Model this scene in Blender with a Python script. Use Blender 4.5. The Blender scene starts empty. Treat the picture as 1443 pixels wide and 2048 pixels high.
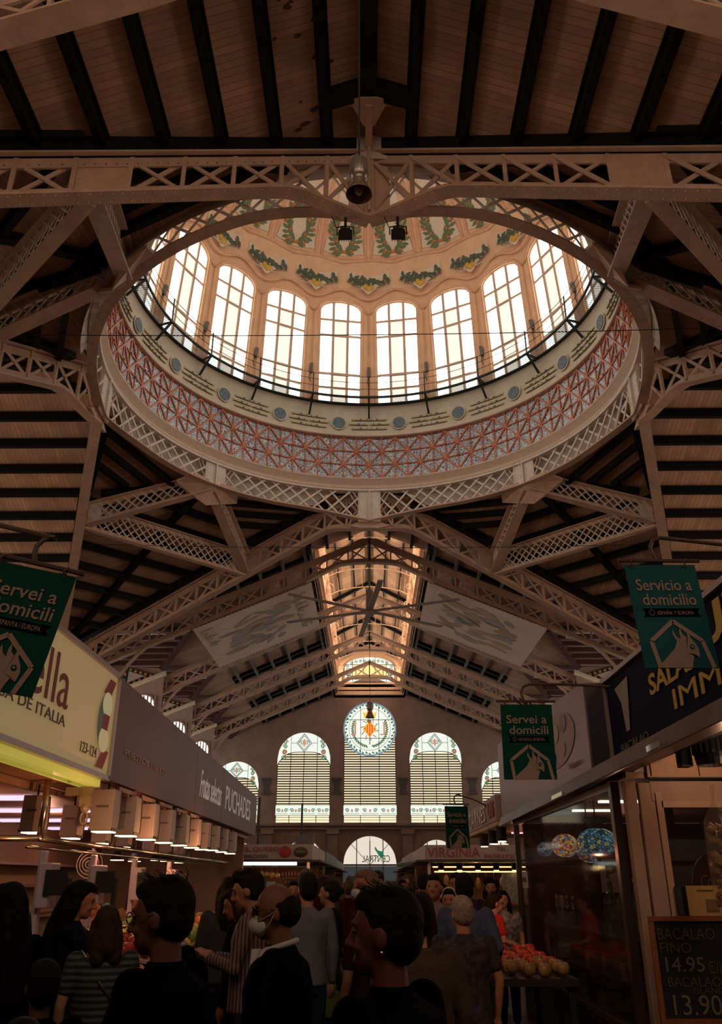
import bpy, math, random
from math import sin, cos, pi, radians, sqrt, atan2, hypot
from mathutils import Vector, Matrix
random.seed(7)
S = bpy.context.scene
COL = S.collection
EYE = 1.65                                   # camera height above the floor
# ------------------------------------------------------------------ camera
cam_d = bpy.data.cameras.new('camera'); cam = bpy.data.objects.new('camera', cam_d); COL.objects.link(cam)
cam.location = (0, 0, EYE)
cam.rotation_euler = (radians(90 + 24.15), 0, radians(0.55))
cam_d.sensor_fit = 'HORIZONTAL'; cam_d.sensor_width = 36.0
cam_d.lens = 36.0 * 1640.0 / 1443.0
cam_d.clip_end = 400; cam_d.clip_start = 0.05
S.camera = cam
# ------------------------------------------------------------------ world, exposure
S.view_settings.view_transform = 'Standard'; S.view_settings.look = 'None'
S.view_settings.gamma = 1.0; S.view_settings.exposure = 0.0; S.view_settings.use_curve_mapping = False
W = bpy.data.worlds.new('world'); S.world = W; W.use_nodes = True
W.node_tree.nodes['Background'].inputs[0].default_value = (1.0, 0.80, 0.64, 1)
W.node_tree.nodes['Background'].inputs[1].default_value = 0.25
DOME_WIN = 2.7        # radiance of the daylit frosted dome windows
FAR_WIN = 0.98
LANTERN_WIN = 4.2
SIDE_WIN = 4.0
END_FILL = 5.6          # unseen glowing windows added at arm ends and behind the camera for ceiling light
STALL_LIGHT = 0.4

# ------------------------------------------------------------------ materials
MATS = {}
def mat(name, col, rough=0.6, metal=0.0, noise=0.0, nscale=6.0, emit=None, estr=0.0, bump=0.0, bscale=40.0, alpha=1.0, spec=0.5, col2=None):
    if name in MATS: return MATS[name]
    m = bpy.data.materials.new(name); m.use_nodes = True
    nt = m.node_tree; b = nt.nodes['Principled BSDF']
    b.inputs['Roughness'].default_value = rough; b.inputs['Metallic'].default_value = metal
    b.inputs['Specular IOR Level'].default_value = spec
    c = tuple(col) + (1,)
    b.inputs['Base Color'].default_value = c
    if noise or col2:
        tc = nt.nodes.new('ShaderNodeTexCoord'); nz = nt.nodes.new('ShaderNodeTexNoise')
        nz.inputs['Scale'].default_value = nscale; nz.inputs['Detail'].default_value = 6; nz.inputs['Roughness'].default_value = .65
        nt.links.new(tc.outputs['Object'], nz.inputs['Vector'])
        r = nt.nodes.new('ShaderNodeValToRGB')
        lo = tuple(max(0, x * (1 - noise)) for x in col) + (1,) if not col2 else tuple(col2) + (1,)
        r.color_ramp.elements[0].position = .35; r.color_ramp.elements[1].position = .62
        r.color_ramp.elements[0].color = lo; r.color_ramp.elements[1].color = c
        nt.links.new(nz.outputs['Fac'], r.inputs['Fac']); nt.links.new(r.outputs['Color'], b.inputs['Base Color'])
    if bump:
        tc = nt.nodes.new('ShaderNodeTexCoord'); nz = nt.nodes.new('ShaderNodeTexNoise'); nz.inputs['Scale'].default_value = bscale
        nt.links.new(tc.outputs['Object'], nz.inputs['Vector'])
        bp = nt.nodes.new('ShaderNodeBump'); bp.inputs['Strength'].default_value = bump; bp.inputs['Distance'].default_value = .02
        nt.links.new(nz.outputs['Fac'], bp.inputs['Height']); nt.links.new(bp.outputs['Normal'], b.inputs['Normal'])
    if emit:
        b.inputs['Emission Color'].default_value = tuple(emit) + (1,); b.inputs['Emission Strength'].default_value = estr
    if alpha < 1: b.inputs['Alpha'].default_value = alpha
    MATS[name] = m; return m
def N(m, t, **kw):
    n = m.node_tree.nodes.new(t)
    for k, v in kw.items(): setattr(n, k, v)
    return n
def board_mat(name, col, axis, pitch=.16, stain=0.35):
    """boarded soffit: thin dark joints every pitch along an object axis, with stains that belong to the wood"""
    m = mat(name, col, .75); nt = m.node_tree; L = nt.links; b = nt.nodes['Principled BSDF']
    tc = N(m, 'ShaderNodeTexCoord'); sp = N(m, 'ShaderNodeSeparateXYZ'); L.new(tc.outputs['Object'], sp.inputs[0])
    md = N(m, 'ShaderNodeMath', operation='DIVIDE'); L.new(sp.outputs[axis], md.inputs[0]); md.inputs[1].default_value = pitch
    fr = N(m, 'ShaderNodeMath', operation='FRACT'); L.new(md.outputs[0], fr.inputs[0])
    lt = N(m, 'ShaderNodeMath', operation='LESS_THAN'); L.new(fr.outputs[0], lt.inputs[0]); lt.inputs[1].default_value = .10
    fl = N(m, 'ShaderNodeMath', operation='FLOOR'); L.new(md.outputs[0], fl.inputs[0])
    wn = N(m, 'ShaderNodeTexWhiteNoise', noise_dimensions='1D'); L.new(fl.outputs[0], wn.inputs['W'])
    nz = N(m, 'ShaderNodeTexNoise'); nz.inputs['Scale'].default_value = .9; nz.inputs['Detail'].default_value = 8; L.new(tc.outputs['Object'], nz.inputs['Vector'])
    r = N(m, 'ShaderNodeValToRGB'); r.color_ramp.elements[0].position = .3; r.color_ramp.elements[1].position = .65
    r.color_ramp.elements[0].color = (1 - stain, 1 - stain * 1.15, 1 - stain * 1.3, 1); r.color_ramp.elements[1].color = (1, 1, 1, 1)
    L.new(nz.outputs['Fac'], r.inputs['Fac'])
    mx = N(m, 'ShaderNodeMix', data_type='RGBA', blend_type='MULTIPLY'); mx.inputs[0].default_value = 1
    mx.inputs[6].default_value = tuple(col) + (1,); L.new(r.outputs[0], mx.inputs[7])
    mr = N(m, 'ShaderNodeMapRange'); L.new(wn.outputs['Value'], mr.inputs['Value']); mr.inputs['To Min'].default_value = .82; mr.inputs['To Max'].default_value = 1.05
    mx2 = N(m, 'ShaderNodeMix', data_type='RGBA', blend_type='MULTIPLY'); mx2.inputs[0].default_value = 1
    L.new(mx.outputs[2], mx2.inputs[6]); L.new(mr.outputs[0], mx2.inputs[7])
    mx3 = N(m, 'ShaderNodeMix', data_type='RGBA'); L.new(lt.outputs[0], mx3.inputs[0]); L.new(mx2.outputs[2], mx3.inputs[6])
    mx3.inputs[7].default_value = tuple(c * .45 for c in col) + (1,)
    L.new(mx3.outputs[2], b.inputs['Base Color']); return m

STEEL = mat('painted_steel', (.58, .385, .29), .55, noise=.22, nscale=2.2, bump=.12, bscale=9)
STEEL_LIT = mat('lit_painted_steel', (.74, .63, .55), .5, noise=.18, nscale=3, bump=.1, bscale=9)  # same paint as the trusses, lightened for the daylight falling on it
DARKBEAM = mat('dark_stained_timber', (.010, .010, .013), .6, noise=.4, nscale=3, spec=.2)
REDBEAM = mat('red_brown_timber', (.085, .022, .022), .6, noise=.3)
BOARD_Y = board_mat('soffit_boards_across', (.62, .38, .27), 'Y')
BOARD_X = board_mat('soffit_boards_along', (.62, .38, .27), 'X')
PLASTER = mat('peach_plaster', (.93, .56, .33), .75, noise=.13, nscale=1.6, bump=.15, bscale=6)
PLASTER_D = mat('peach_moulding', (.86, .47, .27), .7, noise=.15, nscale=3)
CREAM = mat('cream_plaster', (.74, .62, .47), .7, noise=.12, nscale=2)
SKIRT = mat('grey_cream_plaster', (.62, .54, .47), .8, noise=.22, nscale=2)
WALLP = mat('mauve_brown_wall', (.40, .26, .21), .8, noise=.2, nscale=1.2, bump=.2, bscale=5)
ARCADE = mat('stone_arcade', (.33, .21, .155), .8, noise=.25, nscale=1.5)
IRON = mat('dark_green_iron', (.012, .02, .02), .5, metal=.3)
LEAD = mat('lead_came', (.03, .028, .025), .6)
BLACK = mat('matt_black', (.012, .012, .014), .6)
CHROME = mat('brushed_steel', (.62, .56, .52), .25, metal=1, noise=.15, nscale=12)
def glow(name, col, s): return mat(name, (.3, .3, .3), .5, emit=col, estr=s)

# ------------------------------------------------------------------ mesh accumulator
class G:
    def __init__(s): s.v = []; s.f = []; s.uv = None
    def add(s, vs, fs):
        n = len(s.v); s.v += [tuple(p) for p in vs]; s.f += [tuple(i + n for i in f) for f in fs]; return s
    def join(s, o): return s.add(o.v, o.f)
    def box(s, c, d, R=None):
        vs = [Vector((x * d[0] / 2, y * d[1] / 2, z * d[2] / 2)) for x in (-1, 1) for y in (-1, 1) for z in (-1, 1)]
        if R is not None: vs = [R @ p for p in vs]
        c = Vector(c); return s.add([p + c for p in vs], [(0, 1, 3, 2), (4, 6, 7, 5), (0, 4, 5, 1), (2, 3, 7, 6), (0, 2, 6, 4), (1, 5, 7, 3)])
    def beam(s, p, q, w, h, up=(0, 0, 1)):
        p = Vector(p); q = Vector(q); d = q - p
        if d.length < 1e-6: return s
        d.normalize(); u = Vector(up); x = d.cross(u)
        if x.length < 1e-4: x = d.cross(Vector((1, 0, 0)))
        x.normalize(); u = x.cross(d)
        o = [x * (-w / 2) + u * (-h / 2), x * (w / 2) + u * (-h / 2), x * (w / 2) + u * (h / 2), x * (-w / 2) + u * (h / 2)]
        return s.add([p + a for a in o] + [q + a for a in o], [(3, 2, 1, 0), (4, 5, 6, 7), (0, 1, 5, 4), (1, 2, 6, 5), (2, 3, 7, 6), (3, 0, 4, 7)])
    def poly(s, pts, ext=None):
        n = len(pts); pts = [Vector(p) for p in pts]
        if ext is None: return s.add(pts, [tuple(range(n))])
        e = Vector(ext); return s.add(pts + [p + e for p in pts], [tuple(range(n))[::-1], tuple(range(n, 2 * n))] + [(i, (i + 1) % n, (i + 1) % n + n, i + n) for i in range(n)])
    def strip(s, A, B, closed=False):
        n = len(A); m = n if closed else n - 1
        return s.add(list(A) + list(B), [(i, (i + 1) % n, n + (i + 1) % n, n + i) for i in range(m)])
    def tube(s, pts, r, n=8, closed=False):
        pts = [Vector(p) for p in pts]; rs = r if isinstance(r, (list, tuple)) else [r] * len(pts)
        rings = []; ref = None
        for i, p in enumerate(pts):
            a = pts[max(i - 1, 0)] if not closed else pts[i - 1]; b = pts[min(i + 1, len(pts) - 1)] if not closed else pts[(i + 1) % len(pts)]
            t = (b - a).normalized() if (b - a).length > 0 else Vector((0, 0, 1))
            if ref is None: ref = t.orthogonal().normalized()
            u = (ref - t * ref.dot(t)); u = u.normalized() if u.length > 1e-5 else t.orthogonal().normalized(); ref = u; w = t.cross(u)
            rings.append([p + (u * cos(2 * pi * k / n) + w * sin(2 * pi * k / n)) * rs[i] for k in range(n)])
        vs = [x for R in rings for x in R]; fs = []
        m = len(pts); mm = m if closed else m - 1
        for i in range(mm):
            j = (i + 1) % m
            for k in range(n): fs.append((i * n + k, i * n + (k + 1) % n, j * n + (k + 1) % n, j * n + k))
        if not closed: fs += [tuple(range(n))[::-1], tuple((m - 1) * n + k for k in range(n))]
        return s.add(vs, fs)
    def lathe(s, prof, c=(0, 0, 0), n=24, a0=0, a1=2 * pi, R=None):
        full = abs(a1 - a0 - 2 * pi) < 1e-6; m = n if full else n + 1; vs = []
        for r, z in prof:
            for k in range(m):
                a = a0 + (a1 - a0) * k / n; p = Vector((r * cos(a), r * sin(a), z)); p = R @ p if R is not None else p; vs.append(p + Vector(c))
        fs = []
        for i in range(len(prof) - 1):
            for k in range(n):
                k2 = (k + 1) % m; fs.append((i * m + k, i * m + k2, (i + 1) * m + k2, (i + 1) * m + k))
        return s.add(vs, fs)
    def ball(s, c, r, n=10, m=7, R=None):
        if not isinstance(r, (list, tuple)): r = (r, r, r)
        vs = []; fs = []
        for i in range(m + 1):
            ph = pi * i / m
            for k in range(n):
                p = Vector((r[0] * sin(ph) * cos(2 * pi * k / n), r[1] * sin(ph) * sin(2 * pi * k / n), r[2] * cos(ph)))
                if R is not None: p = R @ p
                vs.append(p + Vector(c))
        for i in range(m):
            for k in range(n):
                fs.append((i * n + k, (i + 1) * n + k, (i + 1) * n + (k + 1) % n, i * n + (k + 1) % n))
        return s.add(vs, fs)
    def disc(s, c, r, nrm=(0, 0, 1), t=.01, n=20):
        nrm = Vector(nrm).normalized(); u = nrm.orthogonal().normalized(); w = nrm.cross(u); c = Vector(c)
        ry = r if not isinstance(r, tuple) else None
        return s.poly([c + (u * cos(2 * pi * k / n) + w * sin(2 * pi * k / n)) * r for k in range(n)], nrm * t)

def place(o, label=None, cat=None, group=None, kind=None):
    if label: o['label'] = label
    if cat: o['category'] = cat
    if group: o['group'] = group
    if kind: o['kind'] = kind
    return o
ORG = {}
def fin(name, g, m, parent=None, label=None, cat=None, group=None, kind=None, smooth=False, bevel=0, origin=None):
    me = bpy.data.meshes.new(name)
    if parent is not None: o0 = Vector(ORG[parent.name])
    elif origin is not None: o0 = Vector(origin)
    else:
        xs = [p[0] for p in g.v]; ys = [p[1] for p in g.v]; zs = [p[2] for p in g.v]
        o0 = Vector(((min(xs) + max(xs)) / 2, (min(ys) + max(ys)) / 2, min(zs)))
    me.from_pydata([(p[0] - o0.x, p[1] - o0.y, p[2] - o0.z) for p in g.v], [], g.f)
    if smooth: me.polygons.foreach_set('use_smooth', [True] * len(me.polygons))
    me.materials.append(m)
    if g.uv:
        uvl = me.uv_layers.new(name='UVMap')
        for l in me.loops: uvl.data[l.index].uv = g.uv[l.vertex_index]
    me.update(); o = bpy.data.objects.new(name, me); COL.objects.link(o)
    if parent is not None: o.parent = parent
    else: o.location = (o0.x, o0.y, o0.z + EYE)
    ORG[o.name] = tuple(o0)
    if bevel:
        b = o.modifiers.new('bevel', 'BEVEL'); b.width = bevel; b.segments = 2; b.limit_method = 'ANGLE'
    return place(o, label, cat, group, kind)
def thing(name, loc, label, cat=None, group=None, kind=None):
    o = bpy.data.objects.new(name, None); COL.objects.link(o); o.empty_display_size = .1
    o.location = (loc[0], loc[1], loc[2] + EYE); ORG[o.name] = tuple(loc)
    return place(o, label, cat, group, kind)
def copy_tree(o, parent=None):
    c = o.copy(); COL.objects.link(c); c.parent = parent; ORG[c.name] = ORG[o.name]
    for ch in list(o.children): copy_tree(ch, c)
    return c
def text_G(s, P, ux, uy, w, h, depth=.004, shear=0.0, bold=0.0):
    """letters as solid geometry: lower left corner P, written along ux, up along uy, filling w by h"""
    cu = bpy.data.curves.new('t', 'FONT'); cu.body = s; cu.extrude = .02; cu.shear = shear; cu.offset = bold; cu.resolution_u = 3; cu.align_x = 'LEFT'
    ob = bpy.data.objects.new('t', cu); COL.objects.link(ob)
    me = bpy.data.meshes.new_from_object(ob.evaluated_get(bpy.context.evaluated_depsgraph_get()))
    vs = [v.co.copy() for v in me.vertices]; fs = [tuple(p.vertices) for p in me.polygons]
    bpy.data.objects.remove(ob); bpy.data.curves.remove(cu); bpy.data.meshes.remove(me)
    x0 = min(v.x for v in vs); x1 = max(v.x for v in vs); y0 = min(v.y for v in vs); y1 = max(v.y for v in vs)
    ux = Vector(ux).normalized(); uy = Vector(uy).normalized(); nz = ux.cross(uy); P = Vector(P); g = G()
    g.add([P + ux * ((v.x - x0) / (x1 - x0) * w) + uy * ((v.y - y0) / (y1 - y0) * h) + nz * (depth if v.z > 0 else 0.0) for v in vs], fs); return g

# ------------------------------------------------------------------ crossing geometry
XC, YC = 0.05, 22.5                      # dome axis
def loc_k(k, v, u, z):                   # arm k (0 far, 1 left, 2 near, 3 right): v sideways, u outwards
    a = k * pi / 2; x = v * cos(a) - u * sin(a); y = v * sin(a) + u * cos(a)
    return Vector((XC + x, YC + y, z))
U0, AV = 8.65, .39
ZT = lambda v: 15.2 - .43 * abs(v)       # truss top chord
def ZB(v):                               # truss bottom chord, dipping to the ring post in the middle
    v = abs(v); a = ZT(v) - 1.03
    if v > 2.2: return a
    m = 13.22 + .13 * min(1, (v / .9)) ** 2
    t = max(0, min(1, (v - .9) / 1.3)); t = t * t * (3 - 2 * t)
    return min(a, m * (1 - t) + a * t) if v < 2.2 else a
VC = U0 / (1 - AV)                       # corner of the crossing
def truss_half_members(P, t0, t1, zt, zb, solid, pitch, side, nrm, chord_w=.36, web_t=.05, brace=.085):
    """P(t,z)->point. top/bottom chords with flanges, plate edges, verticals and crossed braces"""
    top = G(); bot = G(); web = G(); n = max(6, int((t1 - t0) / .35)); ts = [t0 + (t1 - t0) * i / n for i in range(n + 1)]
    nr = Vector(nrm)
    for i in range(n):
        a, b = ts[i], ts[i + 1]
        top.beam(P(a, zt(a)), P(b, zt(b)), chord_w, .05); bot.beam(P(a, zb(a)), P(b, zb(b)), chord_w, .05)
        top.beam(P(a, zt(a) - .13), P(b, zt(b) - .13), web_t, .26); bot.beam(P(a, zb(a) + .11), P(b, zb(b) + .11), web_t, .22)
    m = max(2, round((t1 - t0) / pitch)); tt = [t0 + (t1 - t0) * i / m for i in range(m + 1)]
    for i, t in enumerate(tt):
        web.beam(P(t, zb(t)), P(t, zt(t)), brace, brace * 1.1, up=nr)
        if i < m:
            t2 = tt[i + 1]; mid = (t + t2) / 2
            if any(a <= mid <= b for a, b in solid):
                web.poly([P(t, zb(t)), P(t2, zb(t2)), P(t2, zt(t2)), P(t, zt(t))], nr * .03)
            else:
                web.beam(P(t, zb(t) + .1), P(t2, zt(t2) - .1), brace, .04, up=nr); web.beam(P(t, zt(t) - .1) + nr * .05, P(t2, zb(t2) + .1) + nr * .05, brace, .04, up=nr)
    return top, bot, web

# ------------------------------------------------------------------ floor and ceilings
g = G(); g.poly([(-34, -8, -1.65), (34, -8, -1.65), (34, 74, -1.65), (-34, 74, -1.65)], (0, 0, -.2))
FLOOR = mat('worn_dark_floor', (.035, .03, .028), .7, noise=.3, nscale=1.5)
fin('floor', g, FLOOR, kind='structure')

def ceiling_arm(k, name, umax, vmax=VC, ulist=None, inner=0.0, u_in=None):
    g = G(); ZC = lambda v: 15.66 - .425 * v
    bm = BOARD_Y if k in (0, 2) else BOARD_X
    for s in (-1, 1):
        N_ = 14; A = []; B = []
        for i in range(N_ + 1):
            v = vmax * i / N_; A.append(loc_k(k, s * v, U0 + AV * v, ZC(v))); B.append(loc_k(k, s * v, umax, ZC(v)))
        g.strip(A, B)
        g.strip([p + Vector((0, 0, .12)) for p in A], [p + Vector((0, 0, .12)) for p in B])
    c = fin(name, g, bm, kind='structure')
    for s in (-1, 1):
        for j in range(13):
            v = .95 + 1.08 * j
            if v > vmax - .2: break
            b = G(); d = -.425
            b.beam(loc_k(k, s * v, U0 + AV * v + .1, ZC(v) - .15), loc_k(k, s * v, umax, ZC(v) - .15), .17, .26)
            b.beam(loc_k(k, s * v, U0 + AV * v + .1, ZC(v) - .03), loc_k(k, s * v, umax, ZC(v) - .03), .3, .05)
            fin('purlin', b, DARKBEAM, c)
        b = G(); b.beam(loc_k(k, 0, U0 + .02, 15.45), loc_k(k, s * vmax, U0 + AV * vmax + .02, ZC(vmax) - .25), .12, .55); fin('rafter', b, DARKBEAM, c)
    if k != 0:
        b = G(); b.beam(loc_k(k, 0, U0 + 1.7, 15.45), loc_k(k, 0, umax, 15.45), .34, .36); fin('ridge_beam', b, DARKBEAM, c)
        b = G()
        for s in (-1, 1): b.beam(loc_k(k, 0, U0 + 1.55, 15.48), loc_k(k, s * 1.0, U0 + 1.55, 15.1), .34, .3)
        fin('rafter', b, DARKBEAM, c)
    return c
cn = ceiling_arm(2, 'ceiling_near', 27.0)
rnd = random.Random(12)          # patches of flaked paint left of the ridge
for q in range(22):
    v = rnd.uniform(.15, 1.85); y = rnd.uniform(8.6, 13.0); r_ = rnd.uniform(.02, .075); g = G()
    g.poly([(XC - v + r_ * rnd.uniform(.5, 1.3) * cos(a) * 1.6, y + r_ * rnd.uniform(.5, 1.3) * sin(a), 15.655 - .425 * (v - r_ * 1.6 * cos(a))) for a in [i_ * pi / 5 for i_ in range(10)]], (0, 0, -.006))
    fin('flaked_paint', g, mat('flaked_dark_patch', (.12, .05, .035), .9), cn)
ceiling_arm(1, 'ceiling_left', 26.0)
ceiling_arm(3, 'ceiling_right', 26.0)

# far arm ceiling: short plain bay, then the lantern slot with gabled dormers at the eaves
TY = [37.1, 45.3, 53.5, 61.7, 69.5]
ZCf = lambda x: 15.80 - .425 * abs(x)
LW = 2.85
g = G()
for s in (-1, 1):
    A = []; B = []
    for i in range(15):
        v = VC * i / 14; A.append(loc_k(0, s * v, U0 + AV * v, ZCf(v))); B.append((XC + s * v, TY[0] + .2, ZCf(v)))
    g.strip(A, B)
    for j in range(4):
        y0, y1 = TY[j], TY[j + 1]; ym = (y0 + y1) / 2
        x0, x1, x2 = XC + s * LW, XC + s * 9.3, XC + s * 11.6
        g.poly([(x0, y0, ZCf(LW)), (x0, y1, ZCf(LW)), (x1, y1, ZCf(9.3)), (x1, y0, ZCf(9.3))])
        g.poly([(x1, y0, ZCf(9.3)), (x1, ym, ZCf(9.3)), (x2, y0, ZCf(11.6))]); g.poly([(x1, ym, ZCf(9.3)), (x1, y1, ZCf(9.3)), (x2, y1, ZCf(11.6))])
cf = fin('ceiling_far', g, BOARD_Y, kind='structure')
for s in (-1, 1):
    for j in range(12):
        v = .95 + 1.08 * j; b = G(); ys = U0 + YC + AV * v + .1
        if v > LW + .1 and v < 9.3: y1 = TY[4]
        else: y1 = TY[0]
        if v < 9.0 or ys < TY[0]:
            b.beam((XC + s * v, ys, ZCf(v) - .15), (XC + s * v, max(y1, ys + .3), ZCf(v) - .15), .14, .24)
            fin('purlin', b, DARKBEAM if v < LW else mat('grey_purlin', (.16, .13, .115), .6, noise=.3), cf)
    b = G(); b.beam(loc_k(0, 0, U0 + .28, 15.62), loc_k(0, s * VC, U0 + AV * VC + .28, ZCf(VC) - .1), .34, .24); fin('rafter', b, DARKBEAM, cf)
    b = G(); b.beam((XC + s * LW, TY[0] - 1, ZCf(LW) - .1), (XC + s * LW, TY[4], ZCf(LW) - .1), .16, .4); fin('lantern_curb', b, DARKBEAM, cf)
    for j in range(4):
        for yy in (TY[j] + .55, TY[j + 1] - .45):
            b = G(); b.beam((XC + s * LW, yy, ZCf(LW) - .12), (XC + s * 8.9, yy, ZCf(8.9) - .12), .3, .2); fin('rafter', b, DARKBEAM, cf)
# gabled dormers, gable walls with tiles and louvred windows at the eaves
TILEG = mat('green_ceramic', (.02, .10, .075), .3); ORANGE = mat('orange_ceramic', (.75, .27, .06), .4)
LOUV = glow('side_louvre_glass', (1, .97, .9), SIDE_WIN)
STRIPE = board_mat('dormer_boards', (.82, .60, .47), 'Y', .2)
for s in (-1, 1):
    side = 'left' if s < 0 else 'right'
    for j in range(4):
        y0, y1 = TY[j], TY[j + 1]; ym = (y0 + y1) / 2; zr = ZCf(9.3); ze = ZCf(11.6)
        g = G(); xa, xb, xv = XC + s * 9.3, XC + s * 15.0, XC + s * 11.6
        g.poly([(xa, ym, zr), (xb, ym, zr), (xb, y0, ze), (xv, y0, ze)]); g.poly([(xa, ym, zr), (xb, ym, zr), (xb, y1, ze), (xv, y1, ze)])
        d = fin('ceiling_dormer_%s_%d' % (side, j + 1), g, STRIPE, kind='structure')
        for q in range(1, 6):
            t = q / 6.0
            for ye in (y0, y1):
                b = G(); yy = ym + (ye - ym) * t; zz = zr + (ze - zr) * t - .12; b.beam((XC + s * (9.3 + 2.3 * t), yy, zz), (xb, yy, zz), .26, .22); fin('purlin', b, REDBEAM, d)
        for ye in (y0, y1):
            b = G(); b.beam((xa, ym, zr - .12), (xv, ye, ze - .12), .3, .26); fin('valley_rafter', b, REDBEAM, d)
        # daylit louvre window at the outer end of the dormer
        xw = XC + s * 14.9; g = G(); g.poly([(xw, y0, ze - 1.2), (xw, y1, ze - 1.2), (xw, y1, ze), (xw, ym, zr), (xw, y0, ze)], (s * .25, 0, 0))
        fin('wall_%s_gable_%d' % (side, j + 1), g, WALLP, kind='structure')
        g = G(); g.box((xw + s * .3, ym, ze - 3.2), (.06, y1 - y0 - 1.6, 3.6)); wn = fin('window_side_%s_%d' % (side, j + 1), g, LOUV, kind='structure')
        g = G()
        for q in range(15): g.box((xw + s * .15, y0 + .9 + q * (y1 - y0 - 1.8) / 14, ze - 3.2), (.16, .13, 3.6))
        fin('fin_slat', g, WALLP, wn)
        g = G(); g.box((xw + s * .1, y0, ze - 5.4), (.5, 1.6, 9.0)); fin('pier', g, WALLP, wn)
        # cross wall outside each truss: tiled triangle over a raking cornice, small arched louvre window below
        if j:
            Y = y0 - .45; X = lambda v: XC + s * v
            g = G(); g.poly([(X(11.35), Y, 8.9), (X(11.35), Y, 10.45), (X(11.7), Y, 10.7), (X(14.9), Y, 10.85), (X(14.9), Y, 5.0), (X(11.5), Y, 5.0), (X(11.4), Y, 7.6)], (0, .2, 0)); cw = fin('wall_%s_cross_%d' % (side, j), g, WALLP, kind='structure')
            T3 = [Vector((X(13.6), Y - .04, 10.83)), Vector((X(13.65), Y - .04, 9.5)), Vector((X(11.75), Y - .04, 10.28))]; c3 = (T3[0] + T3[1] + T3[2]) / 3
            g = G(); g.poly(T3, (0, .03, 0)); fin('green_tile', g, TILEG, cw); g = G(); g.poly([c3 + (p - c3) * .48 - Vector((0, .03, 0)) for p in T3], (0, .02, 0)); fin('plain_tile', g, mat('pink_tile', (.62, .48, .43), .5), cw)
            g = G()
            for a_, b_ in ((0, 1), (1, 2), (2, 0)):
                pa, pb = c3 + (T3[a_] - c3) * .76, c3 + (T3[b_] - c3) * .76
                for q in range(5 if a_ else 3): g.ball(pa.lerp(pb, q / (5 if a_ else 3)) - Vector((0, .04, 0)), .085, 8, 5)
            fin('tile_dot', g, ORANGE, cw, kind='stuff')
            g = G(); g.beam((X(14.6), Y - .1, 8.95), (X(11.2), Y - .1, 10.32), .25, .14); g.beam((X(14.6), Y - .18, 9.06), (X(11.2), Y - .18, 10.43), .35, .05); fin('raking_cornice', g, CREAM, cw)
            g = G(); cx, cz = X(12.3), 8.7; r_ = .62; g.poly([(cx - r_, Y - .03, 6.9)] + [(cx - r_ * cos(pi * q / 12), Y - .03, cz + .85 * r_ * sin(pi * q / 12)) for q in range(13)] + [(cx + r_, Y - .03, 6.9)], (0, .02, 0)); w2 = fin('louvre_pane', g, LOUV, cw)
            g = G()
            for q in range(7): g.box((cx - r_ + .207 * q, Y - .06, 8.05), (.09, .08, 2.2))
            g.tube([(cx - r_ * cos(pi * q / 12), Y - .05, cz + .85 * r_ * sin(pi * q / 12)) for q in range(13)], .07, 5); fin('louvre_fin', g, WALLP, cw)
    g = G(); g.box((XC + s * 15.0, 53, (5.6 - 1.65) / 2), (.3, 34, 5.6 + 1.65)); fin('wall_' + side, g, WALLP, kind='structure')

# end walls of the side arms and the wall behind the camera, with added glowing windows to light the ceilings
ENDG = glow('end_fill_pane', (1, .73, .51), END_FILL)
def end_wall(name, k, u, zb=3.5, zt_=11):
    g = G(); X = lambda v, z: loc_k(k, v, u, z)
    for a, b in ((-14.4, -9.5), (-5.5, -2.2), (2.2, 5.5), (9.5, 14.4)): g.poly([X(a, -1.65), X(b, -1.65), X(b, 15.9 - .425 * abs(b)), X(a, 15.9 - .425 * abs(a))])
    for a, b in ((-9.5, -5.5), (-2.2, 2.2), (5.5, 9.5)):
        g.poly([X(a, -1.65), X(b, -1.65), X(b, zb), X(a, zb)]); m = (a + b) / 2; g.poly([X(a, zt_), X(b, zt_), X(b, 15.9 - .425 * abs(b)), X(m, 15.9 - .425 * abs(m)), X(a, 15.9 - .425 * abs(a))])
    w = fin(name, g, WALLP, kind='structure')
    for n, (a, b) in enumerate(((-9.5, -5.5), (-2.2, 2.2), (5.5, 9.5))):
        g = G(); g.poly([X(a, zb), X(b, zb), X(b, zt_), X(a, zt_)]); wn = fin('window_%s_%d' % (name[5:], n + 1), g, ENDG, kind='structure')  # unseen panes, added as a light source for the roofs
        g = G()
        for q in range(1, 4): g.beam(X(a + (b - a) * q / 4, zb), X(a + (b - a) * q / 4, zt_), .1, .1)
        for q in range(1, 6): g.beam(X(a, zb + (zt_ - zb) * q / 6), X(b, zb + (zt_ - zb) * q / 6), .1, .1)
        fin('window_bar', g, STEEL, wn)
end_wall('wall_arm_left', 1, 26.0); end_wall('wall_arm_right', 3, 26.0); end_wall('wall_back', 2, 27.0, 6.8, 11.6)
for k, u1, nm in ((1, 26.0, 'arm_left'), (3, 26.0, 'arm_right'), (2, 27.0, 'near')):
    for s in (-1, 1):
        g = G(); g.poly([loc_k(k, s * 14.3, 14.5, -1.65), loc_k(k, s * 14.3, u1, -1.65), loc_k(k, s * 14.3, u1, 9.9), loc_k(k, s * 14.3, 14.5, 9.9)]); fin('wall_%s_%s' % (nm, 'a' if s < 0 else 'b'), g, WALLP, kind='structure')

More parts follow.
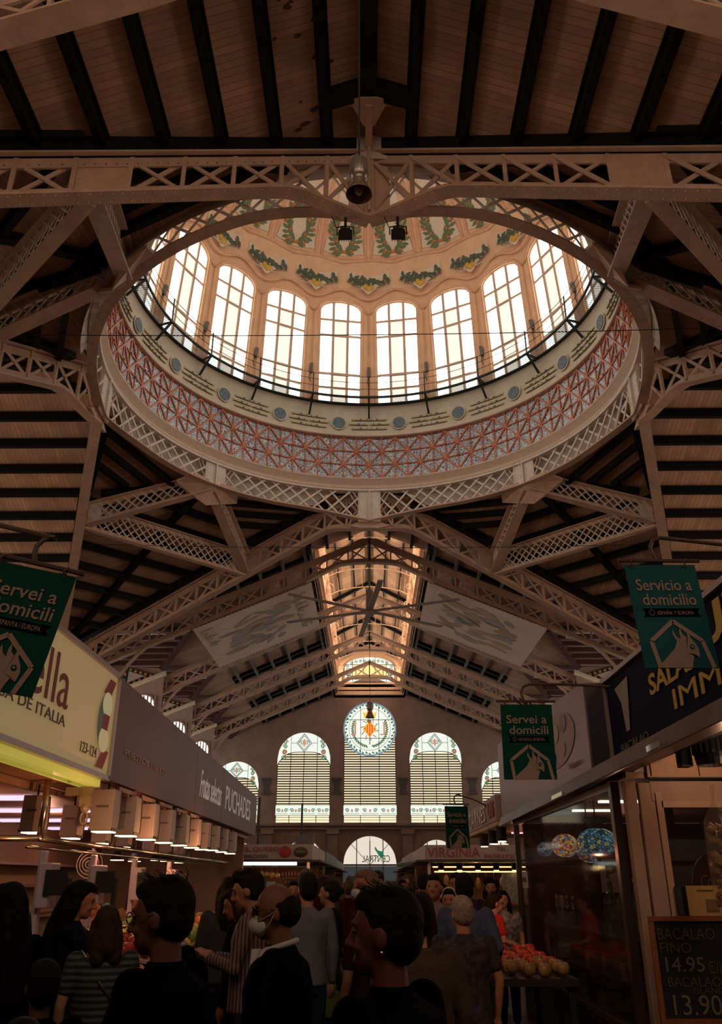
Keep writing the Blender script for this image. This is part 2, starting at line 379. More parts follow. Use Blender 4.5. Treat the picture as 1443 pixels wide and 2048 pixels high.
# ------------------------------------------------------------------ crossing roof between the trusses
def zroof(a, b):
    if a > b: a, b = b, a                # mirror: a <= b
    d = (a + b) / sqrt(2)
    zk = 13.2 - .44 * (d - 11.33) if d > 11.33 else 13.2 - .31 * (d - 11.33)
    # triangle between ring, truss node and 45 degree post
    P, Q, R_ = Vector((2.2, 8.9, 14.2)), Vector((5.3, 10.72, 13.2)), Vector((6.3, 6.3, 13.95)); n = (Q - P).cross(R_ - P)
    zt_ = P.z - (n.x * (a - P.x) + n.y * (b - P.y)) / n.z
    side = (R_.x - Q.x) * (b - Q.y) - (R_.y - Q.y) * (a - Q.x)
    return zt_ if (side < 0 and d < 11.4) else zk
RS = 8.85
nd = Vector((5.3, U0 + AV * 5.3))
for q in range(4):
    quad = ['far_left', 'near_left', 'near_right', 'far_right'][q]
    # quadrant q lies between arm q and arm q+1 : a measured along -v of arm q
    def Q(a, b, z, q=q): return loc_k(q, -a, b, z)
    g = G(); NT = 36; NRr = 10
    for i in range(NT):
        for j in range(NRr):
            pts = []
            for (ii, jj) in ((i, j), (i + 1, j), (i + 1, j + 1), (i, j + 1)):
                th = pi / 2 * ii / NT; sa, cb = sin(th), cos(th)
                rmax = U0 / (cb - AV * sa) if th < pi / 4 else U0 / (sa - AV * cb)
                r = RS + (rmax - RS) * jj / NRr if rmax > RS else rmax
                a, b = r * sa, r * cb; pts.append(Q(a, b, zroof(a, b) + .35))
            g.poly(pts)
    c = fin('ceiling_crossing_' + quad, g, BOARD_X if q % 2 else BOARD_Y, kind='structure')
    for (a0, n_) in ((1.0, 0),):
        for j in range(-2, 7):
            d = 11.33 + .4 + 1.05 * j
            if d < 9.4: continue
            # endpoints where a+b = d*sqrt2 meets the truss line (or the struts for inner ones)
            s2 = d * sqrt(2)
            a_lo = (s2 - U0) / (1 + AV) if d > 11.33 else None
            if d > 11.33: a1, b1 = (s2 - U0) / (1 + AV), None; b1 = s2 - a1; lo = (a1 if a1 < b1 else b1); lo = s2 - (U0 + AV * s2) / (1 + AV) if False else (s2 - U0) / (1 + AV)
            if d > 11.33:
                lo = (s2 - U0) / (1 + AV); pA, pB = (lo, s2 - lo), (s2 - lo, lo)
            else:
                t = (d - 8.91) / (11.33 - 8.91); ax = 6.3 + (5.3 - 6.3) * t; pA, pB = (ax, s2 - ax), (s2 - ax, ax)
            b = G(); z = zroof(s2 / 2, s2 / 2) + .2; b.beam(Q(*pA, z), Q(*pB, z), .16, .26); b.beam(Q(*pA, z + .1), Q(*pB, z + .1), .3, .06); fin('purlin', b, DARKBEAM, c)
    b = G(); b.beam(Q(6.5, 6.5, zroof(6.5, 6.5) + .15), Q(8.0, 8.0, 13.2 + .15), .26, .2); b.beam(Q(8.0, 8.0, 13.35), Q(14, 14, zroof(14, 14) + .15), .26, .2); fin('rafter', b, DARKBEAM, c)
    for mir in (0, 1):
        def QQ(a, b, z, mir=mir, Q=Q): return Q(b, a, z) if mir else Q(a, b, z)
        dc = Vector((6.2, -2.75)).normalized(); nc = Vector((-dc.y, dc.x))
        for o_ in (1.15, 1.8, 2.5):
            p = Vector((0, 8.95)) + nc * o_
            t1 = (p.y - U0 - AV * p.x) / (AV * dc.x - dc.y)            # meets the truss line
            e = Vector((1.0, -4.42)); w_ = Vector((5.3, 10.72)) - p; t2 = (w_.x * e.y - w_.y * e.x) / (dc.x * e.y - dc.y * e.x)
            A_ = p + dc * (t1 + .1); B_ = p + dc * (t2 - .1)
            if t2 - t1 < .4: continue
            b = G(); b.beam(QQ(A_.x, A_.y, zroof(A_.x, A_.y) + .2), QQ(B_.x, B_.y, zroof(B_.x, B_.y) + .2), .17, .24); fin('purlin', b, DARKBEAM, c)
        b = G()
        b.beam(QQ(1.8, 9.0, zroof(1.8, 9.0) + .22), QQ(5.3, 10.6, 13.42), .3, .2); b.beam(QQ(5.55, 10.2, 13.4), QQ(6.3, 6.8, zroof(6.3, 6.8) + .2), .28, .2)
        b.beam(QQ(5.6, 10.9, zroof(5.6, 10.9) + .2), QQ(13.9, 14.1, zroof(13.9, 14.1) + .2), .3, .22)
        fin('rafter', b, DARKBEAM, c)
# plaster skirt behind the lattice ring
g = G(); NS = 144
def skirt_z(th):
    a = abs(((th + pi / 4) % (pi / 2)) - pi / 4); x, y = RS * sin(a), RS * cos(a); return zroof(x, y) + .36 if a > .06 else 15.0
A = []; B = []; T = []
for i in range(NS):
    th = 2 * pi * i / NS; dx, dy = -sin(th), cos(th); am = abs(((th + pi / 4) % (pi / 2)) - pi / 4); zs = min(skirt_z(th), 14.2); zs = zs + (14.93 - zs) * max(0, min(1, (.27 - am) / .07))
    A.append((XC + RS * dx, YC + RS * dy, zs - .05)); B.append((XC + 8.72 * dx, YC + 8.72 * dy, 14.95))
g.strip(A, B, True); g.strip([(p[0] * 1.0, p[1], p[2] + 1.3) for p in A], A, True)
fin('wall_ring_skirt', g, SKIRT, kind='structure', smooth=True)

# ------------------------------------------------------------------ the four V shaped crossing trusses
knames = ['far', 'left', 'near', 'right']
for k in range(4):
    t = thing('roof_truss', loc_k(k, 0, U0, 13.2), ['wide riveted roof truss under the far rim of the dome, before the lantern nave', 'riveted roof truss running along the left side of the dome', 'big riveted roof truss crossing the whole picture in front of the dome', 'riveted roof truss running along the right side of the dome'][k], 'roof truss', 'crossing trusses around the dome')
    for s in (-1, 1):
        P = lambda v, z, s=s, k=k: loc_k(k, s * v, U0 + AV * v, z)
        d = (P(1, 0) - P(0, 0)).normalized(); nrm = d.cross(Vector((0, 0, 1)))
        top, bot, web = truss_half_members(P, 0, VC, ZT, ZB, [(4.3, 5.35)], .92 if k == 2 else .95, s, nrm)
        if k in (0, 2):
            v = .3
            while v < (9 if k == 2 else 8):
                for off in (-.11, .11):
                    bot.ball(P(v, ZB(v) - .028) + nrm * off, .02, 6, 4); top.ball(P(v, ZT(v) - .2) - nrm * .03, .02, 6, 4)
                v += .18
        fin('top_chord', top, STEEL, t); fin('bottom_chord', bot, STEEL, t); fin('web_brace', web, STEEL, t)
    g = G()                                   # central heart-shaped gusset plate
    pts = [(v, ZB(v) - .0) for v in [-.8 + .1 * i for i in range(17)]] + [(.46, 13.5), (.42, ZT(.42)), (0, ZT(0)), (-.42, ZT(.42)), (-.46, 13.5)]
    g.poly([loc_k(k, v, U0 - .06, z) for v, z in pts], loc_k(k, 0, .12, 0) - loc_k(k, 0, 0, 0))
    fin('gusset_plate', g, STEEL, t)
    g = G(); g.beam(loc_k(k, 0, U0 + .12, 13.25), loc_k(k, 0, U0 + .12, 15.3), .2, .12, up=loc_k(k, 0, 1, 0) - loc_k(k, 0, 0, 0)); g.beam(loc_k(k, 0, U0 + .22, 13.3), loc_k(k, 0, U0 + .22, 15.3), .06, .12, up=loc_k(k, 0, 1, 0) - loc_k(k, 0, 0, 0))
    fin('king_post', g, STEEL, t)
    if k == 2:
        g = G(); g.beam(loc_k(k, 0, U0, 15.22), loc_k(k, 0, U0 + 1.35, 15.22), .16, .12); g.poly([loc_k(k, v, u, 15.2) for v, u in ((-.12, U0 + .8), (.12, U0 + .8), (.35, U0 + 1.3), (.95, U0 + 1.32), (.45, U0 + 1.5), (-.45, U0 + 1.5), (-.95, U0 + 1.32), (-.35, U0 + 1.3))], (0, 0, .06))
        fin('ridge_bracket', g, STEEL, t)
    
# lattice beams tying the truss nodes to the 45 degree ring posts, and across the corners
def lattice(name, A, B, hA, hB, label, group, w=.3, cell=.34, m=STEEL_LIT, cat='lattice beam', thick=.05):
    """A,B lower chord ends, hA/hB depths"""
    A = Vector(A); B = Vector(B); L = (B - A).length; d = (B - A).normalized(); up = Vector((0, 0, 1)); nr = d.cross(up).normalized()
    t = thing(name, A.lerp(B, .5) - Vector((0, 0, 0)), label, cat, group)
    g = G(); g.beam(A, B, w, .05); g.beam(A + up * .09, B + up * .09, .05, .16); fin('bottom_flange', g, STEEL, t)
    g = G(); g.beam(A + up * hA, B + up * hB, w, .05); g.beam(A + up * (hA - .09), B + up * (hB - .09), .05, .16); fin('top_flange', g, STEEL, t)
    g = G(); n = int(L / cell); P = lambda s, y: A + d * (s * L) + up * ((hA + (hB - hA) * s) * y)
    h = (hA + hB) / 2; run = h / L
    s = -run
    while s < 1:
        for sg in (0, 1):
            s0, s1 = s, s + run; y0, y1 = (0, 1)
            a0 = max(0, s0); a1 = min(1, s1)
            if a1 - a0 > .01:
                ya, yb = (a0 - s0) / run, (a1 - s0) / run
                if sg: ya, yb = 1 - ya, 1 - yb
                g.beam(P(a0, ya) + nr * (.03 if sg else -.03), P(a1, yb) + nr * (.03 if sg else -.03), .02, thick, up=up)
        s += cell / L
    fin('lattice_web', g, m, t)
    g = G()
    for s, w_ in ((0, .5), (1, .5)):
        p0 = P(s, 0); q = p0 + d * (w_ if s == 0 else -w_)
        g.poly([P(s, 0), q, q + up * (hA if s == 0 else hB), P(s, 1)], nr * .04)
    fin('end_plate', g, m, t); return t
BRK = []
for q in range(4):
    nm = ['far left', 'near left', 'near right', 'far right'][q]
    def Q(a, b, z, q=q): return loc_k(q, -a, b, z)
    zn = ZB(5.3)
    lattice('lattice_beam', Q(5.4, 10.6, zn), Q(10.6, 5.4, zn), 1.0, 1.0, 'pale lattice beam tying two trusses across the %s corner of the crossing' % nm, 'lattice beams of the crossing')
    lattice('lattice_beam', Q(5.35, 10.5, zn + .1), Q(6.15, 6.2, 13.75), .85, .75, 'slanting lattice strut from the %s dome post to the %s truss' % (nm, ['far', 'left', 'near', 'right'][q]), 'lattice beams of the crossing', w=.42)
    lattice('lattice_beam', Q(10.5, 5.35, zn + .1), Q(6.2, 6.15, 13.75), .85, .75, 'slanting lattice strut from the %s dome post to the %s truss' % (nm, ['left', 'near', 'right', 'far'][q]), 'lattice beams of the crossing', w=.42)
    # post bracket under the ring at 45 degrees
    g = G(); g.poly([Q(6.0 + .0, 6.0 + .0, 14.0), Q(5.2, 6.6, 14.0), Q(5.3, 7.3, 13.75), Q(5.9, 7.0, 13.55), Q(6.35, 6.35, 13.25), Q(7.0, 5.9, 13.55), Q(7.3, 5.3, 13.75), Q(6.6, 5.2, 14.0)], (0, 0, .1))
    BRK.append(g)
    cx = Q(VC, VC, 0); g = G(); g.lathe([(.3, -1.65), (.3, -1.4), (.18, -1.2), (.16, 7.6), (.3, 7.9), (.34, 8.3)], (cx.x, cx.y, 0), 16)
    fin('iron_column', g, STEEL, label='iron column at the %s corner of the crossing' % nm, cat='column', group='crossing columns', smooth=True)

# ------------------------------------------------------------------ lattice ring, its posts and the cornice
ring = thing('lattice_ring', (XC, YC, 13.5), 'white riveted lattice ring girder carrying the dome', 'ring girder')
RL = 8.5
for g in BRK: fin('post_bracket', g, STEEL, ring)
def rp(th, r, z): return Vector((XC - r * sin(th), YC + r * cos(th), z))
def zlow(th):
    a = abs(((th + pi / 4) % (pi / 2)) - pi / 4)          # 0 at main posts
    return 13.93 - .45 * max(0, 1 - a / .36) ** 1.6
NS = 160
g = G(); A = [rp(2 * pi * i / NS, RL, zlow(2 * pi * i / NS)) for i in range(NS)]
for i in range(NS): g.beam(A[i], A[(i + 1) % NS], .3, .05); g.beam(A[i] + Vector((0, 0, .05)), A[(i + 1) % NS] + Vector((0, 0, .05)), .05, .1)
fin('bottom_flange', g, STEEL, ring)
g = G(); g.lathe([(RL - .12, 14.82), (RL - .12, 14.9), (RL + .2, 14.9), (RL + .2, 14.82), (RL - .12, 14.82)], (XC, YC, 0), NS); fin('top_flange', g, STEEL_LIT, ring)
g = G(); nb = 88
for i in range(nb):
    th = 2 * pi * i / nb; a = abs(((th + pi / 8) % (pi / 4)) - pi / 8)
    if a < .055: continue
    run = .125
    for sg in (-1, 1):
        t1 = th + sg * run; a1 = abs(((t1 + pi / 8) % (pi / 4)) - pi / 8)
        k1 = 1.0
        c1 = round(t1 / (pi / 4)) * pi / 4
        if (c1 - th) * sg > 0 and a1 < .055 or (th - c1) * (t1 - c1) < 0:
            lim = c1 - sg * .05; k1 = max(0, (lim - th) / (t1 - th))
        if k1 < .05: continue
        p0 = rp(th, RL + .02 * sg, zlow(th)); z1 = 14.85
        p1 = rp(th + (t1 - th) * k1, RL + .02 * sg, zlow(th) + (z1 - zlow(th)) * k1); g.beam(p0, p1, .07, .025, up=rp(th, 1, 0) - rp(th, 0, 0))
    for sg in (-1, 1):   # fill braces that start at the top next to a post
        pass
for c8 in range(8):
    for sg in (-1, 1):
        for off in (.07, .105):
            th = c8 * pi / 4 + sg * (off + .0); p0 = rp(c8 * pi / 4 + sg * .055, RL, 14.85 - (off - .055) / .092 * .9 * .0 - .45 * (off > .09)); 
            g.beam(rp(c8 * pi / 4 + sg * .055, RL, 14.1 + .35 * (off > .09)), rp(c8 * pi / 4 + sg * (.055 + .05 - .02 * (off > .09)), RL, 14.85), .07, .025)
fin('lattice_web', g, STEEL_LIT, ring)
for c8 in range(8):
    th = c8 * pi / 4; g = G(); zb = zlow(th) - .02
    tn = (rp(th + .01, 1, 0) - rp(th, 1, 0)).normalized(); rd = rp(th, 1, 0) - rp(th, 0, 0)
    for off in (-.25, .25): g.beam(rp(th, RL - .02, zb) + tn * off, rp(th, RL - .02, 14.9) + tn * off, .43, .06, up=rd)
    g.beam(rp(th, RL - .06, zb), rp(th, RL - .06, 14.9), .06, .14, up=rd)
    for off in (-.4, -.12, .12, .4):
        z = zb + .08
        while z < 14.85: g.ball(rp(th, RL - .055, z) + tn * off, .018, 6, 4); z += .11
    fin('post_plate', g, STEEL_LIT, ring)
g = G(); pr = [(8.72, 14.9), (8.42, 14.92), (8.40, 15.0), (8.46, 15.04), (8.46, 15.12), (8.30, 15.22), (8.30, 15.28), (8.26, 15.30), (8.26, 15.38), (8.34, 15.38)]
g.lathe(pr, (XC, YC, 0), 128); fin('trim_dome_cornice', g, mat('cornice_plaster', (.66, .50, .38), .6, noise=.12), kind='structure', smooth=True)
# tiled frieze
TILE = mat('blue_white_tiles', (.7, .74, .76), .25); nt = TILE.node_tree; Lk = nt.links
uvn = N(TILE, 'ShaderNodeUVMap'); vr = N(TILE, 'ShaderNodeTexVoronoi'); vr.inputs['Scale'].default_value = 5.0; Lk.new(uvn.outputs[0], vr.inputs['Vector'])
vr.feature = 'DISTANCE_TO_EDGE'; rr = N(TILE, 'ShaderNodeValToRGB'); rr.color_ramp.interpolation = 'CONSTANT'
rr.color_ramp.elements[0].color = (.62, .66, .68, 1); rr.color_ramp.elements[1].position = .13; rr.color_ramp.elements[1].color = (.03, .07, .20, 1)
e = rr.color_ramp.elements.new(.27); e.color = (.55, .60, .64, 1)
Lk.new(vr.outputs['Distance'], rr.inputs[0]); Lk.new(rr.outputs[0], nt.nodes['Principled BSDF'].inputs['Base Color'])
NC = 96; fr = thing('tiled_frieze', (XC, YC, 15.35), 'blue and white tiled frieze with red ribs around the foot of the dome', 'frieze')
g = G(); g.uv = []
for r, z, v in ((8.34, 15.36, 0), (8.36, 17.28, 3)):
    for i in range(NC + 1):
        th = 2 * pi * i / NC; g.v.append(tuple(rp(th, r, z))); g.uv.append((i, v))
g.f = [(i, i + 1, NC + 2 + i, NC + 1 + i) for i in range(NC)]
fin('tile_face', g, TILE, fr)
RIB = mat('glazed_red_rib', (.62, .17, .07), .35, noise=.3, nscale=2)
g = G(); zz = [15.38 + .63 * j for j in range(4)]
for i in range(NC):
    t0, t1 = 2 * pi * i / NC, 2 * pi * (i + 1) / NC; up = rp(t0, 1, 0) - rp(t0, 0, 0)
    for j in range(4): g.beam(rp(t0, 8.33, zz[j]), rp(t1, 8.33, zz[j]), .06, .05)
    for j in range(3):
        g.beam(rp(t0, 8.33, zz[j]), rp(t0, 8.33, zz[j + 1]), .055, .05, up=up)
        if (i + j) % 2: g.beam(rp(t0, 8.32, zz[j]), rp(t1, 8.32, zz[j + 1]), .06, .06, up=up)
        else: g.beam(rp(t0, 8.32, zz[j + 1]), rp(t1, 8.32, zz[j]), .06, .06, up=up)
    for j in range(4):
        if (i + j) % 2 == 0: g.ball(rp(t0, 8.29, zz[j]), .055, 6, 4)
fin('rib_grid', g, RIB, fr)
# painted band with medallions, gallery
g = G(); g.lathe([(8.34, 17.26), (8.24, 17.28), (8.24, 17.36), (8.34, 17.4)], (XC, YC, 0), 128); fin('trim_dome_bead', g, mat('brown_bead', (.30, .17, .12), .5), kind='structure', smooth=True)
g = G(); g.lathe([(8.34, 17.4), (8.36, 17.8), (8.34, 18.5), (8.30, 18.86), (8.30, 18.95)], (XC, YC, 0), 120); band = fin('wall_dome_band', g, CREAM, kind='structure', smooth=True)
MB = mat('medallion_blue', (.20, .27, .32), .5, noise=.6, nscale=14); YEL = mat('faded_yellow_paint', (.62, .52, .26), .7); NAV = mat('navy_paint', (.10, .12, .17), .6)
for i in range(20):
    th = (i + .5) * pi / 10; rd = rp(th, 1, 0) - rp(th, 0, 0); tn = Vector((-rd.y, rd.x, 0))
    g = G(); g.disc(rp(th, 8.30, 17.98), .33, -rd, .02, 24); m_ = fin('medallion', g, CREAM, band)
    g = G(); g.disc(rp(th, 8.27, 17.98), .27, -rd, .02, 24); fin('medallion_face', g, MB, m_)
    g = G(); g2 = G()
    for s in (-1, 1):
        for j, zz_ in enumerate((17.76, 17.98, 18.2)):
            for off in (.5, .78):
                pass
            th2 = th + s * (.115 - .012 * (j == 1)); t_ = (rp(th2 + .01, 1, 0) - rp(th2, 1, 0)).normalized()
            g2.beam(rp(th2, 8.315, zz_) - t_ * .42, rp(th2, 8.315, zz_) + t_ * .42, .02, .09, up=(0, 0, 1))
            g.beam(rp(th2, 8.30, zz_ - .05) - t_ * .42, rp(th2, 8.30, zz_ - .05) + t_ * .40, .02, .012); g.box(rp(th2, 8.30, zz_), (.09, .03, .045), Matrix.Rotation(th2, 3, 'Z'))
            g.box(rp(th2 + s * .03, 8.30, zz_), (.04, .03, .035), Matrix.Rotation(th2, 3, 'Z'))
    fin('yellow_stripe', g2, YEL, band); fin('navy_ornament', g, NAV, band)
gal = thing('dome_gallery', (XC, YC, 18.9), 'dark iron walkway with wire railing around the foot of the dome windows', 'gallery')
g = G(); g.lathe([(8.3, 18.88), (8.3, 18.98), (8.22, 18.98), (8.22, 18.88), (8.3, 18.88)], (XC, YC, 0), 100); g.lathe([(7.72, 18.9), (7.72, 18.99), (7.66, 18.99), (7.66, 18.9), (7.72, 18.9)], (XC, YC, 0), 100); fin('edge_rail', g, IRON, gal)
g = G()
for i in range(900):
    th = 2 * pi * i / 900; g.beam(rp(th, 7.7, 18.93), rp(th, 8.25, 18.93), .012, .02)
fin('grating', g, IRON, gal, kind='stuff')
for i in range(20):
    th = i * pi / 10; g = G(); g.beam(rp(th, 7.69, 18.9), rp(th, 7.69, 20.0), .05, .05); g.beam(rp(th, 7.69, 18.93), rp(th, 8.34, 18.9), .06, .06); g.beam(rp(th, 7.69, 18.95), rp(th, 8.3, 18.25), .07, .07); fin('bracket_post', g, IRON, gal)
g = G()
for z in (19.35, 19.68, 19.98):
    g.tube([rp(2 * pi * i / 100, 7.69, z) for i in range(100)], .012, 5, closed=True)
fin('railing_wire', g, IRON, gal)
# ------------------------------------------------------------------ dome drum: twenty tall frosted windows between pilasters
WG = glow('frosted_daylit_glass', (.93, 1.0, .96), DOME_WIN)
RB = mat('ribbed_glass', (.3, .3, .3), .5, emit=(1.0, .93, .78), estr=.92)
FRAME = mat('salmon_window_bar', (.70, .48, .34), .6)
rw = lambda z: 8.30 - .075 * (z - 18.9)
HB = 8.25 * math.tan(pi / 20) * 1.0
drum = G(); arch_trim = G()
def bayP(i, s, z, inset=0.0):
    th = (i + .5) * pi / 10; rd = rp(th, 1, 0) - rp(th, 0, 0); tn = Vector((-rd.y, rd.x, 0))
    return Vector((XC, YC, z)) + rd * (rw(z) + inset) + tn * s
HW, ZS, ZA, RISE = .95, 19.0, 23.75, .42
def archz(s): return ZA + RISE * sqrt(max(0, 1 - (s / HW) ** 2)) ** 1.1
for i in range(20):
    for sg in (-1, 1):
        hb = lambda z: rw(z) * math.tan(pi / 20)
        A = [bayP(i, sg * HW, z) for z in (18.9, ZA)]; B = [bayP(i, sg * hb(z), z) for z in (18.9, ZA)]
        drum.strip(A, B); drum.strip([bayP(i, sg * HW, z, .22) for z in (18.9, ZA)], A)
        # raised pilaster face
        n = 2
    xs = [-HW + 2 * HW * q / 12 for q in range(13)]
    top = [bayP(i, s, 24.9) for s in xs]; ar = [bayP(i, s, archz(s)) for s in xs]
    drum.strip(ar, top); drum.strip(ar, [bayP(i, s, archz(s), .22) for s in xs])
    for sg in (-1, 1):
        hb = lambda z: rw(z) * math.tan(pi / 20); drum.strip([bayP(i, sg * HW, ZA), bayP(i, sg * HW, 24.9)], [bayP(i, sg * hb(ZA), ZA), bayP(i, sg * hb(24.9), 24.9)])
    drum.strip([bayP(i, -HW, ZS, .22), bayP(i, HW, ZS, .22)], [bayP(i, -HW, 18.9), bayP(i, HW, 18.9)])
    # moulding over the arch, flowing scallops
    xs2 = [-1.22 + 2.44 * q / 16 for q in range(17)]
    arch_trim.tube([bayP(i, s, max(23.55, archz(min(HW, max(-HW, s)) ) + .10 - 1.1 * max(0, abs(s) - HW)), -.03) for s in xs2], .045, 5)
drumw = fin('wall_dome_drum', drum, PLASTER, kind='structure')
fin('trim_dome_arches', arch_trim, PLASTER_D, kind='structure', smooth=True)
g = G()
for i in range(20):
    for sg in (-1, 1):
        g.poly([bayP(i, sg * 1.22, 18.95), bayP(i, sg * 1.08, 18.95), bayP(i, sg * 1.05, 23.5), bayP(i, sg * 1.2, 23.5)], bayP(i, 0, 20, -.05) - bayP(i, 0, 20))
fin('trim_pilaster_face', g, PLASTER, kind='structure')
for i in range(20):
    w = thing('window_%d' % (i + 1), bayP(i, 0, ZS, .15), None, kind='structure')
    xs = [-HW + 2 * HW * q / 12 for q in range(13)]
    def pane(s0, s1, inset=.14):
        xq = [s0 + (s1 - s0) * q / 6 for q in range(7)]
        g = G(); g.strip([bayP(i, s, ZS, inset) for s in xq], [bayP(i, s, archz(s), inset) for s in xq]); g.strip([bayP(i, s, ZS, inset + .03) for s in xq], [bayP(i, s, archz(s), inset + .03) for s in xq]); return g
    fin('pane', pane(-HW, -.33), WG, w); fin('pane', pane(.33, HW), WG, w)
    rbz = 23.2; g = G(); nrb = 34
    for q in range(nrb):
        z0 = ZS + (rbz - ZS) * q / nrb; z1 = z0 + (rbz - ZS) / nrb
        g.strip([bayP(i, -.33, z0, .16), bayP(i, .33, z0, .16)], [bayP(i, -.33, z1 - .02, .10), bayP(i, .33, z1 - .02, .10)])
    fin('ribbed_pane', g, RB, w)
    g = G(); xq = [-.33 + .66 * q / 4 for q in range(5)]; g.strip([bayP(i, s, rbz, .14) for s in xq], [bayP(i, s, archz(s), .14) for s in xq]); fin('pane', g, WG, w)
    g = G()
    for s in (-.33, .33): g.beam(bayP(i, s, ZS, .1), bayP(i, s, archz(s), .1), .11, .06, up=bayP(i, 0, 20, 1) - bayP(i, 0, 20))
    for s in (-HW + .02, HW - .02): g.beam(bayP(i, s, ZS, .1), bayP(i, s, ZA, .1), .05, .06, up=bayP(i, 0, 20, 1) - bayP(i, 0, 20))
    for z in (ZS + .03, 19.75, 20.45, 22.4, 23.2): g.beam(bayP(i, -HW, z, .1), bayP(i, HW, z, .1), .05, .10)
    for a, b in zip(xs, xs[1:]): g.beam(bayP(i, a, archz(a) - .02, .1), bayP(i, b, archz(b) - .02, .1), .06, .05)
    fin('window_frame', g, FRAME, w)
# small speakers on the pilasters
for i in range(20):
    th = i * pi / 10; a = rp(th, rw(20.7) * .985 + .0, 20.6)
    if 90 < (i * 18) < 270: continue
    t = thing('wall_lamp', a, 'small grey lamp box clipped to a pilaster between two dome windows', 'wall lamp', 'lamp boxes on the dome pilasters')
    g = G(); g.beam(rp(th, 8.22, 20.35), rp(th, 8.12, 20.75), .12, .12); fin('lamp_box', g, mat('grey_box', (.16, .13, .11), .5), t)
    g = G(); g.tube([rp(th, 8.22, 20.35), rp(th + .01, 8.25, 20.1), rp(th, 8.26, 19.9)], .015, 5); fin('cable', g, BLACK, t)
# ------------------------------------------------------------------ dome shell
def dome_r(z): return 7.72 * sqrt(max(0, 1 - ((z - 24.6) / 6.0) ** 2)) if z > 24.6 else 7.72
g = G(); prof = []
rings = [(rw(24.9), 24.9)] + [(dome_r(z), z) for z in (25.3, 25.8, 26.3, 26.8, 27.4, 28.0, 28.6, 29.2, 29.7, 30.1, 30.4)] + [(1.2, 30.5), (0.01, 30.6)]
for r, z in rings:
    for i in range(80):
        th = 2 * pi * i / 80; f = 1.0
        if i % 4 == 2 and 25 < z < 30.2: f = 1.0
        g.v.append(tuple(rp(th, r * (cos(pi / 20) ** 0 if z < 25 else 1), z)))
for j in range(len(rings) - 1):
    for i in range(80): g.f.append((j * 80 + i, j * 80 + (i + 1) % 80, (j + 1) * 80 + (i + 1) % 80, (j + 1) * 80 + i))
dome = fin('ceiling_dome', g, PLASTER, kind='structure', smooth=True)
g = G()
for i in range(20):
    th = i * pi / 10; zs = [26.15 + .35 * q for q in range(12)]
    for off in (-.018, .018): g.tube([rp(th + off * 7.6 / max(2, dome_r(z)), dome_r(z) - .02, z) for z in zs], .07, 5)
fin('trim_dome_ribs', g, PLASTER_D, kind='structure', smooth=True)
g = G()
zq = lambda i: 26.15 - .28 * (1 - cos(2 * pi * (i + 8) / 8 * .5 * 2)) / 2
for lift, rr_ in ((.16, .06), (0, .10)):
    g.tube([rp(2 * pi * i / 160, dome_r(26.1) - .03, 26.05 + lift + .16 * abs(cos(pi * (i % 8) / 8))) for i in range(160)], rr_, 6, closed=True)
g.tube([rp(2 * pi * i / 160, 7.76, 24.72 - .5 * abs(cos(pi * (i % 8) / 8)) ** 2 ) for i in range(160)], .05, 6, closed=True)
fin('trim_dome_scallops', g, PLASTER_D, kind='structure', smooth=True)
# painted fields
FIELD = mat('pale_painted_field', (.83, .67, .50), .75, noise=.08, nscale=4)
LEAF = mat('painted_leaf', (.13, .155, .10), .7, noise=.4, nscale=8); LEAF2 = mat('painted_leaf_light', (.20, .23, .10), .7, noise=.35, nscale=8)
FRUIT = mat('painted_orange', (.72, .24, .05), .6, noise=.3, nscale=12); FRUITY = mat('painted_lemon', (.78, .45, .08), .6, noise=.2, nscale=12)
def on_dome(th0, s, h, lift=0.02):       # s metres sideways, h metres up along the dome from z=25.3
    z = 25.3; n = 24
    if h < 0: return rp(th0 + s / 7.7, dome_r(25.3 + h) - lift, 25.3 + h)
    hh = h / n
    for _ in range(n):
        r0, r1 = dome_r(z), dome_r(z + .01); dl = sqrt((r0 - r1) ** 2 + .0001); z += hh * .01 / dl
        if z > 30.3: z = 30.3; break
    r = dome_r(z); return rp(th0 + s / 7.7 * min(1.0, 1.0), r - lift, z)
def leaf(g, th, s, h, ang, L, W, lift):
    pts = []
    for t, w in ((0, 0), (.25, .8), (.55, 1), (.8, .6), (1, 0), (.8, -.6), (.55, -1), (.25, -.8)):
        x = t * L; y = w * W / 2; pts.append(on_dome(th, s + x * cos(ang) - y * sin(ang), h + x * sin(ang) + y * cos(ang), lift))
    g.poly(pts)
def copies(name, base, n, start=1):
    for i in range(start, n):
        o = base.copy(); COL.objects.link(o); o.parent = base.parent; ORG[o.name] = ORG[base.name]
        a = i * pi / 10; o.rotation_euler = (0, 0, a)
        d = Vector((XC, YC, 0)) - Vector((DO.x, DO.y, 0)); o.location = d - Matrix.Rotation(a, 3, 'Z') @ d
ORG_D = (XC, YC, 25.0)
dome['kind'] = 'structure'
ded = dome; DO = Vector(ORG['ceiling_dome'])
rnd = random.Random(3)
def build_part(name, fn, m):
    g = G(); fn(g); return fin(name, g, m, ded)
def fields(g):
    pts = []
    for s, h in ((-1.02, 1.12), (-.6, 1.02), (0, 1.0), (.6, 1.02), (1.02, 1.12), (.94, 2.2), (.8, 3.4), (.6, 4.6), (.35, 5.7), (-.35, 5.7), (-.6, 4.6), (-.8, 3.4), (-.94, 2.2)):
        pts.append((s, h))
    th = pi / 20
    for j in range(8):
        h0 = 1.05 + .62 * j; h1 = h0 + .62; w0 = 1.0 - .115 * j; w1 = w0 - .115
        row0 = [on_dome(th, -w0 + 2 * w0 * q / 4, h0 + (.14 * abs(-1 + q / 2) if j == 0 else 0), .05) for q in range(5)]; row1 = [on_dome(th, -w1 + 2 * w1 * q / 4, h1, .05) for q in range(5)]
        g.strip(row0, row1)
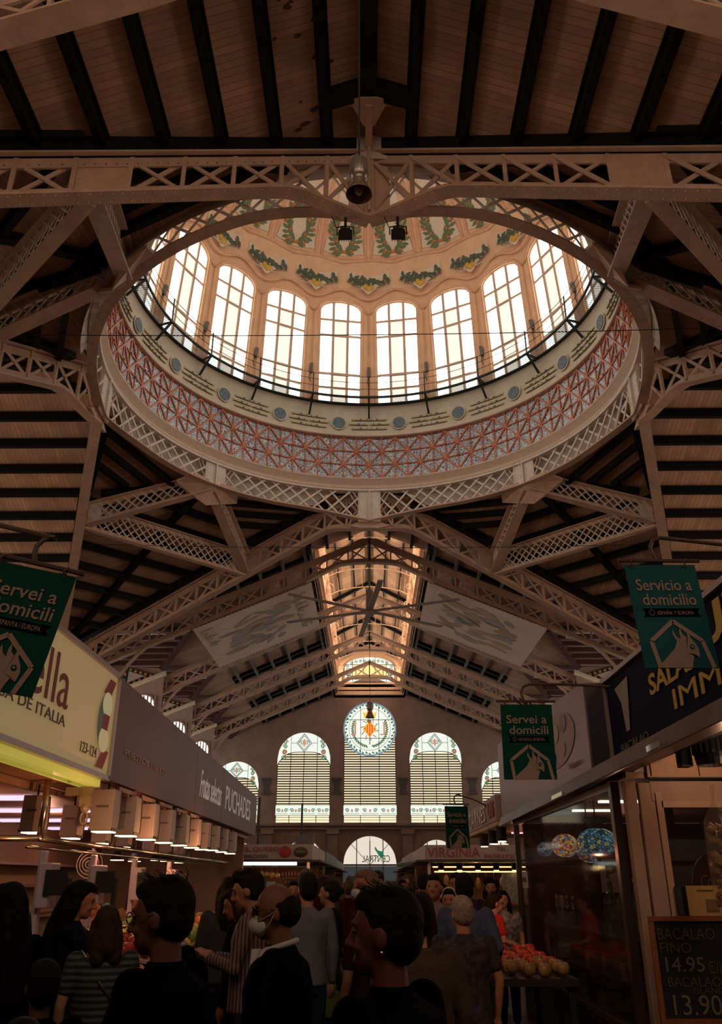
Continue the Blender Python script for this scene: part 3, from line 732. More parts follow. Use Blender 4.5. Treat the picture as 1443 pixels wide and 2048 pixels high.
def wreath_leaves(g):
    th = pi / 20
    for sg in (-1, 1):
        for j in range(12):
            t = j / 11; a = -pi / 2 + sg * (.12 + t * 2.5); cx, cy = .60 * cos(a), 2.15 + .9 * sin(a)
            for k in (-1, 1): leaf(g, th, cx, cy, a + sg * (pi / 2 + k * rnd.uniform(.5, 1.0)), rnd.uniform(.34, .46), .17, .08 + .004 * k)
            g.beam(on_dome(th, cx, cy, .07), on_dome(th, .60 * cos(a + sg * .22), 2.15 + .9 * sin(a + sg * .22), .07), .03, .02)
def wreath_fruit(g):
    th = pi / 20
    for sg in (-1, 1):
        for t, r_ in ((.0, .64), (.2, .75), (.36, .5), (.55, .74), (.72, .5), (.9, .7)): a = -pi / 2 + sg * (.08 + t * 2.4); g.ball(on_dome(th, r_ * cos(a), 2.15 + (r_ + .28) * sin(a), .06), .085, 8, 5)
def garland_bg(g):
    up = []; lo = []
    for q in range(25):
        s = -.98 + 1.96 * q / 24; b = -.42 + .42 * abs(s) ** 1.4
        up.append(on_dome(0, s, b + .52 - .12 * abs(s), .03)); lo.append(on_dome(0, s, b - .12 - .30 * math.exp(-(s / .25) ** 2), .03))
    g.strip(up, lo)
def garland_leaves(g):
    for j in range(80):
        s = rnd.uniform(-.88, .88); b = -.36 + .42 * abs(s) ** 1.4; sp = .17 if abs(s) < .5 else .10; h = b + rnd.uniform(-sp * .6, sp * 1.3); leaf(g, 0, s, h, rnd.uniform(0, 2 * pi), rnd.uniform(.2, .3), .12, .05 + rnd.uniform(0, .03))
    g.tube([on_dome(0, -.9 + 1.8 * q / 12, -.36 + .42 * abs(-.9 + 1.8 * q / 12) ** 1.4, .05) for q in range(13)], .015, 4)
def garland_fruit(g):
    for s, h in ((-.12, -.50), (.12, -.44), (.0, -.56)): g.ball(on_dome(0, s, h, .07), (.12, .12, .14), 8, 6)
for nm, fn, m in (('painted_field', fields, FIELD), ('wreath_leaf', wreath_leaves, LEAF2), ('wreath_fruit', wreath_fruit, FRUIT), ('garland_ground', garland_bg, FIELD), ('garland_leaf', garland_leaves, LEAF), ('garland_fruit', garland_fruit, FRUITY)):
    b_ = build_part(nm, fn, m); copies(nm, b_, 20)

# ------------------------------------------------------------------ trusses of the arms
def gable_truss(y, label, half=12.3, zfoot=6.5, pitch=1.0, pale=False, cw=.34):
    t = thing('roof_truss', (XC, y, 13.6), label, 'roof truss', 'gable trusses of the nave'); m = STEEL_LIT if pale else STEEL
    zb = lambda v: min(ZT(v) - .95, 13.95 - .012 * v * v - (.0 if abs(v) < 3 else .0)) if abs(v) < 2.4 else ZT(v) - .95 - .05
    zb = lambda v: min(13.95 - .05 * v * v, ZT(v) - .62 - .3 * min(1, abs(v) / 3)) if abs(v) < 3.2 else ZT(v) - .95
    for s in (-1, 1):
        P = lambda v, z, s=s: Vector((XC + s * v, y, z))
        top, bot, web = truss_half_members(P, 0, half, lambda v: ZT(v), zb, [], pitch, s, Vector((0, 1, 0)), chord_w=cw, brace=.07)
        # curved foot down to the column
        pts = [(half - 3.2 + 3.2 * q / 8, ZB(half - 3.2) - (q / 8) ** 2.2 * 3.6) for q in range(9)]
        for a, b in zip(pts, pts[1:]): bot.beam(P(*a), P(*b), .3, .06)
        fin('top_chord', top, m, t); fin('bottom_chord', bot, m, t); fin('web_brace', web, m, t)
    return t
gable_truss(TY[0], 'brown nave truss nearest the dome, framing the bright lantern under its arch')
gable_truss(TY[1], 'second nave truss, right behind the hanging ceiling fan')
gable_truss(TY[2], 'third nave truss, behind the two cloth posters')
gable_truss(TY[3], 'farthest nave truss, in front of the lantern end window')
gable_truss(8.42, 'nave truss overhead near the camera, cut by the top corners of the picture', cw=.46, half=14)
def brace_pair():
    t = thing('tie_rod', (XC, 37.1, 12.0), 'thin cable stretched high across the nave', 'cable')
for (a, b, r, lab) in (((-10.5, 17.4, 12.9), (10.5, 17.4, 13.0), .012, 'thin cable stretched across the lower dome windows'), ((-11.1, 29.6, 11.95), (11.1, 29.6, 11.85), .012, 'thin cable stretched across in front of the pale lattice beams')):
    g = G(); g.tube([Vector(a).lerp(Vector(b), q / 10) + Vector((0, 0, -.15 * (1 - (q / 5 - 1) ** 2))) for q in range(11)], r, 5); fin('cable', g, BLACK, label=lab, cat='cable')

# ------------------------------------------------------------------ lantern over the far arm
LW_ = 2.85; ze, zr = 17.3, 18.8
LB = mat('lantern_peach_plaster', (.86, .57, .38), .7, noise=.12)
g = G()
for s in (-1, 1):
    x = XC + s * LW_
    g.strip([(x, TY[0] - .3, 14.2), (x, TY[4], 14.2)], [(x, TY[0] - .3, 15.2), (x, TY[4], 15.2)])
    g.strip([(x, TY[0] - .3, ze - .35), (x, TY[4], ze - .35)], [(x, TY[0] - .3, ze + .2), (x, TY[4], ze + .2)])
    for j in range(17): g.box((x, TY[0] + j * (TY[4] - TY[0]) / 16, 16), (.2, .45, 3.2))
    g.box((x - s * .12, (TY[0] + TY[4]) / 2, 15.15), (.35, TY[4] - TY[0], .1)); g.box((x - s * .1, (TY[0] + TY[4]) / 2, 14.5), (.25, TY[4] - TY[0], .1)); g.box((x - s * .14, (TY[0] + TY[4]) / 2, ze), (.4, TY[4] - TY[0], .1))
fin('wall_lantern', g, LB, kind='structure')
LG = glow('lantern_daylit_glass', (1, .84, .66), LANTERN_WIN)
n_ = 1
for s in (-1, 1):
    for j in range(8):
        y0 = TY[0] + j * 2 * (TY[4] - TY[0]) / 16 + .25; y1 = y0 + 2 * (TY[4] - TY[0]) / 16 - .5
        g = G(); g.box((XC + s * (LW_ + .12), (y0 + y1) / 2, 16.05), (.04, y1 - y0, 1.75)); fin('window_lantern_%d' % n_, g, LG, kind='structure'); n_ += 1
g = G(); rb = G()
for s in (-1, 1):
    g.strip([(XC, TY[0] - .3, zr + .1), (XC, TY[4], zr + .1)], [(XC + s * 3.2, TY[0] - .3, ze - .05 + .1), (XC + s * 3.2, TY[4], ze + .05)])
g.poly([(XC - 3.2, TY[0] - .3, 14.4), (XC + 3.2, TY[0] - .3, 14.4), (XC + 3.2, TY[0] - .3, ze), (XC, TY[0] - .3, zr + .1), (XC - 3.2, TY[0] - .3, ze)]) if False else None
lc = fin('ceiling_lantern', g, board_mat('lantern_boards', (.88, .58, .38), 'Y'), kind='structure')
for j in range(5):
    for s in (-1, 1):
        b = G(); yy = TY[j] + (.35 if j < 4 else -.3); b.beam((XC, yy, zr - .05), (XC + s * 2.85, yy, ze - .05), .22, .22); fin('rafter', b, DARKBEAM, lc)
for s in (-1, 1):
    for v in (1.0, 2.0):
        b = G(); b.beam((XC + s * v, TY[0], zr - v * .5 + .0), (XC + s * v, TY[4], zr - v * .5), .12, .16); fin('purlin', b, DARKBEAM, lc)
b = G(); b.beam((XC, TY[0], zr - .05), (XC, TY[4], zr - .05), .22, .26); fin('ridge_beam', b, DARKBEAM, lc)
g = G()     # gable closing the lantern towards the dome, above the first truss
g.poly([(XC - 3.2, TY[0] - .35, 15.0), (XC - 2.2, TY[0] - .35, 15.2), (XC, TY[0] - .35, 15.95), (XC + 2.2, TY[0] - .35, 15.2), (XC + 3.2, TY[0] - .35, 15.0), (XC + 3.2, TY[0] - .35, ze), (XC, TY[0] - .35, zr + .1), (XC - 3.2, TY[0] - .35, ze)], (0, .1, 0))
fin('wall_lantern_gable', g, LB, kind='structure')
for j, y in enumerate([TY[0] + .9, TY[0] + 4.1, TY[1] + .7, TY[1] + 4.1, TY[2] + .7, TY[2] + 4.1, TY[3] + .7, TY[3] + 4.1]):
    g = G()          # pierced scalloped arches springing between the lantern walls
    for s in (-1, 1):
        pts = [(2.72 * sin(q / 10 * pi / 2), 16.0 + (.95) * cos(q / 10 * pi / 2)) for q in range(11)]
        for a, b in zip(pts, pts[1:]): g.beam((XC + s * a[0], y, a[1]), (XC + s * b[0], y, b[1]), .08, .05)
        for q in range(1, 10):
            a = pts[q]; zt_ = zr - .5 * a[0] - .25; g.beam((XC + s * a[0], y, a[1]), (XC + s * (a[0] + .1), y, max(a[1] + .1, zt_)), .03, .03)
        c = Vector((XC + s * 2.35, y, 15.75)); g.tube([c + Vector((.26 * cos(q * .7) * (1 - q / 12), 0, .3 * sin(q * .7) * (1 - q / 12))) for q in range(10)], .03, 5)
        g.beam((XC + s * 2.78, y, 14.6), (XC + s * 2.6, y, 16.2), .12, .14)
    fin('lantern_arch', g, LB, lc)

# ------------------------------------------------------------------ far wall with its stained glass
FW = TY[4]
GLW = glow('far_window_glass', (1.0, .90, .60), FAR_WIN); GLT = glow('far_top_glass', (.86, .93, .84), FAR_WIN)
GREEN = mat('green_glass', (.05, .12, .04), .4, emit=(.10, .26, .08), estr=.5); PINK = mat('pink_glass', (.4, .2, .15), .4, emit=(.85, .38, .28), estr=.6)
YELG = mat('yellow_glass', (.5, .3, .05), .4, emit=(.95, .62, .12), estr=.8); REDG = mat('red_glass', (.4, .05, .02), .4, emit=(.85, .12, .02), estr=.8); BLUEG = mat('blue_glass', (.1, .2, .3), .4, emit=(.35, .55, .75), estr=.5)
SLAT = mat('louvre_slat', (.16, .10, .07), .7)
def arch_pts(x0, x1, zs, ztop, n=16):       # round head
    xc = (x0 + x1) / 2; r = (x1 - x0) / 2; zc = ztop - r * .98
    return [(x0, zs)] + [(xc - r * cos(pi * q / n), zc + r * .98 * sin(pi * q / n)) for q in range(n + 1)] + [(x1, zs)]
wins = [(-7.56, -3.23, 4.14, 11.14), (-2.12, 2.13, 4.14, 13.60), (3.25, 7.48, 4.14, 11.14), (-12.7, -9.0, 4.14, 8.83), (9.0, 12.7, 4.14, 8.83)]
arc = [(-6.75, -3.75, -1.65, 2.88), (-2.1, 2.05, -1.65, 3.15), (3.75, 6.75, -1.65, 2.88), (-11.6, -9.0, -1.65, 2.7), (9.0, 11.6, -1.65, 2.7)]
def wall_with_holes(g, xs0, xs1, z0, ztop_fn, holes, y, th=.5, step=.12):
    xs = sorted(set([xs0 + (xs1 - xs0) * i / int((xs1 - xs0) / step) for i in range(int((xs1 - xs0) / step) + 1)] + [h[0] for h in holes] + [h[1] for h in holes]))
    def hole_top(h, x):
        xc = (h[0] + h[1]) / 2; r = (h[1] - h[0]) / 2; zc = h[3] - r * .98
        return zc + .98 * sqrt(max(0, r * r - (x - xc) ** 2))
    for a, b in zip(xs, xs[1:]):
        m = (a + b) / 2; hs = sorted([h for h in holes if h[0] <= m <= h[1]], key=lambda h: h[2]); zl = [z0, z0]
        for h in hs:
            g.poly([(a, y, zl[0]), (b, y, zl[1]), (b, y, h[2]), (a, y, h[2])])
            ta, tb = hole_top(h, a), hole_top(h, b); zl = [ta, tb]; g.poly([(a, y, ta), (b, y, tb), (b, y + th, tb), (a, y + th, ta)])
        g.poly([(a, y, zl[0]), (b, y, zl[1]), (b, y, ztop_fn(b)), (a, y, ztop_fn(a))])
    for h in holes:
        for x in (h[0], h[1]): g.poly([(x, y, h[2]), (x, y + th, h[2]), (x, y + th, hole_top(h, x)), (x, y, hole_top(h, x))])
        g.poly([(h[0], y, h[2]), (h[1], y, h[2]), (h[1], y + th, h[2]), (h[0], y + th, h[2])])
g = G(); holes = [(a + XC, b + XC, c, d) for a, b, c, d in wins]
wall_with_holes(g, XC - 15, XC + 15, 3.85, lambda x: min(15.9 - .425 * abs(x - XC), 15.9), holes, FW)
fw = fin('wall_far', g, WALLP, kind='structure')
g = G(); wall_with_holes(g, XC - 15, XC + 15, -1.65, lambda x: 3.85, [(a + XC, b + XC, c, d) for a, b, c, d in arc], FW)
fa = fin('wall_far_arcade', g, ARCADE, kind='structure')
g = G(); g.box((XC, FW - .15, 3.95), (30, .5, .16)); g.box((XC, FW - .08, 3.72), (30, .3, .22))
for x in (-8.1, -2.95, 2.95, 8.1): g.box((XC + x, FW - .12, 1.0), (.75, .3, 5.0)); g.box((XC + x, FW - .2, 3.45), (1.0, .5, .35))
fin('cornice_and_pilasters', g, ARCADE, fa)
g = G(); g.strip([(XC + 3.0 * cos(pi * q / 20), FW - .3, 13.75 + .9 * sin(pi * q / 20)) for q in range(21)], [(XC + 3.0 * cos(pi * q / 20), FW, 13.75 + .9 * sin(pi * q / 20)) for q in range(21)])
g.poly([(XC + 3.0 * cos(pi * q / 20), FW - .3, 13.75 + .9 * sin(pi * q / 20)) for q in range(21)] + [(XC - 3.0, FW - .3, 14.2 + .0), (XC - 2.85, FW - .3, 14.9), (XC + 2.85, FW - .3, 14.9), (XC + 3.0, FW - .3, 14.2)]) if False else None
g = G(); lwn = [(-2.15, 2.15, 15.35, 17.5)]
def ltop(x): return 18.95 - .5 * abs(x - XC)
xs = [XC - 3 + .1 * i for i in range(61)]
def ah(x): return 16.55 + .95 * sqrt(max(0, 1 - ((x - XC) / 2.15) ** 2))
for a, b in zip(xs, xs[1:]):
    m = (a + b) / 2 - XC
    if abs(m) < 2.15:
        g.poly([(a, FW, 14.0), (b, FW, 14.0), (b, FW, 15.35), (a, FW, 15.35)]); g.poly([(a, FW, ah(a)), (b, FW, ah(b)), (b, FW, ltop(b)), (a, FW, ltop(a))]); g.poly([(a, FW, ah(a)), (b, FW, ah(b)), (b, FW + .4, ah(b)), (a, FW + .4, ah(a))])
    else: g.poly([(a, FW, 14.0), (b, FW, 14.0), (b, FW, ltop(b)), (a, FW, ltop(a))])
lw = fin('wall_lantern_end', g, LB, kind='structure')
g = G()
for z, pr_, ht in ((14.35, .30, .3), (14.75, .16, .22), (15.15, .3, .12)): g.box((XC, FW - pr_ / 2, z), (5.7, pr_, ht))
for q in range(20):
    a0, a1 = pi * q / 20, pi * (q + 1) / 20; g.beam((XC + 2.4 * cos(a0), FW - .1, 16.5 + 1.25 * sin(a0)), (XC + 2.4 * cos(a1), FW - .1, 16.5 + 1.25 * sin(a1)), .25, .22)
for s in (-1, 1):
    g.box((XC + s * 2.42, FW - .12, 15.8), (.35, .3, 1.5)); g.box((XC + s * 2.42, FW - .16, 16.5), (.5, .4, .14))
fin('end_window_surround', g, LB, lw)
wn = thing('window_lantern_end', (XC, FW + .2, 15.35), None, kind='structure')
g = G(); pts = [(XC - 2.15, FW + .2, 15.35)] + [(XC - 2.15 + 4.3 * q / 20, FW + .2, ah(XC - 2.15 + 4.3 * q / 20)) for q in range(21)] + [(XC + 2.15, FW + .2, 15.35)]; g.poly(pts, (0, .03, 0)); fin('pane', g, GLT, wn)
g = G(); g.poly([(XC - 1.45, FW + .17, 15.6), (XC + 1.45, FW + .17, 15.6), (XC + 1.45, FW + .17, 16.85), (XC - 1.45, FW + .17, 16.85)], (0, .02, 0)); fin('yellow_pane', g, mat('pale_yellow_glass', (.5, .4, .1), .4, emit=(1, .80, .34), estr=.85), wn)
def scroll(g, c, r, y, turns=1.4, w=.05, flip=1):
    g.tube([(c[0] + flip * r * (1 - q / 14) * cos(q / 12 * turns * 2 * pi), y, c[1] + r * (1 - q / 14) * sin(q / 12 * turns * 2 * pi)) for q in range(13)], w, 4)
g = G()
for q in range(11): x = -1.9 + .38 * q; scroll(g, (XC + x, min(ah(XC + x) - .25, 17.15)), .15, FW + .15, w=.03, flip=1 if q % 2 else -1)
for s in (-1, 1):
    for z in (15.6, 16.0, 16.4): scroll(g, (XC + s * 1.8, z), .2, FW + .15, w=.035, flip=s)
fin('green_scroll', g, GREEN, wn)
g = G()
for x in (-1.45, -.5, .5, 1.45): g.beam((XC + x, FW + .14, 15.35), (XC + x, FW + .14, ah(XC + x)), .04, .04, up=(0, 1, 0))
for z in (15.6, 16.85): g.beam((XC - 2.1, FW + .14, z), (XC + 2.1, FW + .14, z), .04, .04)
fin('lead', g, LEAD, wn)
# the five arched windows
for wi, (x0, x1, zs, zt) in enumerate(wins):
    x0 += XC; x1 += XC; w = x1 - x0; xc = (x0 + x1) / 2; r = w / 2; zc = zt - r * .98; Y = FW + .25
    wn = thing('window_far_%d' % (wi + 1), (xc, Y, zs), None, kind='structure')
    ap = arch_pts(x0, x1, zs, zt, 24); g = G(); g.poly([(x, Y, z) for x, z in ap], (0, .03, 0)); fin('pane', g, GLW, wn)
    zi = zc + (.55 if wi != 1 else 0)      # top of louvred part
    lead = G(); n4 = 4 if wi != 1 else 3
    xl = [x0 + w * q / 4 for q in (1, 2, 3)] if wi != 1 else [x0 + w * .32, x0 + w * .68]
    for x in xl: lead.beam((x, Y - .06, zs), (x, Y - .06, zi if wi != 1 else zc), .05, .05, up=(0, 1, 0))
    for z in (zs + .25 + .3, zs + .55 + .75): lead.beam((x0, Y - .06, z), (x1, Y - .06, z), .05, .045)
    for a, b in zip(ap[1:-1], ap[2:-1]): lead.beam((a[0], Y - .05, a[1]), (b[0], Y - .05, b[1]), .1, .07)
    for x in (x0, x1): lead.beam((x, Y - .05, zs), (x, Y - .05, zc), .06, .08)
    sl = G(); z = zs + 1.42
    while z < zi - .05:
        hw = w / 2 if z < zc else sqrt(max(0, r * r - ((z - zc) / .98) ** 2))
        if not (wi == 1 and z > zc - r - .1 and False): sl.box((xc, Y - .07, z), (2 * hw - .04, .13, .06), Matrix.Rotation(.5, 3, 'X'))
        z += .192
    for q in range(2): sl.box((xc, Y - .07, zs + .2 + .2 * q), (w - .04, .1, .03))
    fin('louvre_slats', sl, SLAT, wn)
    band_g = G(); band_g.poly([(x0, Y - .09, zs + .56), (x1, Y - .09, zs + .56), (x1, Y - .09, zs + 1.3), (x0, Y - .09, zs + 1.3)], (0, .02, 0)); fin('band_pane', band_g, GLT, wn)
    orn = G(); pk = G(); edges = [x0] + xl + [x1]
    for a, b in zip(edges, edges[1:]):
        c = (a + b) / 2; k = (b - a) / 1.08
        for s in (-1, 1): scroll(orn, (c + s * .3 * k, zs + .92), .17, Y - .12, w=.035, flip=s)
        orn.beam((a + .08, Y - .12, zs + .66), (b - .08, Y - .12, zs + .66), .02, .03)
        pk.ball((c, Y - .12, zs + .9), (.08, .03, .13), 8, 5); 
    if wi != 1:
        g = G(); pts = [(x, Y - .1, z) for x, z in ap if z >= zc - .01]; inner = [(xc + r * cos(pi * q / 24), Y - .1, zc - .35 + (zi - zc + .35) * (1 - abs(cos(pi * q / 24)) ** 3)) for q in range(25)]; g.poly(pts + inner[0:]) ; g = G()
        top = [(xc - r * cos(pi * q / 24), zc + .98 * r * sin(pi * q / 24)) for q in range(25)]; low = [(xc - r * cos(pi * q / 24), zc - .5 + (zi - zc + .5) * (1 - abs(cos(pi * q / 24)) ** 4)) for q in range(25)]
        g.strip([(x, Y - .16, z) for x, z in low], [(x, Y - .16, z) for x, z in top]); g.strip([(x, Y - .13, z) for x, z in low], [(x, Y - .13, z) for x, z in top]); fin('head_pane', g, GLT, wn)
        for a, b in zip(low, low[1:]): lead.beam((a[0], Y - .18, a[1]), (b[0], Y - .18, b[1]), .06, .05)
        k = r / 2.16; dm = [(xc, zt - .08), (xc + .62 * k, zc + 1.28 * k), (xc, zi + .02), (xc - .62 * k, zc + 1.28 * k)]
        for q in range(4): a, b = dm[q], dm[(q + 1) % 4]; lead.beam((a[0], Y - .19, a[1]), (b[0], Y - .19, b[1]), .03, .04)
        for q in range(4):
            a, b = [(xc + (p[0] - xc) * .8, (zc + 1.28 * k) + (p[1] - zc - 1.28 * k) * .8) for p in (dm[q], dm[(q + 1) % 4])]; orn.beam((a[0], Y - .19, a[1]), (b[0], Y - .19, b[1]), .03, .045)
        for s in (-1, 1):
            lead.beam((xc + s * r * .5, Y - .18, zi), (xc + s * r * .5, Y - .18, zc + r * .84), .03, .04, up=(0, 1, 0)); lead.beam((xc + s * .62 * k, Y - .18, zc + 1.28 * k), (xc + s * r * .5, Y - .18, zc + 1.28 * k), .03, .03)
            for zq_ in (0, .45, .9, 1.25):
                cxs = xc + s * (r * .76 - .10 * zq_ * k); scroll(orn, (cxs, zc + .1 + zq_ * k), .2 * k, Y - .19, w=.045, flip=s if zq_ in (0, .9) else -s)
            pk.ball((xc + s * r * .74, Y - .19, zc + .55 * k), (.2 * k, .03, .24 * k), 8, 5); pk.ball((xc, Y - .2, zc + 1.3 * k), (.1 * k, .03, .34 * k), 8, 5)
            scroll(orn, (xc + s * .2 * k, zc + 1.3 * k), .2 * k, Y - .19, w=.03, flip=s)
    fin('green_scroll', orn, GREEN, wn); fin('pink_flower', pk, PINK, wn)
    if wi == 1:
        C = (xc, 11.42); R0 = 2.17; g = G(); g.disc((C[0], Y - .2, C[1]), R0, (0, -1, 0), .03, 40); fin('rose_pane', g, GLT, wn)
        g = G(); g.tube([(C[0] + (R0 - .04) * cos(a * pi / 24), Y - .22, C[1] + (R0 - .04) * sin(a * pi / 24)) for a in range(48)], .07, 5, closed=True); fin('rose_rim', g, BLUEG, wn)
        for rr_ in (1.72,): lead.tube([(C[0] + rr_ * cos(a * pi / 24), Y - .24, C[1] + rr_ * sin(a * pi / 24)) for a in range(48)], .018, 4, closed=True)
        for x in (-.75, .75): lead.beam((C[0] + x, Y - .25, C[1] - 2.0), (C[0] + x, Y - .25, C[1] + 2.0), .04, .04, up=(0, 1, 0))
        for z in (-.75, .75): lead.beam((C[0] - 2.0, Y - .25, C[1] + z), (C[0] + 2.0, Y - .25, C[1] + z), .04, .04)
        g = G()
        for q in range(44):
            a = q * 2 * pi / 44; rr_ = 1.93 + .08 * (q % 2); c = Vector((C[0] + rr_ * cos(a), Y - .25, C[1] + rr_ * sin(a))); g.ball(c, (.12, .02, .07), 7, 4, Matrix.Rotation(-(a + .8), 3, 'Y'))
        for s in (-1, 1):
            for q in range(15):
                a = -pi / 2 + s * (.2 + q * .13); c = Vector((C[0] + 1.42 * cos(a), Y - .25, C[1] + 1.42 * sin(a)))
                g.ball(c, (.17, .02, .06), 7, 4, Matrix.Rotation(-(a + .7), 3, 'Y')); g.ball(c, (.17, .02, .06), 7, 4, Matrix.Rotation(-(a - .7 + pi / 2), 3, 'Y'))
        fin('green_wreath', g, GREEN, wn)
        g = G(); g.poly([(C[0] + a, Y - .28, C[1] + b) for a, b in ((-.5, 1.0), (.5, 1.0), (.62, 1.5), (.35, 1.25), (.2, 1.55), (0, 1.25), (-.2, 1.55), (-.35, 1.25), (-.62, 1.5))], (0, .04, 0)); g.box((C[0], Y - .28, C[1] + .93), (1.0, .04, .12))
        g.ball((C[0], Y - .26, C[1] - .0), (.62, .02, .62), 12, 6) if False else None
        g.poly([(C[0], Y - .27, C[1] + .72), (C[0] + .6, Y - .27, C[1]), (C[0], Y - .27, C[1] - .72), (C[0] - .6, Y - .27, C[1])], (0, .03, 0)); fin('crown_and_shield', g, YELG, wn)
        g = G(); g.poly([(C[0], Y - .30, C[1] + .6), (C[0] + .48, Y - .30, C[1]), (C[0], Y - .30, C[1] - .6), (C[0] - .48, Y - .30, C[1])], (0, .02, 0)); fin('red_field', g, REDG, wn)
        g = G()
        for x in (-.3, -.1, .1, .3): hh = .6 * (1 - abs(x) / .48) * .92; g.box((C[0] + x, Y - .32, C[1]), (.07, .02, 2 * hh))
        fin('yellow_bars', g, YELG, wn)
        g = G()
        for q in range(10):
            a = q * 2 * pi / 10 + .3; g.tube([(C[0] + .45 * cos(a), Y - .26, C[1] + .6 * sin(a)), (C[0] + .75 * cos(a + .2), Y - .26, C[1] + .95 * sin(a + .2))], .04, 4)
        g.ball((C[0] - .05, Y - .33, C[1] + .62), (.2, .02, .14), 8, 4); g.box((C[0], Y - .27, C[1] - 1.0), (.08, .02, .5))
        fin('shield_ornament', g, mat('brown_glass', (.2, .1, .03), .5, emit=(.35, .2, .06), estr=.5), wn)
        g = G()
        for s in (-1, 1):
            g.box((C[0] + s * 1.2, Y - .28, C[1] - .02), (.14, .02, .85)); g.box((C[0] + s * 1.2 - .15, Y - .28, C[1] - .45), (.4, .02, .1)); g.box((C[0] + s * 1.2, Y - .28, C[1] + .48), (.24, .02, .12))
        fin('pink_letter', g, PINK, wn)
    fin('lead', lead, LEAD, wn)
g = G()
for x in (-8.35, -2.68, 2.68, 8.3):
    c = Vector((XC + x, FW - .05, 6.75)); 
    o = G(); o.poly([c + Vector((a, 0, b)) for a, b in ((-.38, .75), (.38, .75), (.34, .4), (.2, .1), (.3, -.3), (-.3, -.3), (-.2, .1), (-.34, .4))], (0, .06, 0)); o.box(c + Vector((0, -.1, .72)), (.8, .3, .14)); o.box(c + Vector((0, -.05, -.42)), (.75, .14, .14))
    fin('wall_crest', o, mat('grey_relief', (.16, .14, .14), .6, noise=.4, nscale=8), label='grey ornamental bracket on the far wall, %s' % {-8.35: 'left of the left arched window', -2.68: 'left of the middle window', 2.68: 'right of the middle window', 8.3: 'right of the right arched window'}[x], cat='wall ornament', group='ornaments on the far wall')
# glazed entrance under the middle arches and the daylit street behind
ENT = glow('daylit_entrance_glass', (1, .90, .74), FAR_WIN * .8)
for wi, (x0, x1, zs, zt) in enumerate(arc):
    x0 += XC; x1 += XC; wn = thing('window_entrance_%d' % (wi + 1), ((x0 + x1) / 2, FW + .4, zs), None, kind='structure'); ap = arch_pts(x0, x1, 1.05, zt, 20)
    g = G(); g.poly([(x, FW + .4, z) for x, z in ap], (0, .03, 0)); fin('pane', g, ENT, wn)
    g = G(); g.box(((x0 + x1) / 2, FW + .42, -.35), (x1 - x0, .03, 2.6)); fin('door_pane', g, mat('dim_entrance_glass', (.1, .12, .14), .3, emit=(.5, .62, .7), estr=.28 if wi == 1 else .05), wn)
    g = G(); g.box(((x0 + x1) / 2, FW + .36, 1.05), (x1 - x0, .12, .12))
    for q in range(1, 4): g.box((x0 + (x1 - x0) * q / 4, FW + .37, .9), (.07, .06, 5.0 if q != 2 else 3.8))
    for a in (.25, .5, .75): g.beam(((x0 + x1) / 2, FW + .37, 1.05), ((x0 + x1) / 2 - (x1 - x0) / 2 * cos(pi * a), FW + .37, zt - (x1 - x0) / 2 * .98 * (1 - sin(pi * a))), .05, .04)
    fin('entrance_frame', g, mat('entrance_metal', (.18, .13, .10), .5), wn)
    if wi == 1:
        g = text_G('CENTRAL', (XC + 1.55, FW + .3, 1.25), (-1, 0, 0), (0, 0, 1), 2.2, .5); fin('lettering', g, BLACK, wn)
        g = G(); g.poly([(XC + a, FW + .3, b) for a, b in ((.35, 2.2), (.75, 1.65), (1.05, 1.5), (1.0, 2.0), (.6, 2.1), (.4, 2.4))], (0, .02, 0)); fin('green_bird_sign', g, mat('sign_green', (.01, .14, .06), .4, emit=(.02, .3, .12), estr=.5), wn)

# ------------------------------------------------------------------ cloth posters, fan, hanging lamps, spotlights
def poster(s, label):
    P = lambda u, v: Vector((XC + s * (2.75 + 5.45 * u), 36.9 + 7.3 * v, 14.02 - .42 * (2.75 + 5.45 * u)))
    c = P(.5, .5); t = thing('cloth_poster', c, label, 'poster', 'cloth posters under the roof')
    nrm = (P(1, 0) - P(0, 0)).cross(P(0, 1) - P(0, 0)).normalized(); nrm = -nrm if nrm.z > 0 else nrm
    g = G(); g.poly([P(0, 0), P(1, 0), P(1, 1), P(0, 1)], -nrm * .03); fin('cloth', g, mat('faded_cloth', (.90, .73, .59), .8, noise=.1, nscale=.6), t)
    g = G()
    for i in range(30):
        g.ball(P((i + .5) / 30, -.005), .05, 5, 4); g.ball(P((i + .5) / 30, 1.005), .05, 5, 4)
    fin('lashing', g, STEEL_LIT, t, kind='stuff')
    rnd = random.Random(11 + s); cols = [(.42, .36, .36), (.55, .36, .28), (.44, .38, .31), (.58, .45, .33), (.48, .42, .41)]
    for k, c_ in enumerate(cols):
        g = G()
        for j in range(9):
            u, v = rnd.uniform(.22, .78), rnd.uniform(.15, .85); a = rnd.uniform(-.6, .9); L, w = rnd.uniform(.05, .13), rnd.uniform(.012, .04)
            g.poly([P(u + L * cos(q) * cos(a) - w * sin(q) * sin(a), v + L * cos(q) * sin(a) + w * 1.3 * sin(q) * cos(a)) + nrm * (.012 + .002 * k) for q in [x * pi / 6 for x in range(12)]])
        fin('faded_print', g, mat('faded_print_%d' % k, c_, .8), t)
    return t, P, nrm
t, P, nr_ = poster(-1, 'faded cloth poster under the left roof slope, with washed-out lettering')
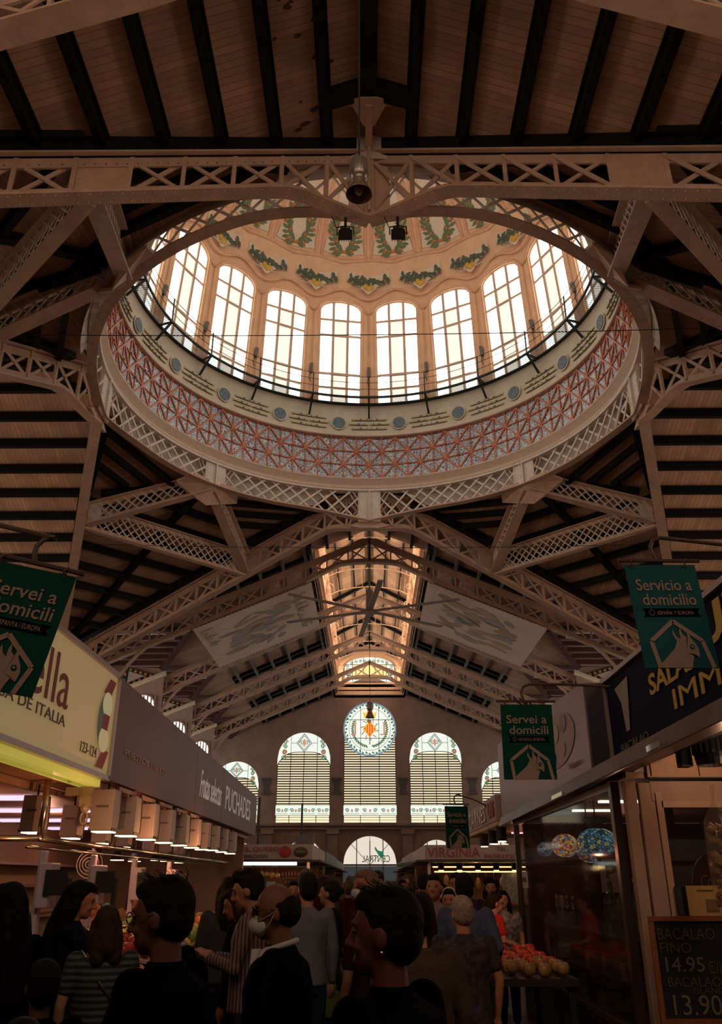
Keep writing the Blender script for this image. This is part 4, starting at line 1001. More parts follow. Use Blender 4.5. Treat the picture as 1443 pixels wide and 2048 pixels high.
def faint(u0, v0, v1, n, t, P, nr_, sd):
    rnd = random.Random(sd); g = G()
    for q in range(n):
        v = v0 + (v1 - v0) * q / n; w = (v1 - v0) / n * .34; u = u0 + rnd.uniform(-.01, .01)
        g.tube([P(u + .05 * sin(a * .63), v + w * cos(a * .63)) + nr_ * .03 for a in range(rnd.choice((5, 7, 10)))], .035, 4)
        if rnd.random() < .5: g.tube([P(u - .05, v - w) + nr_ * .03, P(u + .05, v - w) + nr_ * .03], .035, 4)
    fin('faded_letter', g, mat('faded_print_9', (.46, .41, .38), .8), t)
faint(.12, .15, .9, 8, t, P, nr_, 1); faint(.9, .12, .5, 5, t, P, nr_, 2)
t, P, nr_ = poster(1, 'faded cloth poster under the right roof slope, with washed-out figures')
FY, FZ = 37.05, 11.5
fan = thing('ceiling_fan', (XC, FY, FZ - .2), 'large ceiling fan with long slim blades hanging in front of the lantern', 'ceiling fan')
FM = mat('fan_grey', (.26, .18, .15), .5, metal=.2)
g = G(); g.tube([(XC, FY, FZ + .1), (XC, FY, FZ + 1.0)], .17, 12); g.tube([(XC, FY, FZ + 1.0), (XC, FY, 13.9)], .035, 8); g.tube([(XC, FY, FZ - .2), (XC, FY, FZ + .1)], .2, 14); fin('motor_and_rod', g, FM, fan)
for a in (-84, -24, 36, 96, 156, 216):
    g = G(); d = Vector((cos(radians(a)), sin(radians(a)), 0)); g.beam(Vector((XC, FY, FZ)) + d * .15, Vector((XC, FY, FZ)) + d * 4.4, .24, .05); fin('blade', g, FM, fan)
g = G(); g.tube([(XC - .06, FY, 13.9), (XC - .3, FY, 13.5), (XC - .28, FY, 12.9), (XC - .06, FY, 12.4)], .014, 5); fin('cable', g, BLACK, fan)
lampg = mat('lamp_glass_dark', (.10, .075, .06), .15, spec=.8)
def pendant(x, y, z, sc, rod, label, name='pendant_lamp'):
    t = thing(name, (x, y, z), label, 'pendant lamp', 'industrial pendant lamps')
    g = G(); g.lathe([(0, .72), (.05, .72), (.13, .66), (.135, .62), (.135, .36), (.11, .33), (.085, .30), (.09, .26)], (x, y, z), 24)
    g.v = [(x + (p[0] - x) * sc, y + (p[1] - y) * sc, z + (p[2] - z) * sc) for p in g.v]; fin('ballast_housing', g, mat('ribbed_housing', (.23, .20, .17), .35, metal=.6), t, smooth=True)
    g = G()
    for q in range(24): a = q * pi / 12; g.beam((x + .137 * sc * cos(a), y + .137 * sc * sin(a), z + .4 * sc), (x + .137 * sc * cos(a), y + .137 * sc * sin(a), z + .62 * sc), .012 * sc, .012 * sc)
    fin('cooling_fin', g, MATS['ribbed_housing'], t, kind='stuff')
    g = G(); g.lathe([(.09, .27), (.12, .18), (.16, .09), (.195, .02), (.2, 0), (.19, 0), (.15, .09), (.08, .25)], (x, y, z), 28); g.v = [(x + (p[0] - x) * sc, y + (p[1] - y) * sc, z + (p[2] - z) * sc) for p in g.v]; fin('glass_bell', g, mat('brown_glass_bell', (.16, .10, .07), .12, spec=.8), t, smooth=True)
    g = G(); g.ball((x, y, z + .1 * sc), (.07 * sc, .07 * sc, .11 * sc), 12, 8); fin('bulb', g, mat('unlit_bulb', (.30, .25, .2), .1), t, smooth=True)
    g = G(); g.tube([(x, y, z + .71 * sc), (x, y, rod)], .012, 6); fin('rod', g, BLACK, t)
pendant(-.09, 7.0, 7.08, .76, 15.3, 'industrial pendant lamp with glass bell hanging right in front of the big near truss')
pendant(XC, 43, 7.63, 1.15, 18.7, 'small pendant lamp on a long rod in front of the round stained glass window')
for s, lab in ((-.52, 'left'), (.62, 'right')):
    P0 = Vector((XC + s, 13.72, 13.05)); t = thing('floodlight', P0 - Vector((0, 0, .5)), 'black floodlight under the near truss, %s of the pair' % lab, 'floodlight', 'floodlights under the near truss')
    R = Matrix.Rotation(radians(-35), 3, 'X')
    g = G(); g.box(P0 - Vector((0, 0, .33)), (.3, .16, .3), R); g.box(P0 - Vector((0, 0, .33)) + R @ Vector((0, -.1, 0)), (.22, .06, .24), R)
    for q in range(6): g.box(P0 - Vector((0, 0, .33)) + R @ Vector((-.13 + .052 * q, .09, 0)), (.012, .05, .28), R)
    fin('housing', g, BLACK, t)
    g = G(); g.tube([P0 + Vector((-.18, 0, -.33)), P0 + Vector((-.18, 0, -.12)), P0 + Vector((0, 0, -.08)), P0 + Vector((.18, 0, -.12)), P0 + Vector((.18, 0, -.33))], .015, 6); g.tube([P0 + Vector((0, 0, -.1)), P0 + Vector((0, .05, .25))], .03, 8); fin('yoke', g, BLACK, t)
    g = G(); g.tube([P0 + Vector((0, 0, -.1)), P0 + Vector((-.2, 0, -.12)), P0 + Vector((-.3, .0, .2))], .012, 5); fin('cable', g, BLACK, t)
# ------------------------------------------------------------------ hanging service banners
WHITE_INK = mat('cream_ink', (.27, .19, .155), .8, spec=.1); BAN_D = mat('banner_green', (.0, .042, .030), .7, noise=.15, spec=.1); BAN_T = mat('banner_teal', (.010, .072, .082), .7, noise=.15, spec=.1)
RIBBON = mat('banner_ribbon_black', (.002, .003, .004), .9, spec=0); RUST = mat('rusty_bracket', (.075, .04, .035), .6, noise=.3)
def banner(TL, TR, BL, lines, small, green, label, arm, curly=False):
    TL, TR, BL = Vector(TL), Vector(TR), Vector(BL); ux, uy = TR - TL, TL - BL; Wd, Hh = ux.length, uy.length
    nz = ux.cross(uy).normalized()                      # towards the camera
    P = lambda u, v, d=0.0: TL + ux * u - uy * v + nz * d
    t = thing('hanging_banner', P(.5, .5), label, 'banner', 'green delivery banners')
    g = G(); g.poly([P(0, 0), P(0, 1), P(1, 1), P(1, 0)], -nz * .012); fin('panel', g, green, t)
    g = G()
    x0s = [(.10, .88), (.15, .90)]
    for i, s_ in enumerate(lines):
        a, b = x0s[i]; y = .26 if i == 0 else .405
        g.join(text_G(s_, P(a, y, .001), ux, uy, (b - a) * Wd, .115 * Hh, .003, bold=.012))
    fin('lettering', g, WHITE_INK, t)
    g = G(); g.poly([P(.12, .435, .002), P(.16, .475, .002), P(.12, .515, .002), P(.92, .515, .002), P(.88, .475, .002), P(.92, .435, .002)], nz * .001); fin('ribbon', g, RIBBON, t)
    g = G(); g.join(text_G(small, P(.32, .498, .005), ux, uy, .50 * Wd, .042 * Hh, .002))
    for q in range(12): g.disc(P(.24 + .035 * cos(q * pi / 6), .475 + .026 * sin(q * pi / 6), .005), .003 * Wd / .43, nz, .001, 5)
    # house outline
    hs = [(.20, 1.0), (.15, .75), (.50, .56), (.85, .75), (.93, 1.0)] if not curly else [(.14, 1.0), (.14, .75), (.5, .56), (.88, .78), (.78, 1.0)]
    w = .030
    for (a, b), (c, d) in zip(hs, hs[1:]):
        p, q = P(a, b, .003), P(c, d, .003); dd = (q - p).normalized(); pp = dd.cross(nz) * w * Wd; g.poly([p - pp, q - pp, q + pp, p + pp], nz * .002)
    # parrot head
    bd = [(.16, 1.0), (.45, .82), (.50, .75), (.46, .69), (.47, .64), (.50, .70), (.56, .735), (.555, .67), (.575, .62), (.60, .69), (.655, .72), (.66, .66), (.685, .63), (.695, .72), (.75, .78), (.775, .83), (.77, .875), (.755, .91), (.725, .885), (.70, .875), (.66, .94), (.64, 1.0)]
    pts = [P(a, b, .004) for a, b in bd]; c = P(.60, .86, .004)
    n = len(pts)
    for (i0, i1) in zip(range(n), list(range(1, n)) + [0]): g.poly([c, pts[i0], pts[i1]])
    fin('white_print', g, WHITE_INK, t)
    g = G(); g.disc(P(.69, .805, .006), .035 * Wd, nz, .001, 16); fin('eye_ring', g, green, t); g = G(); g.disc(P(.69, .805, .008), .016 * Wd, nz, .001, 12); fin('eye', g, WHITE_INK, t)
    g = G(); up = Vector((0, 0, 1)); a, b = P(-.08, -.05), P(1.08, -.04); g.tube([a, b], .011, 6)
    g.tube(arm + [] if False else [P(.47, -.05), P(.43, -.12), P(.42, -.18), P(.47, -.25), P(.6, -.285)] + [Vector(x) for x in arm], .012, 7)
    for u in (.10, .86): g.tube([P(u, .03, .01), P(u - .02, -.02, .02), P(u + .02, -.06, .01), P(u, -.03, -.01)], .004, 5)
    fin('bracket_rod', g, RUST, t); return t
s_ = 4.5 / 3.5
banner((1.16 * s_, 4.5, 1.30 * s_), (1.475 * s_, 4.5, 1.30 * s_), (1.19 * s_, 4.5, .83 * s_), ['Servicio a', 'domicilio'], 'ESPAÑA Y EUROPA', BAN_T, 'teal parrot banner hanging in front of the navy stall sign at the right', [(2.05, 4.45, 1.78), (2.35, 4.4, 1.72)])
banner((1.11, 7, 1.35), (1.54, 7, 1.35), (1.10, 7, .745), ['Servei a', 'domicili'], 'ESPANYA I EUROPA', BAN_D, 'dark green parrot banner hanging beside the mauve food sign on the right', [(1.72, 7, 1.52), (2.05, 7, 1.5)])
s_ = 14.5 / 14
banner((1.21 * s_, 14.5, 1.08 * s_), (1.58 * s_, 14.5, 1.08 * s_), (1.22 * s_, 14.5, .455 * s_), ['Servicio a', 'domicilio'], 'ESPAÑA Y EUROPA', BAN_D, 'small green parrot banner farthest down the right side of the aisle', [(1.75, 14.5, 1.22), (2.0, 14.5, 1.1)])
banner((-1.62, 3.3, 1.262), (-1.285, 3.4, 1.215), (-1.73, 3.3, .735), ['Servei a', 'domicili'], 'ESPANYA I EUROPA', BAN_D, 'green parrot banner cut by the left edge, covering the yellow sign', [(-2.2, 3.6, 1.66), (-2.7, 3.8, 1.6)], True)

# ------------------------------------------------------------------ left row of stalls
XL = -2.79
SOFFIT = mat('stall_soffit', (.50, .27, .15), .5, noise=.1); ALU = mat('aluminium_trim', (.45, .38, .38), .35, metal=.8)
YS = mat('yellow_lit_sign', (.34, .25, .11), .4, emit=(.80, .58, .26), estr=.2)
MAUVE = mat('mauve_panel', (.13, .058, .072), .45, noise=.12, nscale=.8); REDINK = mat('dark_red_ink', (.16, .015, .012), .5); BRINK = mat('brown_ink', (.09, .05, .04), .5)
t = thing('stall_sign', (XL - .1, 6.2, .95), 'big yellow backlit sign with red lettering over the nearest left stall', 'stall sign')
g = G(); g.box((XL - .14, 6.1, 1.53), (.26, 6.0, 1.06)); fin('sign_box', g, YS, t)
g = G()
for z in (2.075, .985): g.box((XL - .13, 6.1, z), (.30, 6.06, .05))
for y in (3.1, 9.12): g.box((XL - .13, y, 1.53), (.30, .05, 1.1))
fin('metal_frame', g, ALU, t)
g = G(); g.box((XL - .16, 6.1, .925), (.22, 5.9, .07)); fin('light_strip', g, mat('yellow_green_strip', (.4, .4, .1), .4, emit=(.80, .70, .10), estr=.38), t)
def side_text(s, y0, y1, z, h, m, parent, X=XL, right=False, name='lettering', shear=0, bold=0):
    """lettering on a sign plane along the aisle; the left row reads towards the far end, the right row towards the camera"""
    if right: g = text_G(s, (X - .004, y1, z), (0, -1, 0), (0, 0, 1), y1 - y0, h, .006, shear, bold)
    else: g = text_G(s, (X + .004, y0, z), (0, 1, 0), (0, 0, 1), y1 - y0, h, .006, shear, bold)
    return fin(name, g, m, parent)
side_text('bella', 6.3, 7.62, 1.42, .45, REDINK, t, shear=0); side_text('DESPENSA DE ITALIA', 5.3, 7.62, 1.27, .10, BRINK, t); side_text('123-124', 8.12, 8.62, 1.13, .10, BRINK, t)
g = G()
for s, (z0, z1) in enumerate(((1.98, 1.80), (1.24, 1.05))): g.poly([(XL + .005, 8.62, z1), (XL + .005, 8.88, z1), (XL + .005, 9.02, z0), (XL + .005, 8.80, z0)])
g.poly([(XL + .008, 8.72, 1.60), (XL + .008, 8.92, 1.60), (XL + .008, 8.88, 1.44), (XL + .008, 8.70, 1.44)]); fin('red_segment', g, mat('logo_red', (.26, .035, .03), .5), t)
g = G(); Q2 = lambda yc, zc, ry, rz, a0, a1, n=12: [(XL + .006, yc + ry * cos(a0 + (a1 - a0) * q / n), zc + rz * sin(a0 + (a1 - a0) * q / n)) for q in range(n + 1)]
g.poly(Q2(8.80, 1.52, .27, .31, pi / 2, pi * 1.5)); fin('blue_segment', g, mat('logo_blue_grey', (.13, .21, .21), .5), t)
g = G(); g.poly([(XL + .007, 8.8 + .17 * cos(q * pi / 8), 1.70 + .13 * sin(q * pi / 8)) for q in range(16)]); g.poly([(XL + .007, 8.8 + .17 * cos(q * pi / 8), 1.34 + .13 * sin(q * pi / 8)) for q in range(16)]); fin('pale_segment', g, mat('logo_cream', (.45, .42, .26), .5, emit=(.6, .55, .3), estr=.3), t)

t = thing('stall_sign', (XL - .1, 15.5, .98), 'long mauve fascia with white script lettering over the left fruit stall', 'stall sign')
g = G(); zt_ = lambda y: 2.08 - .2 * (y - 9.2) / 12.3
for (a, b) in ((9.17, 13.82), (13.84, 16.42), (16.44, 21.5)): g.poly([(XL, a, .98), (XL, b, .98), (XL, b, zt_(b)), (XL, a, zt_(a))], (-.4, 0, 0))
fin('fascia_panel', g, MAUVE, t)
WL = mat('white_letter', (.62, .60, .62), .4, emit=(.6, .58, .6), estr=.12); side_text('Frutas selectas', 14.15, 16.25, 1.25, .42, WL, t, shear=.25); side_text('PUCHADES', 16.75, 20.3, 1.24, .44, WL, t); side_text('PUESTOS 118-122', 9.65, 11.7, 1.30, .07, mat('pierced_letter', (.32, .24, .24), .5), t)
t = thing('stall_canopy', (-4.6, 12, .9), 'warm lit soffit of the left fruit stall, cut by lilac light strips', 'stall canopy')
g = G(); g.box((-4.75, 12.3, .97), (3.6, 18.4, .06)); fin('soffit', g, SOFFIT, t)
LIL = mat('lilac_light_strip', (.5, .45, .55), .4, emit=(.80, .66, .92), estr=1.1)
g = G()
for y in (8.8, 10.6, 12.6, 14.8, 17.2):
    g = G(); g.box((-5.2, y, .915), (2.2, .34, .03)); fin('light_strip', g, LIL, t)
g = G(); g.box((-2.98, 12.3, .93), (.10, 18, .08)); g.box((-3.55, 14.2, .89), (.08, 13.6, .07))
for y in (10.0, 11.0, 12.0, 13.0, 14.0): g.box((XL - .03, y, .935), (.04, .7, .04))
fin('lamp_rail', g, mat('soffit_rail', (.34, .20, .15), .5), t)
for i, y in enumerate((8.8, 11.35, 13.7, 16.2, 18.8)):
    g = G(); g.tube([(-3.3, y, .95), (-3.3, y, .37)], .035, 10); fin('steel_post', g, CHROME, t, smooth=True)
g = G(); g.tube([(-3.3, 8.75, .375), (-3.3, 21.0, .36)], .03, 10); g.tube([(-3.3, 8.75, .375), (-4.6, 8.3, .36)], .03, 8); g.tube([(-3.42, 8.8, .30), (-3.42, 21.0, .29)], .016, 8); fin('steel_rail', g, CHROME, t, smooth=True)
# box lamps: white curved housings with a glowing mouth
HOUS = mat('cream_lamp_housing', (.40, .33, .30), .45); MOUTH = glow('warm_lamp_mouth', (1, .68, .34), 5.0)
def boxlamp(x, y, z, sc, label, group, lit=True, proto=[None]):
    """z = top"""
    g = G(); n = 6; A = []
    t = thing('box_lamp', (x, y, z), label, 'lamp', group); w, d, h = .22 * sc, .26 * sc, .38 * sc
    prof = [(-d / 2, 0), (d / 2 * .7, 0), (d / 2 * .95, -h * .4), (d / 2 * 1.05, -h * .75), (d / 2 * .9, -h), (-d / 2, -h)]
    g.poly([(x - w / 2, y + a, z + b) for a, b in prof], (w, 0, 0)); fin('housing', g, HOUS, t, bevel=.008)
    g = G(); g.poly([(x - w / 2 - .006, y + a * 1.02, z + b) for a, b in ((d / 2 * .7, 0), (d / 2 * .95, -h * .4), (d / 2 * 1.05, -h * .75), (d / 2 * .9, -h), (d / 2 * .78, -h), (d / 2 * .9, -h * .7), (d / 2 * .8, -h * .4), (d / 2 * .6, 0))], (w + .012, 0, 0))
    g.box((x, y, z - h + .01), (w + .014, d * .98, .03)); fin('black_edge', g, BLACK, t)
    g = G(); g.box((x, y, z - h - .012), (w * .82, d * .8, .012)); fin('glowing_mouth', g, MOUTH if lit else BLACK, t)
    g = G(); g.box((x, y - d / 2 - .002, z - h * .42), (w * .55, .004, .022)); fin('maker_mark', g, mat('grey_mark', (.15, .12, .11), .5), t)
    g = G(); g.tube([(x, y, z), (x, y, z + .12)], .012, 6); fin('stem', g, BLACK, t); return t
ordn = ['nearest', 'second', 'third', 'fourth', 'fifth', 'sixth', 'seventh', 'eighth', 'ninth', 'tenth']
for i, y in enumerate((9.5, 10.4, 11.35, 12.35, 13.35, 14.3, 15.2, 16.2, 17.2, 18.3)):
    boxlamp(-2.88, y, .90, 1.1 if i < 7 else 1.05, 'cream box lamp under the mauve fascia, %s of the front row' % ordn[i], 'box lamps under the mauve fascia')
for i, (x, y) in enumerate(((-3.47, 9.03), (-3.5, 10.3), (-3.6, 11.8), (-3.68, 13.2), (-3.8, 15.3), (-3.85, 16.7), (-3.95, 18.4))):
    boxlamp(x, y, .80, .92, 'cream box lamp inside the left stall, %s of the inner row' % ordn[i], 'inner row of box lamps')
for i, (x, y, z) in enumerate(((-4.6, 16.2, .33), (-4.6, 17.4, .33), (-4.3, 18.8, .36), (-4.0, 18.8, .33), (-4.8, 20, .4))):
    t = thing('bell_lamp', (x, y, z), 'small glowing bell lamp deep in the left stall, %s from the camera' % ordn[i].replace('nearest', 'first'), 'lamp', 'bell lamps in the left stall')
    g = G(); g.lathe([(.03, .22), (.05, .16), (.12, .04), (.13, 0)], (x, y, z), 16); g.tube([(x, y, z + .2), (x, y, .9)], .01, 5); fin('shade', g, BLACK, t)
    g = G(); g.disc((x, y, z - .0), .12, (0, 0, -1), .01, 16); fin('glowing_mouth', g, MOUTH, t)
def warm_light(x, y, z, e, c=(1, .55, .28), r=.005, kind='POINT'):  # bare point light added in the stalls, too small to show
    l = bpy.data.lights.new('stall_lamp_fill', kind); l.energy = e * STALL_LIGHT; l.color = c; l.shadow_soft_size = r
    o = bpy.data.objects.new('stall_lamp_fill', l); COL.objects.link(o); o.location = (x, y, z + EYE); return o
# back walls, counter and produce of the left stall
g = G(); g.box((-6.5, 12.3, -.35), (.1, 18, 2.6)); g.box((-4.8, 21.5, -.35), (3.5, .1, 2.6)); fin('back_panel', g, mat('cream_panel', (.30, .17, .10), .5, noise=.15, nscale=1), t)
g = G(); g.box((-5.15, 9.6, -.2), (.12, .5, 2.3)); fin('red_pillar', g, mat('dark_red_pillar', (.10, .02, .02), .5), t)
g = G()
for z in (-.6, -.1, .25): g.box((-6.2, 14.5, z), (.5, 11, .04))
fin('shelf', g, mat('brown_shelf', (.14, .07, .045), .5), t)
g = G(); rnd = random.Random(5)
t2 = thing('counter', (-3.0, 13, -1.65), 'dark counter of the left fruit stall loaded with produce', 'counter')
g = G(); g.box((-2.2, 13.6, -1.13), (.95, 13.4, 1.02)); fin('base', g, mat('dark_counter', (.012, .009, .009), .6), t2)
g = G(); g.poly([(-1.68, 6.9, -.62), (-1.68, 20.4, -.62), (-2.72, 20.4, -.50), (-2.72, 6.9, -.50)], (0, 0, -.04)); fin('sloping_top', g, mat('counter_top', (.05, .022, .016), .45), t2)
PRC = [('banana', (.75, .52, .10)), ('orange', (.75, .24, .04)), ('apple', (.45, .04, .03)), ('lemon', (.75, .55, .08)), ('green_apple', (.28, .36, .08)), ('peach', (.7, .32, .14))]
def fruit_mesh(kind):
    g = G()
    if kind == 'banana':
        g.tube([(.09 * cos(a), 0, .09 * sin(a) - .05) for a in [pi * (.1 + .16 * q) for q in range(6)]], [.008, .02, .023, .023, .018, .006], 8)
    elif kind == 'lemon': g.ball((0, 0, .028), (.042, .03, .03), 10, 7)
    else: g.lathe([(.004, .062), (.012, .068), (.028, .066), (.038, .045), (.038, .025), (.028, .006), (.008, 0), (.001, .004)], n=10)
    return g
FR = {}
def fruit_at(kind, x, y, z, label, group, sc=1.0, seed=0):
    if kind not in FR:
        o = fin(kind, fruit_mesh(kind), mat(kind + '_skin', dict(PRC)[kind], .4, noise=.25, nscale=20), smooth=True, origin=(0, 0, 0)); st = None
        FR[kind] = o; first = True
        s = G(); s.tube([(0, 0, .062), (.004, 0, .082)], .003, 5); 
        if kind not in ('banana',): fin('stem', s, mat('fruit_stem', (.08, .05, .02), .7), o)
    else: o = copy_tree(FR[kind])
    o.location = (x, y, z + EYE); o.rotation_euler = (0, 0, seed * 1.7); o.scale = (sc, sc, sc); o['label'] = label; o['category'] = 'fruit'; o['group'] = group; return o
k_ = 0
for j, (kind, y0) in enumerate((('apple', 7.2), ('banana', 8.05), ('green_apple', 8.9), ('lemon', 9.75), ('orange', 10.6), ('peach', 11.5))):
    tray = G(); tray.poly([(-1.72, y0 - .02, -.595), (-1.72, y0 + .78, -.595), (-2.6, y0 + .78, -.495), (-2.6, y0 - .02, -.495)], (0, 0, .015))
    fin('fruit_tray', tray, mat('pale_tray', (.35, .22, .14), .6), label='shallow tray of %ss on the left counter' % kind.replace('_', ' '), cat='tray', group='fruit trays on the left counter')
    for a in range(6):
        for b in range(5):
            k_ += 1; x = -1.80 - .145 * a; y = y0 + .08 + .15 * b + .02 * (a % 2); z = -.575 + (-x - 1.75) * .115 + (.035 if (a + b) % 3 == 0 else 0)
            fruit_at(kind, x, y, z, '%s in a tray on the left fruit counter' % kind.replace('_', ' '), '%ss on the left counter' % kind.replace('_', ' '), 1.35 if kind != 'banana' else 1.5, k_)
for i, y in enumerate((8.4, 10.8, 14)): warm_light(-2.5, y, .35, 46, (1, .42, .17))
for i, y in enumerate((9.8, 13.2, 17)): warm_light(-4.9, y, .55, 50, (1, .45, .27))
# scales standing on the counter
for i, (y, sc) in enumerate(((6.97, 1.0), (8.25, 1.0), (9.7, 1.0), (11.4, 1.0))):
    t = thing('shop_scale', (-2.45, y, -.52), 'lilac-lit white shop scale on the left counter, %s from the camera' % ordn[i].replace('nearest', 'first'), 'scale', 'shop scales on the left counter')
    g = G(); g.box((-2.45, y, -.48), (.30, .26, .08)); g.box((-2.56, y, -.12), (.05, .08, .66)); g.box((-2.50, y, -.04), (.10, .20, .32)); fin('body', g, mat('white_scale', (.52, .40, .50), .4), t, bevel=.01)
    g = G(); g.box((-2.40, y - .11, -.02), (.17, .02, .18)); g.box((-2.31, y - .09, -.12), (.03, .08, .26)); fin('display', g, BLACK, t)
    g = G(); g.lathe([(0, 0), (.12, 0), (.14, .02)], (-2.30, y, -.40), 18); fin('pan', g, CHROME, t)
t = thing('queue_display', (-4.35, 9.4, .42), 'black queue number display showing red digits in the left stall', 'display')
g = G(); g.box((-4.35, 9.4, .30), (.42, .10, .36), Matrix.Rotation(.1, 3, 'Y')); fin('casing', g, BLACK, t)
g = text_G('59', (-4.42, 9.34, .19), (1, 0, 0), (0, 0, 1), .2, .22, .004); fin('red_digits', g, glow('red_digits', (1, .03, .02), 2.0), t)
for i, (x, y, z) in enumerate(((-4.3, 7.8, .42), (-4.4, 14, .22))):
    t = thing('wall_fan', (x, y, z), ['round black fan at the left edge under the canopy', 'small white fan above the scales in the left stall'][i], 'fan')
    m_ = BLACK if i == 0 else mat('white_fan', (.5, .42, .36), .5); g = G(); r = .28 if i == 0 else .2
    for q in (1, .75, .5, .25): g.tube([(x + r * q * cos(a * pi / 12), y - .05 * (1.2 - q), z + r * q * sin(a * pi / 12)) for a in range(24)], .008, 4, closed=True)
    fin('cage', g, m_, t); g = G()
    for a in (0, 2.1, 4.2): g.poly([(x, y, z), (x + r * .8 * cos(a), y + .02, z + r * .8 * sin(a)), (x + r * .8 * cos(a + .7), y - .02, z + r * .8 * sin(a + .7))], (0, .01, 0))
    fin('blade', g, mat('fan_blade', (.10, .04, .04), .5), t); g = G(); g.tube([(x, y, z), (x, y + .12, z), (x, y + .12, .93)], .03, 7); fin('mount', g, m_, t)
# dark round fruit on the shelf at the left edge
t = thing('display_shelf', (-4.1, 8.2, -.35), 'dark shelf of round melons at the left edge', 'shelf'); g = G()
for z in (-.12, -.36): g.box((-4.1, 8.6, z - .08), (.45, 1.9, .03))
g.box((-4.34, 8.6, -.35), (.03, 1.9, .8)); fin('board', g, BLACK, t)
MEL = mat('dark_melon', (.05, .02, .03), .18, noise=.4, spec=.8)
for r_ in range(2):
    for q in range(7):
        g = G(); g.ball((-3.98, 7.85 + .24 * q, -.095 - .24 * r_), (.11, .115, .105), 14, 9); o = fin('melon', g, MEL, smooth=True, label='dark glossy melon on the shelf at the left edge, %s row' % ('upper', 'lower')[r_], cat='fruit', group='dark melons on the %s shelf' % ('upper', 'lower')[r_])
t = thing('hanging_bracket', (-3.0, 8.9, .85), 'cream cast bracket with a ring hanging under the yellow sign', 'bracket'); g = G(); g.box((-2.95, 9.0, .82), (.12, .06, .26)); g.box((-3.08, 9.0, .84), (.16, .1, .08)); g.ball((-2.95, 9.0, .68), .05, 8, 6); g.tube([(-2.95 + .035 * cos(a), 9.0, .58 + .06 * sin(a)) for a in [q * pi / 6 for q in range(12)]], .01, 5, closed=True); fin('casting', g, mat('old_cream_metal', (.35, .28, .18), .5, noise=.4), t)

# ------------------------------------------------------------------ right row of stalls
NAVY = mat('navy_glass_sign', (.0015, .005, .024), .6, noise=.3, nscale=3, spec=.05); YINK = mat('ochre_ink', (.42, .26, .02), .5)
t = thing('stall_sign', (2.3, 5.6, .9), 'glossy navy sign with ochre lettering over the nearest right stall', 'stall sign')
g = G(); g.box((2.28, 5.4, 1.28), (.16, 4.5, .78)); fin('sign_box', g, NAVY, t)
g = G(); g.box((2.19, 5.4, 1.68), (.06, 4.56, .04)); g.box((2.19, 7.66, 1.28), (.05, .05, .8)); fin('metal_frame', g, ALU, t)
side_text('SALAZONES DUO', 3.6, 6.42, 1.30, .16, YINK, t, X=2.2, right=True, bold=.02) if False else None
side_text('SALAZ', 5.35, 6.42, 1.30, .16, YINK, t, X=2.195, right=True, bold=.02); side_text('UL', 4.55, 5.36, 1.36, .26, YINK, t, X=2.195, right=True, bold=.03); side_text('IMMA', 4.72, 5.95, 1.11, .14, YINK, t, X=2.195, right=True); side_text('BACALAO', 6.6, 7.35, 1.0, .07, mat('faint_ink', (.08, .07, .03), .5), t, X=2.195, right=True)
g = G(); g.poly([(2.19, 7.35, 1.55), (2.19, 6.95, 1.58), (2.19, 7.0, 1.35), (2.19, 7.05, 1.15), (2.19, 7.15, 1.15), (2.19, 7.2, 1.4)]); fin('white_figure', g, mat('grey_ink', (.2, .17, .16), .5), t)
t = thing('stall_sign', (2.1, 10.3, .8), 'mauve sign with food plates printed on it, behind the green banner', 'stall sign')
g = G(); g.poly([(2.0, 7.7, .84), (2.0, 13.2, .84), (2.0, 13.2, 1.92), (2.0, 7.7, 1.69)], (.36, 0, 0)); fin('sign_box', g, mat('mauve_sign', (.25, .17, .21), .4, noise=.2, nscale=1.2), t)
g = G(); g.box((2.19, 7.68, 1.26), (.36, .04, .82)); fin('dark_end', g, mat('dark_violet_end', (.02, .01, .02), .5), t)
g = G(); g.poly([(1.992, 9.0 + .85 * cos(q * pi / 12), 1.34 + .27 * sin(q * pi / 12)) for q in range(24)]); fin('round_print', g, mat('print_mauve', (.24, .15, .18), .5), t)
for (y, z, r, c) in ((8.6, 1.47, .09, (.18, .09, .09)), (9.0, 1.42, .10, (.3, .22, .16)), (9.45, 1.38, .09, (.25, .12, .1)), (8.7, 1.22, .07, (.22, .16, .12)), (9.2, 1.18, .08, (.2, .15, .15)), (9.6, 1.2, .06, (.26, .18, .12))):
    g = G(); g.poly([(1.985, y + r * 1.7 * cos(q * pi / 10), z + r * sin(q * pi / 10)) for q in range(20)]); fin('plate_print', g, mat('plate_print_%d' % int(y * 100), c, .5), t)
side_text('Salazon', 8.0, 8.5, 1.0, .05, WHITE_INK, t, X=1.99, right=True, name='faint_lettering')
t = thing('stall_canopy', (2.6, 8.5, .75), 'silver canopy edge and ceiling of the right hand stalls', 'stall canopy')
g = G(); g.poly([(1.93, 3.6, .86), (1.93, 13.0, .76), (2.25, 13.0, .80), (2.25, 3.6, .92)], (0, 0, -.03)); g.poly([(1.91, 3.6, .80), (1.91, 13.0, .72), (1.95, 13.0, .84), (1.95, 3.6, .93)], (.02, 0, 0)); fin('silver_edge', g, mat('silver_edge', (.20, .16, .165), .35, metal=.7, noise=.3, nscale=5), t)
g = G(); g.box((3.9, 10.2, .80), (3.5, 6.0, .05)); fin('ceiling_panel', g, mat('inner_ceiling', (.42, .27, .20), .5), t)
g = G(); g.poly([(1.92, 8.6, .765), (1.92, 9.1, .762), (1.92, 9.1, .80), (1.92, 8.6, .803)], (-.01, 0, 0)); g.poly([(1.92, 5.6, .80), (1.92, 5.85, .80), (1.92, 5.85, .84), (1.92, 5.6, .84)], (-.01, 0, 0)); fin('bright_reflection_plate', g, mat('polished_plate', (.9, .85, .8), .1, metal=.6), t)
